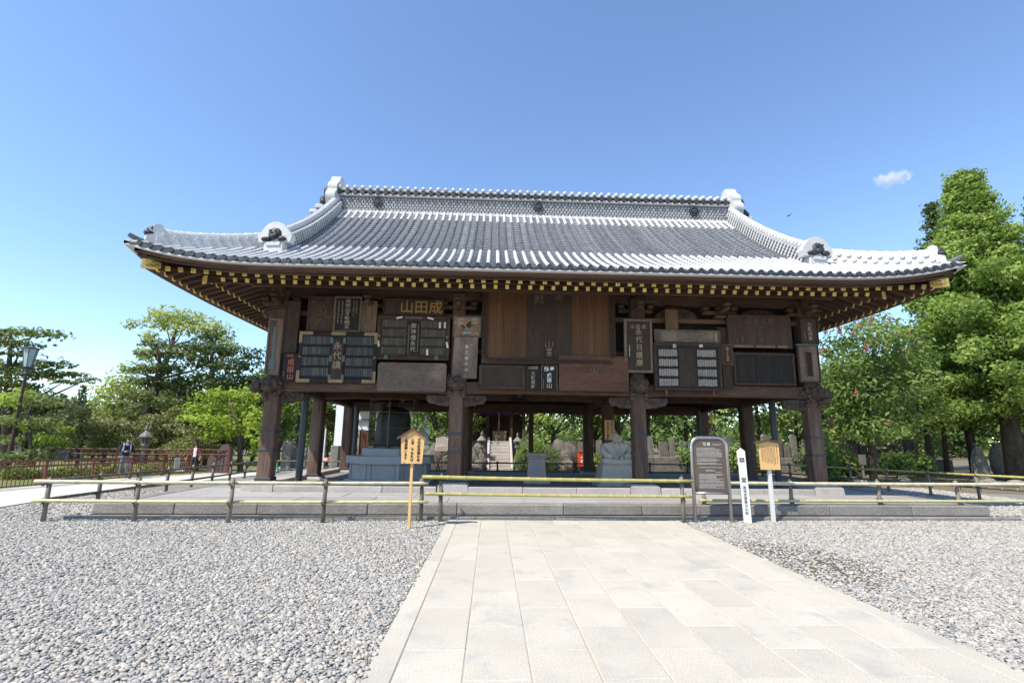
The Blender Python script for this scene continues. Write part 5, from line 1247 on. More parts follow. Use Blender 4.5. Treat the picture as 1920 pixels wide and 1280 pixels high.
MB().blob((.62, -.60, 2.02), (.20, .02, .13), 3, .3).build('white_crest', M['letterwhite'], r)
rope = MB()
for k in range(14): rope.tube([(-.05, -.7, 2.3-.11*k), (-.02, -.73, 2.25-.11*k), (-.05, -.7, 2.19-.11*k)], .035+.0012*k, 6)
rope.tube([(-.05, -.7, 2.35), (-.05, -.7, .80), (-.06, -.7, .62)], [.03, .045, .075], 7).build('bell_rope', plain('red_white_rope', (.42, .20, .13), .8), r)
m = MB().box((-.42, -1.0, .02), (.42, -.55, .58), bev=.02)
for k in range(7): m.box((-.38+k*.115, -.96, .581), (-.32+k*.115, -.6, .61))
m.build('offertory_box', wd('offertory_wood', (.26, .17, .10), (.19, .12, .075), None), r)
MB().cyl((0, -1.005, .28), (0, -.995, .28), .05, n=12).build('box_crest', M['lettertan'], r)
# ---- stone lanterns
def lantern(px, Y, h, label, z0=0.0, name='stone_lantern'):
    x, y, z = gp(px, Y); r = tag(empty(name, (x, y, z+z0)), label, 'lantern'); s = h/2.0; r.scale = (.58, .58, 1)
    MB().lathe([(.34*s, 0), (.34*s, .14*s), (.24*s, .22*s)], n=6).build('base', M['stone'], r)
    MB().lathe([(.15*s, .2*s), (.13*s, .55*s), (.15*s, .95*s)], n=12).build('shaft', M['stone'], r)
    MB().lathe([(.16*s, .93*s), (.32*s, 1.06*s), (.32*s, 1.14*s)], n=6).build('platform', M['stone'], r)
    m = MB()
    for k in range(6): a = k*PI/3; m.box((math.cos(a)*.20*s-.05*s, math.sin(a)*.20*s-.05*s, 1.13*s), (math.cos(a)*.20*s+.05*s, math.sin(a)*.20*s+.05*s, 1.42*s))
    m.lathe([(.14*s, 1.13*s), (.14*s, 1.42*s)], n=6).build('fire_box', M['stone'], r)
    MB().lathe([(.46*s, 1.40*s), (.50*s, 1.46*s), (.30*s, 1.60*s), (.14*s, 1.70*s), (.08*s, 1.74*s)], n=6).build('cap', M['stone'], r)
    MB().lathe([(.06*s, 1.72*s), (.13*s, 1.80*s), (.11*s, 1.90*s), (.02*s, 2.0*s)], n=10).build('finial', M['stone'], r)
lantern(970, 27.4, 1.7, 'slender grey stone lantern on the rocks beside the stairs and the clipped round bush', .35)
lantern(902, 27.5, 1.8, 'slender grey stone lantern in front of the lava rocks, across the stairs from the bush', .30)
lantern(264, 30.0, 2.55, 'tall stone lantern among the garden pines behind the walking man')
# ---- rocks
rk = [(872, 24.6, .55, .7), (885, 25.2, .6, 1.1), (894, 24.4, .4, .55), (892, 25.8, .5, 1.3), (903, 24.9, .30, .8), (972, 24.9, .3, .9), (985, 25.6, .45, 1.1), (980, 24.3, .45, .5), (860, 25.6, .7, 1.3), (1022, 25.2, .6, 1.3), (1045, 25.6, .7, 1.6), (1066, 25.4, .6, 1.4), (1035, 24.6, .5, .7), (1060, 24.5, .5, .6), (845, 25.0, .5, .9), (818, 25.5, .6, 1.4), (800, 26, .6, 1.1)]
for k, (px, Y, rr_, h) in enumerate(rk):
    Y += 2.3; x, y, z = gp(px, Y); m = MB()
    m.blob((0, 0, h*.42), (rr_, rr_*.8, h*.6), 500+k, .3, 3, 0, 3.2)
    o = m.build('garden_rock', M['rock'], None); o.location = (x, y, z)
    tag(o, 'rough mossy lava rock piled beside the shrine stairs', 'rock', 'lava rocks by the shrine')
# ---- row of inscribed stone tablets on a low wall
wall = tag(empty('tablet_wall', (12, 28.6, 0)), 'long low stone wall carrying the row of stone tablets', 'wall')
for k in range(13): MB().box((-9.6+k*1.75, -.4, -.1), (-9.6+(k+1)*1.75-.01, .45, .80+random.uniform(-.02, .02)), bev=.03).build('coping_stone', M['tablet'], wall)
x = 2.8; k = 0
while x < 24.5:
    w = random.uniform(.28, .50); h = random.uniform(.75, 1.35)
    o = MB().prism([(-w/2, 0), (w/2, 0), (w/2*.98, h*.93), (w*.3, h), (-w*.3, h), (-w/2*.98, h*.93)], -.11, .11, 'y').box((-w*.34, -.118, h*.12), (w*.34, -.109, h*.82)).build('stone_tablet', M['tablet'], None)
    o.location = (x+w/2, 28.6+random.uniform(-.05, .05), .80); o.rotation_euler = (random.uniform(-.03, .03), random.uniform(-.04, .04), random.uniform(-.15, .15))
    tag(o, 'upright inscribed stone tablet standing in a row on the low wall', 'tablet', 'stone tablets on the low wall'); x += w+random.choice((.09, .13, .2, .35, .55)); k += 1
# red cabinet
x, y, z = gp(1090, 27.0); r = tag(empty('hydrant_cabinet', (x, y, z)), 'red metal cabinet on short legs behind the hall', 'cabinet')
MB().box((-.17, -.12, .30), (.17, .12, 1.05), bev=.02).build('body', M['red'], r); MB().box((-.19, -.15, 1.05), (.19, .14, 1.09), bev=.01).build('lid', M['red'], r)
MB().cyl((0, -.135, .78), (0, -.12, .78), .05, n=12).build('lamp', M['letterwhite'], r)
MB().box((-.05, -.124, .5), (.05, -.121, .66)).build('label_plate', M['letterwhite'], r)
for s in (-1, 1): MB().box((s*.13-.02, -.08, -.05), (s*.13+.02, .08, .30)).build('leg', M['steel'], r)
M['brightwhite'] = mk('limewashed_wall', (.85, .85, .84), (.80, .80, .79), rough=.8, scale=1.5, bump=.05, rnd=0, fine=.03)
# ---- white plastered building behind on the left
Y = 33.0; x0 = at_y(668, 850, Y)[0]; x1 = at_y(786, 850, Y)[0]
r = tag(empty('white_building', ((x0+x1)/2, Y, 0)), 'white plastered building with brown lattice doors seen behind the bell', 'building'); c = (x0+x1)/2
MB().box((x0-c, 0, -.3), (x1-c, 5, 4.6)).build('wall', M['brightwhite'], r)
MB().prism([(-.9, 4.5), (2.5, 6.4), (6, 4.5), (6, 4.7), (2.5, 6.7), (-.9, 4.7)], x0-c-.8, x1-c+.8, 'x').build('roof', M['tiledark'], r)
dx0, dx1 = at_y(673, 850, Y)[0]-c, at_y(700, 850, Y)[0]-c; zt1 = at_y(690, 806, Y)[2]
d = MB().box((dx0, -.06, -.1), (dx1+1.6, -.01, zt1)).build('door', wd('brown_door', (.12, .05, .035), (.08, .035, .026), None), r)
m = MB()
for k in range(9): m.box((dx0+.3+k*.17, -.085, .5), (dx0+.34+k*.17, -.061, zt1-.2))
for k in range(7): m.box((dx0+.3, -.087, .55+k*.2), (dx0+1.75, -.0615, .585+k*.2))
m.build('door_lattice', M['wood'], d)
MB().box((dx0-.14, -.12, -.1), (dx0-.01, -.01, zt1+.02)).build('door_frame', M['letterpale'], r)
zl = at_y(690, 787, Y)[2]
MB().box((dx0-.2, -.16, zl-.05), (x1-c, -.01, zl+.06)).build('lintel', M['granitewarm'], r)
MB().box((dx0+.7, -.2, zl-.02), (dx0+1.8, -.165, zl+.10)).build('name_strip', M['golddark'], r)
for k in range(3): MB().box((x0-c, -.5+k*.05, zl+.55+k*.22), (x1-c, -.012, zl+.66+k*.22)).build('eave_board', M['plastergrey'], r)
xa, xb = at_y(624, 850, Y-2)[0], at_y(651, 850, Y-2)[0]
o = MB().box((0, 0, -.2), (xb-xa, .6, 4.3)).box((-.12, -.05, -.2), (xb-xa+.1, .65, at_y(640, 835, Y-2)[2])).build('white_gate_pier', M['brightwhite'], None); o.location = (xa, Y-2, 0)
tag(o, 'tall white plastered pier beside the white building', 'pier')
x, y, z = gp(627, 27.0); o = MB().box((-.22, -.2, -.1), (.22, .2, 1.28), bev=.05).build('stone_post', M['stone'], None); o.location = (x, y, z); tag(o, 'squat weathered stone post before the white pier', 'post')
x, y, z = gp(536, 30); o = MB().box((-.26, -.22, -.1), (.26, .22, 1.72), bev=.05).build('stone_pillar', M['stone'], None); o.location = (x, y, z); tag(o, 'square grey stone pillar at the end of the stone paling', 'pillar')
r = tag(empty('stone_paling', gp(548, 30.3)), 'paling of grey stone posts beside the square pillar', 'paling')
for k in range(7): MB().box((k*.22-.06, -.08, -.1), (k*.22+.10, .08, 1.32), bev=.02).build('paling_post', M['stone'], r)
MB().box((-.1, -.06, .30), (1.5, .06, .44)).build('rail', M['stone'], r)
o = MB().cyl((0, 0, -.1), (0, 0, 2.3), .05, n=10).build('white_pole', M['white'], None); o.location = gp(605, 29); tag(o, 'thin white pole beyond the stone paling', 'pole')
r = tag(empty('road_barrier', gp(612, 28.5)), 'low orange and white barrier bar by the white pier', 'barrier')
for s in (-1, 1): MB().tube([(s*.55-.1, -.25, 0), (s*.55, 0, .6), (s*.55-.1, .25, 0)], .02, 6).build('leg', M['steel'], r)
for k in range(6): MB().box((-.7+k*.235, -.02, .50), (-.7+(k+1)*.235-.002, .02, .66)).build('stripe', M['red'] if k % 2 else M['white'], r)
r = tag(empty('traffic_cone', gp(519, 24.5)), 'small green traffic cone beside the walkway', 'cone')
MB().box((-.18, -.18, 0), (.18, .18, .04)).build('foot', plain('green_plastic', (.03, .28, .14), .5), r); MB().lathe([(.14, .04), (.04, .55), (.03, .60)], n=12).build('body', bpy.data.materials['green_plastic'], r)
MB().lathe([(.112, .22), (.085, .36)], n=12).build('white_band', M['white'], r)

# ================================================================ RIGHT-HAND CORNER
x, y, z = gp(1838, 23.2); o = MB().add([(a*q, b*q*.6, h) for h, q in ((-.1, .30), (.9, .27), (1.35, .17), (1.62, .05)) for a, b in ((-1, -1), (1, -1), (1.05, 1), (-1, 1))], [(3, 2, 1, 0), (12, 13, 14, 15)]+[(4*l+i, 4*l+(i+1) % 4, 4*l+4+(i+1) % 4, 4*l+4+i) for l in range(3) for i in range(4)]).build('standing_stone', M['stone'], None)
o.location = (x, y, z); tag(o, 'pointed standing stone under the tall green tree', 'stone')
x, y, z = gp(1885, 24.5); o = MB().blob((0, 0, .75), (.55, .4, 1.1), 71, .2, 3).build('boulder', M['stone'], None); o.location = (x, y, z); tag(o, 'large pale upright boulder against the tree trunk', 'boulder')
x, y, z = gp(1618, 20.0); r = tag(empty('tree_label', (x, y, z)), 'small weathered name board on a stake under the pink-flowered tree', 'sign')
MB().box((-.03, -.02, -.1), (.03, .02, 1.1)).build('stake', M['post'], r); MB().box((-.15, -.04, .82), (.15, -.021, 1.22)).build('board', M['post'], r)
for k, (px, Y, rr_) in enumerate(((1622, 20.5, .3), (1690, 20.8, .35), (1850, 20.3, .4), (1875, 20.0, .5), (1900, 20.2, .4), (1600, 20.6, .25), (1530, 22.0, .3))):
    x, y, z = gp(px, Y); o = MB().blob((0, 0, .06), (rr_, rr_*.7, .16+.05*(k % 3)), 600+k, .25, 2).build('flat_stone', M['stone'], None); o.location = (x, y, z)
    tag(o, 'low flat stone lying under the trees beyond the bamboo fence', 'stone', 'flat stones under the trees')
o = struct(MB().add([(12.5+.2*math.sin(a*3)+(11 if a else 0), 0, 0) for a in ()]+[(p[0], p[1], .006) for p in ((13.0, 18.6), (18, 16.6), (26, 15.6), (40, 18), (40, 27.0), (11.0, 27.0), (11.3, 22))], [(0, 1, 2, 3, 4, 5, 6)]).build('tree_bed', M['earth']))

# ================================================================ LEFT GARDEN
def railing(label, A, B, h, step, sign=False):
    A, B = np.array(A, float), np.array(B, float); L = np.linalg.norm(B[:2]-A[:2]); ang = math.atan2(B[1]-A[1], B[0]-A[0])
    r = tag(empty('iron_railing', (A[0], A[1], gz(A[0], A[1])), ang), label, 'railing')
    dz = gz(B[0], B[1])-gz(A[0], A[1]); n = int(L/step)
    bal = MB().cyl((0, 0, .06), (0, 0, h-.03), .014, n=6).build('baluster', M['rust'], r); post = None
    for k in range(1, n):
        t = k/n
        if k % 14 == 0:
            if post is None: post = MB().box((-.035, -.035, -.1), (.035, .035, h+.06)).build('post', M['rust'], r); o = post
            else: o = post.copy(); COL.objects.link(o)
        else: o = bal.copy(); COL.objects.link(o)
        o.location = (L*t, 0, dz*t)
    for z in (h, h*.80, .08): MB().tube([(0, 0, z), (L, 0, z+dz)], .030 if z > .1 else .02, 6).build('rail', M['rust'], r)
    for e in (0, L): MB().box((e-.05, -.05, -.1), (e+.05, .05, h+.10+dz*e/L)).build('post', M['rust'], r)
    if sign:
        b = MB().box((L-1.15, -.05, .28+dz), (L-.75, -.035, .82+dz)).build('paper_notice', M['white'], r); marks(b, L-1.12, L-.78, .34+dz, .76+dz, 6, M['inkgrey'], vertical=False, y=-.0505, seed=99)
wa, wb, wc = at_g(-160, 934), at_g(0, 918), at_g(350, 888)
railing('red-brown iron railing along the far edge of the pale walkway with a paper notice', wa-np.array([.3, 0, 0]), wc, .86, .145, True)
ra, rb = np.array(gp(62, 25.4)), np.array(gp(426, 26.9))
railing('red-brown iron railing further back in the garden', ra, rb, 1.18, .24)
# street lamp
x, y, z = at_g(9, 894); zt1 = at_y(50, 688, y)[2]; ztop = at_y(60, 650, y)[2]
r = tag(empty('street_lamp', (x, y, z)), 'tall brown street lamp with tapered glass lantern head', 'street lamp')
MB().tube([(0, 0, -.1), (0, 0, 1.4)], [.10, .09], 12).tube([(0, 0, 1.4), (0, 0, zt1-z)], [.065, .055], 12).cyl((0, 0, 1.36), (0, 0, 1.44), .105, n=12).build('pole', plain('brown_lamp_paint', (.07, .038, .032), .5), r, smooth=False)
zz = zt1-z; hh = ztop-zt1
MB().lathe([(.07, zz-.35), (.10, zz-.30), (.07, zz-.22), (.07, zz-.05), (.16, zz)], n=14).build('collar', M['steel'], r)
MB().lathe([(.15, zz+.01), (.27, zz+hh*.90)], n=6).build('glass', plain('frosted_lamp_glass', (.42, .52, .52), .2), r)
for k in range(6): a = k*PI/3; MB().tube([(math.cos(a)*.155, math.sin(a)*.155, zz), (math.cos(a)*.28, math.sin(a)*.28, zz+hh*.9)], .014, 5).build('frame_bar', M['steel'], r)
MB().lathe([(.31, zz+hh*.88), (.31, zz+hh*.93), (.12, zz+hh*1.0), (.02, zz+hh*1.05)], n=14).build('cap', M['steel'], r)
# dark steles near the end of the railing
for k, (px, Y, w, h) in enumerate(((397, 27.5, .45, 1.05), (418, 27.0, .75, 1.5))):
    x, y, z = gp(px, Y); o = MB().prism([(-w/2, -.1), (w/2, -.1), (w/2*.95, h*.8), (w*.2, h), (-w*.15, h*.97), (-w/2*.9, h*.72)], -.12, .12, 'y').build('stele', wd('dark_stele', (.12, .085, .07), (.08, .06, .05), None), None); o.location = (x, y, z)
    tag(o, ('low dark stele, the smaller of two, beside the garden railing', 'tall dark slab stele at the end of the garden railing')[k], 'stele')
# garden house glimpsed between the pines
x, y, z = gp(25, 46); r = tag(empty('garden_house', (x, y, z)), 'small white garden house with dark tiled roofs among the pines', 'house')
MB().box((-3, 0, -.3), (2.4, 4, 3.6)).build('wall', M['plastergrey'], r); MB().prism([(-1.2, 2.2), (.2, 2.75), (.2, 2.95), (-1.2, 2.35)], -4, 3.4, 'x').build('lower_roof', M['tiledark'], r)
MB().prism([(-1.0, 3.5), (2, 5.0), (5, 3.5), (5, 3.7), (2, 5.3), (-1.0, 3.7)], -3.9, 3.2, 'x').build('roof', M['tiledark'], r)
MB().box((-2.2, -.04, .6), (-.6, -.01, 1.9)).build('window', M['steel'], r)
# the small wisp of cloud and a bird
bp = at_y(1480, 404, 40); r = tag(empty('flying_bird', bp), 'small dark bird gliding in the blue sky beyond the roof', 'bird')
d1 = Vector((.55, 0, .45)).normalized()
b = MB().tube([(-.20, 0, -.16), (-.10, 0, -.08), (0, 0, 0), (.09, 0, .07), (.14, 0, .10)], [.006, .025, .05, .035, .01], 8)
b.add([(-.06, 0, -.05), (.05, 0, .04), (.07, -.22, .13), (.02, -.40, .16), (-.03, -.30, .08)], [(0, 1, 2, 3, 4)]).add([(-.06, 0, -.05), (.05, 0, .04), (.07, .22, .13), (.02, .40, .16), (-.03, .30, .08)], [(0, 1, 2, 3, 4)])
b.add([(-.18, -.03, -.15), (-.18, .03, -.15), (-.34, .08, -.28), (-.32, 0, -.25), (-.34, -.08, -.28)], [(0, 1, 2, 3, 4)])
o = b.build('body', plain('dark_feathers', (.02, .02, .022), .8), r)
# ================================================================ TREES
def leaves_mesh(name, clumps, leaf, dens, mat, parent, seed, aspect=.62, shell=.40, up=.35, rnd=.7, off=(0, 0, 0)):
    """clumps: (centre, (rx, ry, rz), tone). thousands of small leaf faces spread through the clumps"""
    g = np.random.default_rng(seed); V = []; T = []; leaf = leaf*1.18; dens = dens*2.0
    for c, rad, tone in clumps:
        rad = tuple(q*1.15 for q in rad); rx_, ry_, rz_ = rad; n = int(dens*(rx_*ry_+rx_*rz_+ry_*rz_)/(leaf*leaf)); n = max(n, 8)
        d = g.normal(size=(n, 3)); d /= np.linalg.norm(d, axis=1)[:, None]
        lump = 1+.22*np.sin(d@g.uniform(-5, 5, 3)+g.uniform(0, 6))+.16*np.sin(d@g.uniform(-9, 9, 3)+g.uniform(0, 6))
        q = g.random(n)**shell*lump
        p = np.array(c)-np.array(off)+d*np.array(rad)*q[:, None]
        nr = d/np.array(rad)*min(rad)*.9+np.array([0, 0, up])+g.normal(size=(n, 3))*rnd*.6; nr /= np.linalg.norm(nr, axis=1)[:, None]
        t = np.cross(nr, g.normal(size=(n, 3))); t /= np.linalg.norm(t, axis=1)[:, None]; b = np.cross(nr, t)
        s = leaf*g.uniform(.6, 1.35, n)[:, None]
        v = np.stack([p-t*s*.5, p+b*s*.5*aspect+nr*s*.06, p+t*s*.5-nr*s*.10, p-b*s*.5*aspect+nr*s*.06], 1)
        V.append(v); T.append(np.clip(tone+g.normal(0, .22, n), 0, 1))
    V = np.concatenate(V).reshape(-1, 3); T = np.concatenate(T); nq = len(T)
    me = bpy.data.meshes.new(name); me.vertices.add(nq*4); me.vertices.foreach_set('co', V.astype(np.float32).ravel())
    me.loops.add(nq*4); me.loops.foreach_set('vertex_index', np.arange(nq*4, dtype=np.int32)); me.polygons.add(nq)
    me.polygons.foreach_set('loop_start', np.arange(0, nq*4, 4, dtype=np.int32)); me.polygons.foreach_set('loop_total', np.full(nq, 4, np.int32))
    a = me.attributes.new('tone', 'FLOAT', 'FACE'); a.data.foreach_set('value', T.astype(np.float32))
    me.materials.append(mat); me.update(calc_edges=True)
    return link(name, me, parent)
LEAF = {
 'bright': leaf_mat('fresh_green_leaf', (.085, .132, .026), (.33, .415, .11), .38),
 'lime': leaf_mat('lime_maple_leaf', (.18, .25, .025), (.36, .43, .06), .42),
 'olive': leaf_mat('olive_pine_leaf', (.115, .110, .045), (.27, .245, .105), .22),
 'dark': leaf_mat('dark_conifer_leaf', (.040, .058, .022), (.095, .112, .042), .18),
 'pine': leaf_mat('garden_pine_leaf', (.080, .098, .038), (.205, .215, .085), .25),
 'yellow': leaf_mat('yellow_green_leaf', (.20, .22, .045), (.44, .44, .13), .40),
 'mid': leaf_mat('mid_green_leaf', (.065, .110, .030), (.255, .325, .10), .34),
 'shrub': leaf_mat('clipped_shrub_leaf', (.075, .135, .020), (.16, .235, .035), .3),
 'flower': leaf_mat('coral_blossom', (.40, .13, .11), (.60, .30, .24), .25),
}
def trunk_mesh(root, pts, rads, limbs, off):
    m = MB(); o = np.array(off)
    m.tube([np.array(p)-o for p in pts], rads, 9)
    for a, b, r0 in limbs:
        a, b = np.array(a)-o, np.array(b)-o; mid = (a+b)/2+np.array([random.uniform(-.15, .15), random.uniform(-.15, .15), -.06*np.linalg.norm(b-a)])
        m.tube([a, mid, b], [r0, r0*.65, r0*.25], 6)
    return m.build('trunk', M['bark'], root, smooth=True)
def make_tree(name, label, base, pts, rads, clumps, leaf, dens, mat, seed, group=None, cat='tree', limbs=10, **kw):
    root = tag(empty(name, base), label, cat, group); r = random.Random(seed); lb = []
    P = [np.array(p) for p in pts]
    for c, rad, tone in r.sample(clumps, min(limbs, len(clumps))):
        k = min(range(len(P)), key=lambda i: np.linalg.norm(P[i]-np.array(c)) + (3 if P[i][2] > c[2] else 0)+(2 if i == 0 else 0))
        lb.append((P[k], c, max(.02, rads[k]*.45)))
    trunk_mesh(root, pts, rads, lb, base)
    leaves_mesh('crown', clumps, leaf, dens, LEAF[mat], root, seed, off=base, **kw)
    return root
def px_tree(name, label, Y, clumps, trunk, leaf, dens, mat, seed, group=None, depth=.8, spread=1.2, **kw):
    """clumps: (px, py, rx, ry, tone) seen in the photograph, standing at distance Y"""
    g = np.random.default_rng(seed); sc = Y*1.03/FPX; C = []
    for q in clumps:
        px, py, rx_, ry_ = q[:4]; rx_ *= 1.12; ry_ *= (.92 if mat in ('pine', 'dark', 'olive') else 1.2); tone = q[4] if len(q) > 4 else .5
        Yc = Y+g.uniform(-spread, spread)
        n = max(1, int(rx_/26))
        for k in range(n):
            fx = px+((k+.5)/n-.5)*1.5*rx_+g.uniform(-.15, .15)*rx_; fy = py+g.uniform(-.3, .3)*ry_
            r1 = rx_*sc*(1 if n == 1 else 1.15/n); C.append((tuple(at_y(fx, fy, Yc+g.uniform(-.5, .5)*spread)), (r1, max(r1*depth, .3), ry_*sc*g.uniform(.8, 1.15)), min(1, max(0, tone+g.uniform(-.18, .18)))))
    P = [tuple(at_y(t[0], t[1], Y)) for t in trunk]; P[0] = (P[0][0], Y, gz(P[0][0], Y)-.1); base = (P[0][0], Y, gz(P[0][0], Y))
    return make_tree(name, label, base, P, [t[2] for t in trunk], C, leaf, dens, mat, seed, group, **kw)
def cone_clumps(x, y, z0, H, prof_, n, rc, seed, tone=(.2, .8), flat=.75):
    g = np.random.default_rng(seed); C = []
    for k in range(n):
        t = (k+g.random())/n; t = t**.9; R = prof_(t); a = g.uniform(0, 2*PI); q = R*(g.random()**.38)
        r = rc*g.uniform(.65, 1.25)*(.55+.45*min(1, R/2)); C.append(((x+math.cos(a)*q, y+math.sin(a)*q, z0+H*t), (r, r, r*flat), float(g.uniform(*tone))))
    return C
def branch_clumps(x, y, z0, H, prof_, nb, rc, seed):
    g = np.random.default_rng(seed); C = []
    for k in range(nb):
        t = ((k+g.random())/nb)**.85; R = prof_(t)*g.uniform(.70, 1.16)+.15; a = k*2.39996+g.uniform(-.4, .4); tn = g.uniform(.0, .9); z = z0+H*t
        for q in (.30, .52, .72, .88, 1.0):
            s = rc*(1.12-.55*q)*g.uniform(.8, 1.25)*(.5+.5*min(1, R/2.2)); C.append(((x+math.cos(a)*R*q+g.normal(0, .12), y+math.sin(a)*R*q+g.normal(0, .12), z+.10*R*q*q*g.uniform(-1.2, 2.2)+g.normal(0, .1)), (s, s, s*.52), float(np.clip(tn+.25*q+g.normal(0, .12), 0, 1))))
    return C
# ---- right side
b = gp(1905, 22.0); top = at_y(1808, 318, 22.0)[2]
pf = lambda t: 4.7*max(.03, 1-t**1.15)*(.95+.05*math.sin(t*26))
make_tree('tall_tree', 'tall bright green conical tree, the tallest beside the hall', b, [(b[0], b[1], -.2), (b[0]+.1, b[1], 3), (b[0]-.1, b[1], 7), (b[0], b[1], 11), (b[0], b[1], top-.6)], [.42, .33, .24, .13, .03],
          branch_clumps(b[0], b[1], 2.7, top-3.1, pf, 150, .92, 11), .15, 2.2, 'bright', 11, limbs=50, shell=.38, rnd=1.0)
def spire(px, Y, ytop, R, label, seed, mat='dark', group='dark conifers', leaf=.24, n=120, pxtop=None):
    b = gp(px, Y); top = at_y(pxtop or px, ytop, Y)[2]
    make_tree('conifer', label, b, [(b[0], b[1], b[2]-.2), (b[0], b[1], b[2]+(top-b[2])*.5), (b[0], b[1], top-.2)], [R*.10, R*.07, .02], cone_clumps(b[0], b[1], b[2]+1, top-b[2]-1, lambda t: R*max(.04, 1-t)**.8, n, R*.26, seed, (.1, .7), .5), leaf, 2.0, mat, seed, None, limbs=12)
spire(1828, 33, 385, 2.8, 'dark cedar behind the tall bright green tree', 21, n=200, pxtop=1782)
spire(2105, 28, 250, 3.6, 'dark cedar at the far side of the tall bright green tree', 22, n=200, pxtop=1985)
# chestnut with coral flower spikes
b = gp(1636, 20.6); cl = []
px_c = [(1600, 640, 40, 26), (1650, 622, 38, 24), (1625, 602, 30, 17), (1692, 640, 34, 24), (1580, 690, 44, 28), (1640, 680, 48, 30), (1700, 690, 42, 28), (1570, 740, 36, 28), (1620, 745, 46, 30), (1680, 745, 46, 28), (1588, 790, 36, 26), (1640, 800, 42, 24), (1700, 795, 36, 22), (1560, 820, 22, 22), (1555, 660, 18, 14), (1735, 660, 24, 18), (1730, 720, 26, 24)]
t = px_tree('flowering_chestnut', 'rounded green chestnut tree with coral pink flower spikes', 20.6, [(*q, .3+.5*random.random()) for q in px_c], [(1636, 890, .16), (1632, 800, .13), (1630, 720, .10), (1640, 640, .05)], .20, 4.2, 'mid', 31, depth=1.1, limbs=14, aspect=.42)
fl = [(1548, 622), (1572, 612), (1600, 628), (1622, 650), (1645, 634), (1665, 648), (1682, 628), (1703, 625), (1715, 640), (1690, 655), (1610, 610), (1633, 600), (1660, 612), (1543, 655), (1668, 601), (1694, 676), (1712, 650), (1575, 622), (1606, 738), (1560, 790), (1667, 793), (1623, 655), (1728, 652)]
for k, (px, py) in enumerate(fl):
    p = at_y(px, py, 19.4+random.uniform(-.3, .3)); o = leaves_mesh('flower_spike', [(tuple(p+np.array([0, 0, .05*j])), (.075-.017*j, .075-.017*j, .06), .5) for j in range(-1, 4)], .055, 3.0, LEAF['flower'], t, 700+k, off=b)
    o.location = Vector(b)-Vector(t.location)
px_tree('olive_tree', 'pale olive green bushy tree between the chestnut and the tall tree', 27.0, [(1735, 650, 22, 20, .9), (1755, 680, 26, 22, .8), (1745, 715, 28, 22, .7), (1760, 760, 30, 26, .6)], [(1775, 880, .14), (1765, 760, .1), (1750, 680, .04)], .22, 2.6, 'yellow', 41)
# darker trees filling the grove behind the tablets and behind the hall
def round_tree(px, Y, h, R, label, seed, mat, z0=1.9, leaf=.22, n=26, dens=2.4, tone=(.2, .8), group=None, name='grove_tree'):
    b = gp(px, Y); g = np.random.default_rng(seed); C = []
    for k in range(n):
        d = g.normal(size=3); d /= np.linalg.norm(d); q = g.random()**.4
        C.append(((b[0]+d[0]*R*q*.85, Y+d[1]*R*q*.7, b[2]+(z0+h)/2+d[2]*(h-z0)/2*q*.85), (R*.30*g.uniform(.7, 1.3), R*.3, R*.2*g.uniform(.7, 1.3)), float(g.uniform(*tone))))
    return make_tree(name, label, b, [(b[0], Y, b[2]-.1), (b[0]+g.uniform(-.2, .2), Y, b[2]+z0), (b[0]+g.uniform(-.3, .3), Y, b[2]+(z0+h)/2), (b[0], Y, b[2]+h*.85)], [.17, .13, .08, .03], C, leaf, dens, LEAF and mat, seed, group, limbs=12)
grove = 'trees of the grove behind the hall'
gl_ = 'leafy green tree in the grove behind the stone tablets'
for k, (px, Y, h, R, mat, z0) in enumerate(((1215, 31.5, 7.5, 2.6, 'mid', 2.0), (1290, 33, 8, 2.8, 'dark', 1.8), (1345, 31, 6.5, 2.0, 'bright', 2.2), (1430, 31, 7.5, 2.6, 'bright', 1.8), (1500, 33, 8, 2.6, 'mid', 1.6), (1555, 26.6, 6.5, 2.4, 'mid', 2.2), (1660, 26.4, 7, 2.7, 'dark', 2.2), (1745, 26.2, 7, 2.7, 'mid', 2.2), (1825, 26.5, 7.5, 3.0, 'dark', 2.3), (1600, 32, 6, 2.6, 'dark', 1.0), (1720, 33, 6, 2.8, 'mid', 1.0), (1930, 30, 7.5, 3.0, 'mid', 1.5), (1120, 33.5, 7.5, 2.8, 'mid', 1.6), (1160, 31, 6.2, 1.9, 'bright', 2.1))):
    round_tree(px, Y, h, R, {'mid': gl_, 'dark': 'dark shady tree in the grove behind the stone tablets', 'bright': 'bright sunlit tree in the grove behind the stone tablets'}[mat], 50+k, mat, z0, group=grove)
round_tree(1035, 30.6, 6.2, 2.3, 'bright green maple with a forked trunk beside the small shrine', 71, 'bright', 2.0, .17, 40, 2.8, (.4, 1.0))
round_tree(1105, 31, 6.0, 2.2, 'bright green maple between the forked maple and the tablets', 72, 'bright', 2.1, .17, 34, 2.8, (.4, 1.0))
round_tree(880, 29.4, 5.6, 1.5, 'loose green tree with reddish young leaves beside the shrine stairs', 73, 'bright', 1.7, .15, 26, 2.2, (.3, .9))
round_tree(815, 30.2, 6.5, 2.0, 'dense green tree behind the small whitish notice', 74, 'mid', 1.3, .2, 36, 2.6)
round_tree(850, 33, 8, 2.5, 'tall dark tree further behind the small whitish notice', 75, 'dark', 1.2, .24, 30)
round_tree(555, 33, 8, 2.8, 'green tree behind the stone paling', 76, 'mid', 1.3, .24, 34)
round_tree(610, 36, 8.5, 2.8, 'olive tree behind the white pole', 77, 'pine', 1.0, .24, 34)
round_tree(965, 34, 8, 3.0, 'dark tree towering behind the small shrine', 78, 'dark', 1.2, .26, 34)
x, y, z = gp(1003, 26.6); r = tag(empty('clipped_bush', (x, y, z)), 'round clipped bright green bush between the stairs and the lava rocks', 'bush')
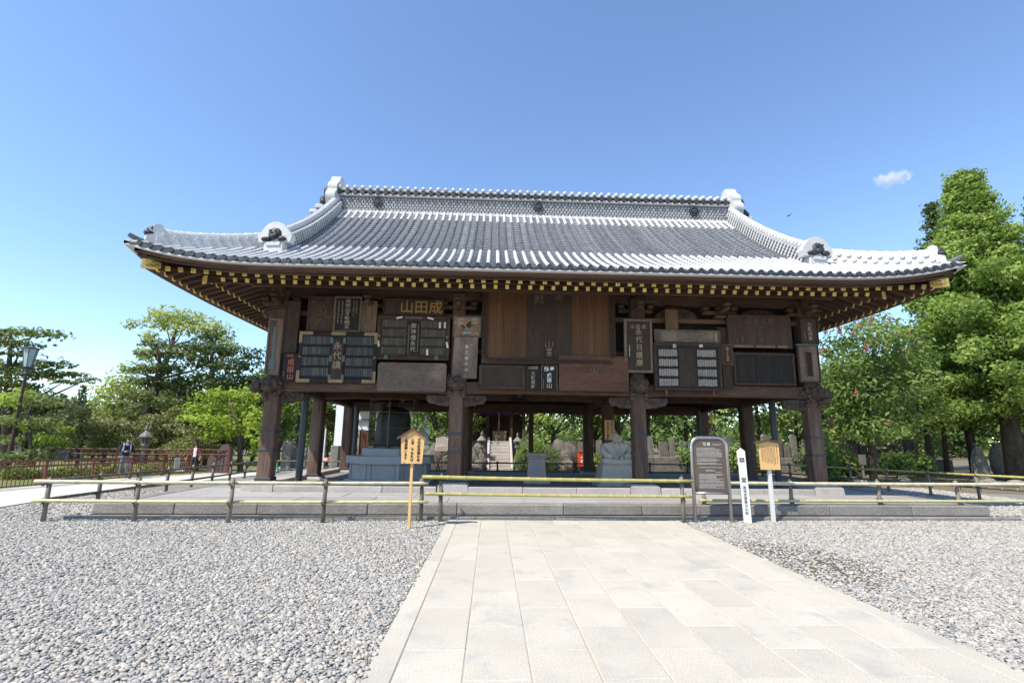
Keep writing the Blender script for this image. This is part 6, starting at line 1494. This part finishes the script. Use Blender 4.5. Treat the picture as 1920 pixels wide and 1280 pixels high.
leaves_mesh('foliage', [((0, 0, .75), (.95, .8, .78), .6)], .075, 5.5, LEAF['shrub'], r, 81, shell=.12)
MB().cyl((0, 0, -.05), (0, 0, .5), .06, n=7).build('stem', M['bark'], r)
# shrubs at the foot of the grove
for k, (px, Y, R, h) in enumerate(((1545, 21.5, .9, 1.3), (1570, 22.5, 1.0, 1.5), (1595, 22.0, .8, 1.1), (1530, 23.0, 1.0, 1.6), (1680, 24.5, .9, 1.2), (1730, 24.8, 1.0, 1.4), (1110, 28.0, .8, .9), (1060, 28.4, .8, 1.0), (868, 28.2, .8, 1.3), (840, 28.0, .8, 1.2), (1008, 28.6, .9, 1.4), (780, 28.5, .9, 1.5), (1180, 27.6, .8, 1.2), (1300, 27.5, .9, 1.5), (1330, 27.7, .8, 1.3), (1385, 27.4, .9, 1.6), (1430, 27.6, .8, 1.4), (1125, 27.8, .7, 1.0))):
    x, y, z = gp(px, Y); r = tag(empty('green_shrub', (x, y, z)), 'loose dark green shrub at the foot of the grove', 'shrub', 'shrubs at the foot of the grove')
    g = np.random.default_rng(820+k); leaves_mesh('foliage', [((g.uniform(-.4, .4)*R, g.uniform(-.4, .4)*R, h*g.uniform(.3, .75)), (R*.5, R*.5, h*.35), g.uniform(.1, .8)) for _ in range(7)], .13, 2.6, LEAF['mid'], r, 840+k); MB().tube([(0, 0, -.05), (.05, 0, h*.5)], [.04, .02], 6).build('stem', M['bark'], r)
# ---- left garden
px_tree('camphor_tree', 'tall yellow-green broadleaf tree rising above the garden pines', 38, [(252, 606, 15, 10, .8), (300, 590, 24, 14, .9), (335, 588, 26, 13, .9), (310, 608, 22, 11, .7), (365, 602, 30, 15, .85), (400, 612, 26, 16, .85), (420, 630, 16, 14, .7), (345, 620, 22, 12, .6), (280, 628, 14, 10, .8), (430, 652, 16, 16, .6), (280, 668, 20, 12, .7), (345, 660, 30, 14, .6), (380, 650, 24, 16, .7), (230, 718, 30, 17, .8), (200, 738, 24, 16, .85), (245, 740, 26, 16, .7), (205, 762, 22, 15, .8), (250, 690, 22, 12, .6)],
        [(262, 850, .42), (272, 780, .34), (300, 710, .25), (320, 650, .17), (335, 605, .08)], .22, 2.9, 'yellow', 101, spread=1.6, limbs=18)
px_tree('black_pine', 'tall dark layered pine in front of the yellow-green broadleaf tree', 35, [(292, 642, 22, 9, .3), (285, 660, 26, 9, .5), (320, 660, 24, 10, .3), (275, 690, 30, 10, .5), (320, 692, 30, 12, .3), (265, 712, 24, 9, .5), (310, 722, 34, 12, .4), (260, 740, 30, 12, .6), (310, 752, 34, 12, .3), (225, 758, 28, 10, .6), (270, 775, 30, 12, .4), (320, 782, 28, 13, .2), (240, 790, 22, 9, .5)], [(268, 850, .32), (278, 760, .26), (300, 690, .16), (296, 645, .05)], .21, 3.8, 'pine', 102, limbs=14)
px_tree('black_pine', 'dark layered pine rising behind the lime green maple', 36, [(395, 632, 20, 10, .3), (375, 652, 28, 11, .4), (415, 655, 26, 12, .3), (385, 680, 34, 13, .3), (430, 690, 30, 14, .2), (370, 712, 32, 13, .4), (415, 722, 34, 14, .25), (460, 682, 26, 13, .2), (475, 665, 20, 12, .2), (465, 715, 28, 14, .2), (350, 745, 28, 13, .3), (400, 752, 34, 14, .2), (480, 750, 24, 16, .2)], [(392, 850, .32), (395, 760, .26), (398, 690, .16), (396, 640, .05)], .23, 3.6, 'dark', 103, limbs=14)
px_tree('lime_maple', 'bright lime green maple beside the hall', 28, [(395, 742, 22, 10, .7), (430, 738, 26, 11, .8), (465, 742, 24, 13, .7), (375, 765, 24, 10, .8), (415, 765, 28, 11, .6), (455, 770, 26, 13, .5), (362, 785, 22, 8, .8), (400, 790, 28, 10, .6), (440, 800, 26, 13, .5), (475, 790, 18, 20, .5), (405, 815, 24, 9, .6), (485, 830, 16, 16, .4)], [(452, 875, .15), (450, 830, .12), (445, 790, .08), (430, 750, .03)], .19, 3.4, 'lime', 104, limbs=14)
for k, (lab, Y, cl, tr) in enumerate((
    ('olive clipped pine behind the walking man', 31, [(185, 790, 28, 12, .6), (215, 800, 26, 11, .5), (170, 812, 28, 12, .5), (205, 825, 34, 13, .5), (180, 842, 28, 12, .4), (225, 845, 26, 12, .4)], [(195, 872, .12), (198, 830, .09), (195, 795, .04)]),
    ('domed olive clipped pine beside the stone lantern', 32, [(310, 785, 30, 10, .7), (290, 802, 30, 11, .6), (335, 802, 28, 11, .6), (300, 822, 34, 12, .5), (340, 825, 28, 12, .4), (290, 842, 28, 12, .4), (330, 845, 30, 12, .4), (335, 772, 16, 6, .3)], [(312, 872, .12), (310, 830, .09), (312, 795, .04)]),
    ('olive clipped pine in front of the lime green maple', 29, [(360, 808, 24, 9, .6), (378, 820, 28, 10, .5), (350, 832, 28, 11, .5), (385, 842, 30, 11, .4), (360, 852, 26, 10, .4)], [(370, 878, .10), (368, 845, .08), (366, 815, .03)]),
    ('leaning olive pine beside the leaning trunk and the railing', 30, [(118, 800, 22, 10, .5), (140, 785, 22, 12, .5), (155, 770, 20, 10, .4), (125, 825, 20, 10, .4), (160, 800, 20, 12, .5)], [(145, 880, .10), (146, 845, .09), (160, 815, .06), (140, 790, .03)]))):
    px_tree('garden_pine', lab, Y, cl, tr, .17, 3.8, 'olive', 110+k, depth=.9, spread=.8)
px_tree('spreading_tree', 'wide dark tree with level branches over the street lamp', 27, [(25, 622, 34, 7, .6), (75, 626, 36, 7, .5), (5, 640, 30, 9, .5), (55, 645, 26, 6, .3), (30, 662, 26, 6, .1), (95, 682, 32, 8, .5), (40, 690, 40, 12, .6), (70, 700, 34, 9, .4), (135, 702, 24, 6, .5), (165, 712, 18, 5, .5), (118, 716, 20, 5, .3), (10, 715, 34, 14, .7), (60, 725, 26, 8, .3), (-30, 640, 40, 24, .4), (-40, 700, 44, 24, .4)], [(10, 890, .24), (14, 760, .2), (16, 700, .14), (20, 640, .06)], .20, 3.4, 'pine', 121, limbs=16, depth=.7)
px_tree('layered_pine', 'grey-green layered clipped pine behind the street lamp', 24, [(72, 752, 40, 11, .6), (30, 748, 26, 9, .5), (25, 785, 34, 10, .4), (80, 790, 40, 11, .5), (20, 825, 30, 11, .5), (90, 832, 34, 10, .4), (55, 855, 34, 10, .3), (12, 862, 26, 12, .3)], [(45, 892, .14), (46, 840, .11), (50, 790, .08), (60, 755, .04)], .15, 2.8, 'pine', 122, limbs=8, depth=.8)
px_tree('lime_maple', 'small yellow-green maple among the clipped pines', 23, [(55, 800, 16, 9, .8), (62, 822, 20, 10, .7), (100, 822, 22, 7, .8), (40, 738, 18, 9, .8), (20, 752, 16, 10, .7), (120, 806, 14, 6, .7)], [(58, 892, .07), (58, 840, .06), (56, 805, .03)], .14, 2.4, 'lime', 123, limbs=8)
spire(128, 42, 722, 1.5, 'slim dark conifer pointing up behind the garden pines', 131, 'dark', n=70, leaf=.22); spire(92, 44, 738, 1.9, 'broad dark conifer next to the slim one', 132, 'dark', n=70, leaf=.22)
for k, (px, Y, h, R, mat) in enumerate(((445, 42, 8.5, 2.6, 'mid'), (490, 40, 8.5, 2.8, 'mid'), (520, 37, 7, 2.4, 'mid'), (170, 48, 5.5, 2.6, 'pine'), (110, 50, 6, 3.0, 'mid'), (40, 46, 6.5, 3.0, 'pine'), (-40, 44, 8, 3.4, 'mid'), (230, 46, 6, 2.6, 'dark'), (340, 48, 6.5, 3.0, 'dark'), (400, 44, 6, 2.6, 'dark'), (290, 45, 7.5, 3.2, 'pine'), (370, 41, 8, 3.0, 'pine'), (140, 44, 4.5, 2.4, 'dark'), (0, 50, 6, 3.2, 'mid'), (470, 46, 9, 3.0, 'dark'))):
    round_tree(px, Y, h, R, {'mid': 'leafy green tree at the back of the garden', 'pine': 'dull green tree at the back of the garden', 'dark': 'dark tree at the back of the garden'}[mat], 140+k, mat, .9, .26, 34, 2.2, group='trees at the back of the garden', name='garden_tree')
# low azaleas along the railing
for k in range(16):
    px = -40+k*24; P = at_g(px, 906-k*1.1 if px < 330 else 888); P = P+np.array([-1.1, 1.6, 0]); r = tag(empty('low_shrub', (P[0], P[1], gz(P[0], P[1]))), 'low clipped azalea behind the walkway railing', 'shrub', 'azaleas behind the railing')
    g = np.random.default_rng(900+k); leaves_mesh('foliage', [((g.uniform(-.3, .3), g.uniform(-.2, .2), .22), (.45, .35, .28), g.uniform(.2, .9))]*2, .085, 2.6, LEAF['yellow' if k % 3 == 0 else 'shrub'], r, 920+k); MB().tube([(0, 0, -.05), (0, 0, .2)], [.03, .015], 5).build('stem', M['bark'], r)
# distant wood closing the horizon
g = np.random.default_rng(5); C = []
for k in range(420):
    a = -1.25+2.5*k/420; R = g.uniform(58, 78); x = CAM[0]+math.sin(a)*R*1.5; y = 20+math.cos(a)*R*.8
    C.append(((x, y, g.uniform(.8, 5.0)), (2.6, 2.0, 1.9), g.uniform(.1, .8)))
o = leaves_mesh('distant_wood', C, .55, 2.2, LEAF['mid'], None, 6); o['kind'] = 'stuff'; o['label'] = 'far band of mixed green woodland closing the view'; o['category'] = 'woodland'
# tufts of grass at the kerb and path edges
m = MB(); g = random.Random(4)
for k in range(46):
    if k < 26: x = g.uniform(-9, 9); y = 10.99+TR*x-.19-g.uniform(0, .03)
    else: x = g.choice((PX0-.215, PX0+9*PW+.215))+g.uniform(-.02, .02); y = g.uniform(4.5, 10.5)
    for b_ in range(g.randint(3, 7)):
        a = g.uniform(0, 2*PI); h = g.uniform(.03, .075); dx, dy = math.cos(a)*h*.6, math.sin(a)*h*.6; bx_, by_ = x+g.uniform(-.025, .025), y+g.uniform(-.02, .02)
        m.add([(bx_-.004, by_, .0), (bx_+.004, by_, .0), (bx_+dx, by_+dy, h+.01)], [(0, 1, 2)])
o = m.build('weed_tufts', plain('weed_green', (.09, .17, .03), .8), None, fix=False); o['kind'] = 'stuff'; o['label'] = 'tiny green weed tufts along the kerb and path edges'; o['category'] = 'weeds'
# ================================================================ PEOPLE
def person(name, label, loc, rz, Hh, J, regions, hair, extra):
    """J: joint -> (x, y, z, radius, parent); one skinned, continuous body grown over the joints. regions: joint -> material index"""
    mats = extra['mats']; keys = list(J); idx = {k: i for i, k in enumerate(keys)}; s = Hh/1.75
    me = bpy.data.meshes.new('person_skeleton'); me.from_pydata([tuple(c*s for c in J[k][:3]) for k in keys], [(idx[k], idx[J[k][4]]) for k in keys if J[k][4]], [])
    o = bpy.data.objects.new('tmp', me); COL.objects.link(o)
    sk = o.modifiers.new('skin', 'SKIN'); sk.use_smooth_shade = True; sk.branch_smoothing = .4
    for i, k in enumerate(keys):
        r = J[k][3]; v = me.skin_vertices[0].data[i]; v.radius = ((r[0]*s, r[1]*s) if isinstance(r, tuple) else (r*s, r*s)); v.use_root = (k == 'pelvis')
    sb = o.modifiers.new('sub', 'SUBSURF'); sb.levels = 2; sb.render_levels = 2
    bpy.context.view_layer.update(); dg = bpy.context.evaluated_depsgraph_get(); bme = bpy.data.meshes.new_from_object(o.evaluated_get(dg)); bpy.data.objects.remove(o)
    bme.name = 'body'; bme.materials.clear(); [bme.materials.append(m) for m in mats]
    seg = [(np.array(J[k][:3])*s, np.array(J[J[k][4]][:3])*s, regions(k)) for k in keys if J[k][4]]
    co = np.array([p.center[:] for p in bme.polygons]); best = np.full(len(co), 1e9); mi = np.zeros(len(co), int)
    for a, b, m in seg:
        ab = b-a; t = np.clip(((co-a)@ab)/max(1e-9, ab@ab), 0, 1); d = np.linalg.norm(co-(a+t[:, None]*ab), axis=1); k = d < best; best[k] = d[k]; mi[k] = m
    if extra.get('paint'): mi = extra['paint'](co/s, mi)
    bme.polygons.foreach_set('material_index', mi.astype(np.int32)); bme.polygons.foreach_set('use_smooth', [True]*len(bme.polygons))
    root = tag(empty(name, loc, rz), label, 'person')
    link('body', bme, root)
    hc = np.array(J['head'][:3])*s; f = .105*s
    hm = MB(); hair(hm, hc, s); hm.build('hair', plain('dark_hair', (.02, .014, .011), .6), root, smooth=True)
    fm = MB()
    for q in (-1, 1): fm.blob((hc[0]+q*.032*s, hc[1]-.088*s, hc[2]+.005*s), (.012*s, .008*s, .007*s), 1, 0, 1)
    fm.tube([(hc[0]-.025*s, hc[1]-.082*s, hc[2]-.06*s), (hc[0], hc[1]-.09*s, hc[2]-.062*s), (hc[0]+.025*s, hc[1]-.082*s, hc[2]-.06*s)], .006*s, 5)
    fm.build('face_features', plain('dark_features', (.05, .025, .022), .6), root)
    return root, s
def hand(J, w, side, d, thumb):
    """palm and five fingers hanging from wrist w along direction d"""
    W_ = np.array(J[w][:3]); d = np.array(d)/np.linalg.norm(d); p = np.cross(d, (0, -1, 0)); p = p/np.linalg.norm(p)*side; c = np.cross(p, d)
    pa = W_+d*.07; J[side and ('palm%d' % side)] = (*pa, (.035, .022), w)
    for i, (o_, l) in enumerate(((-.027, .068), (-.009, .078), (.009, .074), (.026, .058))):
        a = pa+d*.035+p*o_; b = a+d*l*.5+c*.010*-1; e = b+d*l*.42+c*-.022
        J['fa%d%d' % (side, i)] = (*a, .010, 'palm%d' % side); J['fb%d%d' % (side, i)] = (*b, .009, 'fa%d%d' % (side, i)); J['fc%d%d' % (side, i)] = (*e, .008, 'fb%d%d' % (side, i))
    a = pa-p*.035*1-d*.01+c*-.01; b = a+d*.035-p*.018; J['ta%d' % side] = (*a, .011, 'palm%d' % side); J['tb%d' % side] = (*b, .010, 'ta%d' % side)
def base_body():
    return {'pelvis': (0, 0, .94, (.155, .115), None), 'waist': (0, 0, 1.08, (.145, .105), 'pelvis'), 'chest': (0, 0, 1.27, (.165, .115), 'waist'), 'upper': (0, .005, 1.41, (.13, .085), 'chest'), 'neck': (0, 0, 1.49, .052, 'upper'), 'jaw': (0, -.012, 1.56, (.062, .070), 'neck'), 'head': (0, -.005, 1.635, (.076, .090), 'jaw'), 'crown': (0, .005, 1.70, (.062, .075), 'head'), 'nose': (0, -.105, 1.615, .012, 'head')}
skin = plain('skin', (.48, .28, .20), .6)
# the walking man
J = base_body()
for s_, kn, an, ft in ((1, (.11, -.10, .52), (.10, -.02, .10), (.10, -.17, .035)), (-1, (-.10, .04, .50), (-.10, .22, .12), (-.10, .08, .04))):
    J['hip%d' % s_] = (s_*.095, 0, .86, .092, 'pelvis'); J['knee%d' % s_] = (*kn, .064, 'hip%d' % s_); J['calf%d' % s_] = (*((np.array(kn)*.6+np.array(an)*.4)+np.array([0, .02, 0])), .060, 'knee%d' % s_); J['ankle%d' % s_] = (*an, .042, 'calf%d' % s_); J['toe%d' % s_] = (*ft, .042, 'ankle%d' % s_)
for s_ in (1, -1):
    J['sh%d' % s_] = (s_*.195, .01, 1.42, .068, 'upper'); J['el%d' % s_] = (s_*.24, -.03, 1.14, .048, 'sh%d' % s_); J['wr%d' % s_] = (s_*.10, -.24, 1.16, .032, 'el%d' % s_); hand(J, 'wr%d' % s_, s_, (-s_*.6, -.7, .15), 0)
jac = plain('black_jacket', (.018, .018, .02), .8); jean = plain('blue_jeans', (.16, .24, .34), .85); shoe = plain('dark_red_shoe', (.20, .04, .035), .6)
def reg(k):
    if k[:3] in ('hip', 'kne', 'cal', 'ank') or k == 'pelvis': return 2
    if k[:3] == 'toe': return 3
    if k in ('neck', 'jaw', 'head', 'crown', 'nose') or k[:2] in ('pa', 'fa', 'fb', 'fc', 'ta', 'tb'): return 0
    return 1
def hair_m(m, c, s): m.blob((c[0], c[1]+.018*s, c[2]+.045*s), (.088*s, .098*s, .072*s), 4, .04, 2).blob((c[0], c[1]+.06*s, c[2]-.01*s), (.075*s, .05*s, .07*s), 5, .04, 2)
def paint_m(c, mi):
    mi[(c[:, 2] < .97) & (c[:, 2] > .2) & (mi == 1)] = 2
    return mi
P = at_g(229, 896.5); man, ms = person('person', 'walking person in black jacket and blue jeans holding a camera', P, math.radians(42), 1.70, J, reg, hair_m, {'mats': [skin, jac, jean, shoe], 'paint': paint_m})
k = empty('backpack', (P[0], P[1], P[2]), math.radians(42)); tag(k, 'light blue backpack worn by the walking person in jeans', 'backpack'); blue = plain('light_blue_nylon', (.22, .36, .62), .7)
MB().blob((0, .23*ms, 1.22*ms), (.17*ms, .12*ms, .25*ms), 6, .06, 2).blob((0, .33*ms, 1.12*ms), (.13*ms, .07*ms, .14*ms), 7, .06, 2).build('pack', blue, k, smooth=True)
for q in (-1, 1): MB().tube([(q*.12*ms, .16*ms, 1.46*ms), (q*.13*ms, .0, 1.515*ms), (q*.12*ms, -.118*ms, 1.40*ms), (q*.125*ms, -.135*ms, 1.25*ms), (q*.17*ms, -.02*ms, 1.10*ms), (q*.13*ms, .16*ms, 1.05*ms)], .024*ms, 6).build('strap', blue, k)
k = empty('camera_in_hand', (P[0], P[1], P[2]), math.radians(42)); tag(k, 'small dark camera held in front by the walking person', 'camera')
MB().box((-.055*ms, -.33*ms, 1.15*ms), (.055*ms, -.28*ms, 1.23*ms), bev=.008).build('camera_body', M['steel'], k); MB().cyl((0, -.38*ms, 1.19*ms), (0, -.33*ms, 1.19*ms), .03*ms, n=10).build('lens', M['ink'], k)
# the woman in the red jacket
J = base_body()
for key, f in (('pelvis', .92), ('waist', .80), ('chest', .86), ('upper', .88)): x, y, z, r, p = J[key]; J[key] = (x, y, z, (r[0]*f, r[1]*f), p)
for s_, kn, an, ft in ((1, (.075, -.07, .50), (.055, -.03, .10), (.06, -.16, .03)), (-1, (-.07, .0, .50), (-.05, .10, .10), (-.06, -.02, .03))):
    J['hip%d' % s_] = (s_*.085, 0, .86, .082, 'pelvis'); J['knee%d' % s_] = (*kn, .054, 'hip%d' % s_); J['calf%d' % s_] = (*((np.array(kn)*.6+np.array(an)*.4)+np.array([0, .02, 0])), .050, 'knee%d' % s_); J['ankle%d' % s_] = (*an, .036, 'calf%d' % s_); J['toe%d' % s_] = (*ft, .036, 'ankle%d' % s_)
for s_, e, w_ in ((1, (.26, .03, 1.16), (.27, -.10, .94)), (-1, (-.29, .0, 1.16), (-.38, -.08, .95))):
    J['sh%d' % s_] = (s_*.17, .01, 1.42, .058, 'upper'); J['el%d' % s_] = (*e, .044, 'sh%d' % s_); J['wr%d' % s_] = (*w_, .028, 'el%d' % s_); hand(J, 'wr%d' % s_, s_, (s_*.1, -.25, -.9), 0)
redj = plain('maroon_jacket', (.24, .045, .05), .8); blk = plain('black_trousers', (.02, .02, .025), .8)
def paint_w(c, mi):
    f = (mi == 1) & (np.abs(c[:, 0]) < .075) & (c[:, 1] < -.03) & (c[:, 2] > .98) & (c[:, 2] < 1.46); mi[f] = 4
    mi[(c[:, 2] < 1.0) & (c[:, 2] > .2) & (mi == 1) & (np.abs(c[:, 0]) < .17)] = 2
    return mi
def hair_w(m, c, s): m.blob((c[0], c[1]+.018*s, c[2]+.04*s), (.092*s, .10*s, .08*s), 4, .04, 2).blob((c[0], c[1]+.07*s, c[2]-.09*s), (.10*s, .05*s, .17*s), 5, .06, 2).blob((c[0]+.085*s, c[1]+.02*s, c[2]-.10*s), (.03*s, .05*s, .15*s), 6, .06, 2).blob((c[0]-.085*s, c[1]+.02*s, c[2]-.10*s), (.03*s, .05*s, .15*s), 7, .06, 2)
P = at_g(361, 890); w_, ws = person('person', 'person in open maroon jacket, white shirt and black trousers walking on the walkway', P, math.radians(8), 1.55, J, reg, hair_w, {'mats': [skin, redj, blk, M['white'], plain('white_shirt', (.75, .74, .72), .8)], 'paint': paint_w})
hc = np.array(J['head'][:3])*ws; MB().box((hc[0]-.068*ws, hc[1]-.10*ws, hc[2]-.014*ws), (hc[0]+.068*ws, hc[1]-.082*ws, hc[2]+.022*ws), bev=.008).build('sunglasses', M['ink'], w_)
# ---- small wisp of cloud, a real volume far away
cp = at_y(1672, 334, 1400.0); me = MB().blob((0, 0, 0), (92, 55, 47), 3, .12, 3)
cl = me.build('small_cloud', M['white'], None, smooth=True); cl.location = cp; tag(cl, 'single small wispy white cloud in the clear blue sky', 'cloud')
cm = bpy.data.materials.new('cloud_vapour'); cm.use_nodes = True; nt = cm.node_tree; nt.nodes.remove(nt.nodes['Principled BSDF'])
pv = nt.nodes.new('ShaderNodeVolumePrincipled'); pv.inputs['Color'].default_value = (1, 1, 1, 1); pv.inputs['Anisotropy'].default_value = .2
tc = nt.nodes.new('ShaderNodeTexCoord'); n1 = nt.nodes.new('ShaderNodeTexNoise'); n1.inputs['Scale'].default_value = .028; n1.inputs['Detail'].default_value = 6; n1.inputs['Distortion'].default_value = .6; nt.links.new(tc.outputs['Object'], n1.inputs['Vector'])
vm = nt.nodes.new('ShaderNodeVectorMath'); vm.operation = 'MULTIPLY'; vm.inputs[1].default_value = (1/86, 1/52, 1/42); nt.links.new(tc.outputs['Object'], vm.inputs[0]); ln = nt.nodes.new('ShaderNodeVectorMath'); ln.operation = 'LENGTH'; nt.links.new(vm.outputs[0], ln.inputs[0])
fo = nt.nodes.new('ShaderNodeMapRange'); fo.inputs[1].default_value = .15; fo.inputs[2].default_value = 1.0; fo.inputs[3].default_value = .22; fo.inputs[4].default_value = -.25; nt.links.new(ln.outputs['Value'], fo.inputs[0])
ad = nt.nodes.new('ShaderNodeMath'); ad.operation = 'ADD'; nt.links.new(n1.outputs[0], ad.inputs[0]); nt.links.new(fo.outputs[0], ad.inputs[1])
mr = nt.nodes.new('ShaderNodeMapRange'); mr.inputs[1].default_value = .50; mr.inputs[2].default_value = .80; mr.inputs[4].default_value = .06; nt.links.new(ad.outputs[0], mr.inputs[0]); nt.links.new(mr.outputs[0], pv.inputs['Density'])
nt.links.new(pv.outputs[0], nt.nodes['Material Output'].inputs['Volume']); cl.data.materials.clear(); cl.data.materials.append(cm)
flush_texts()
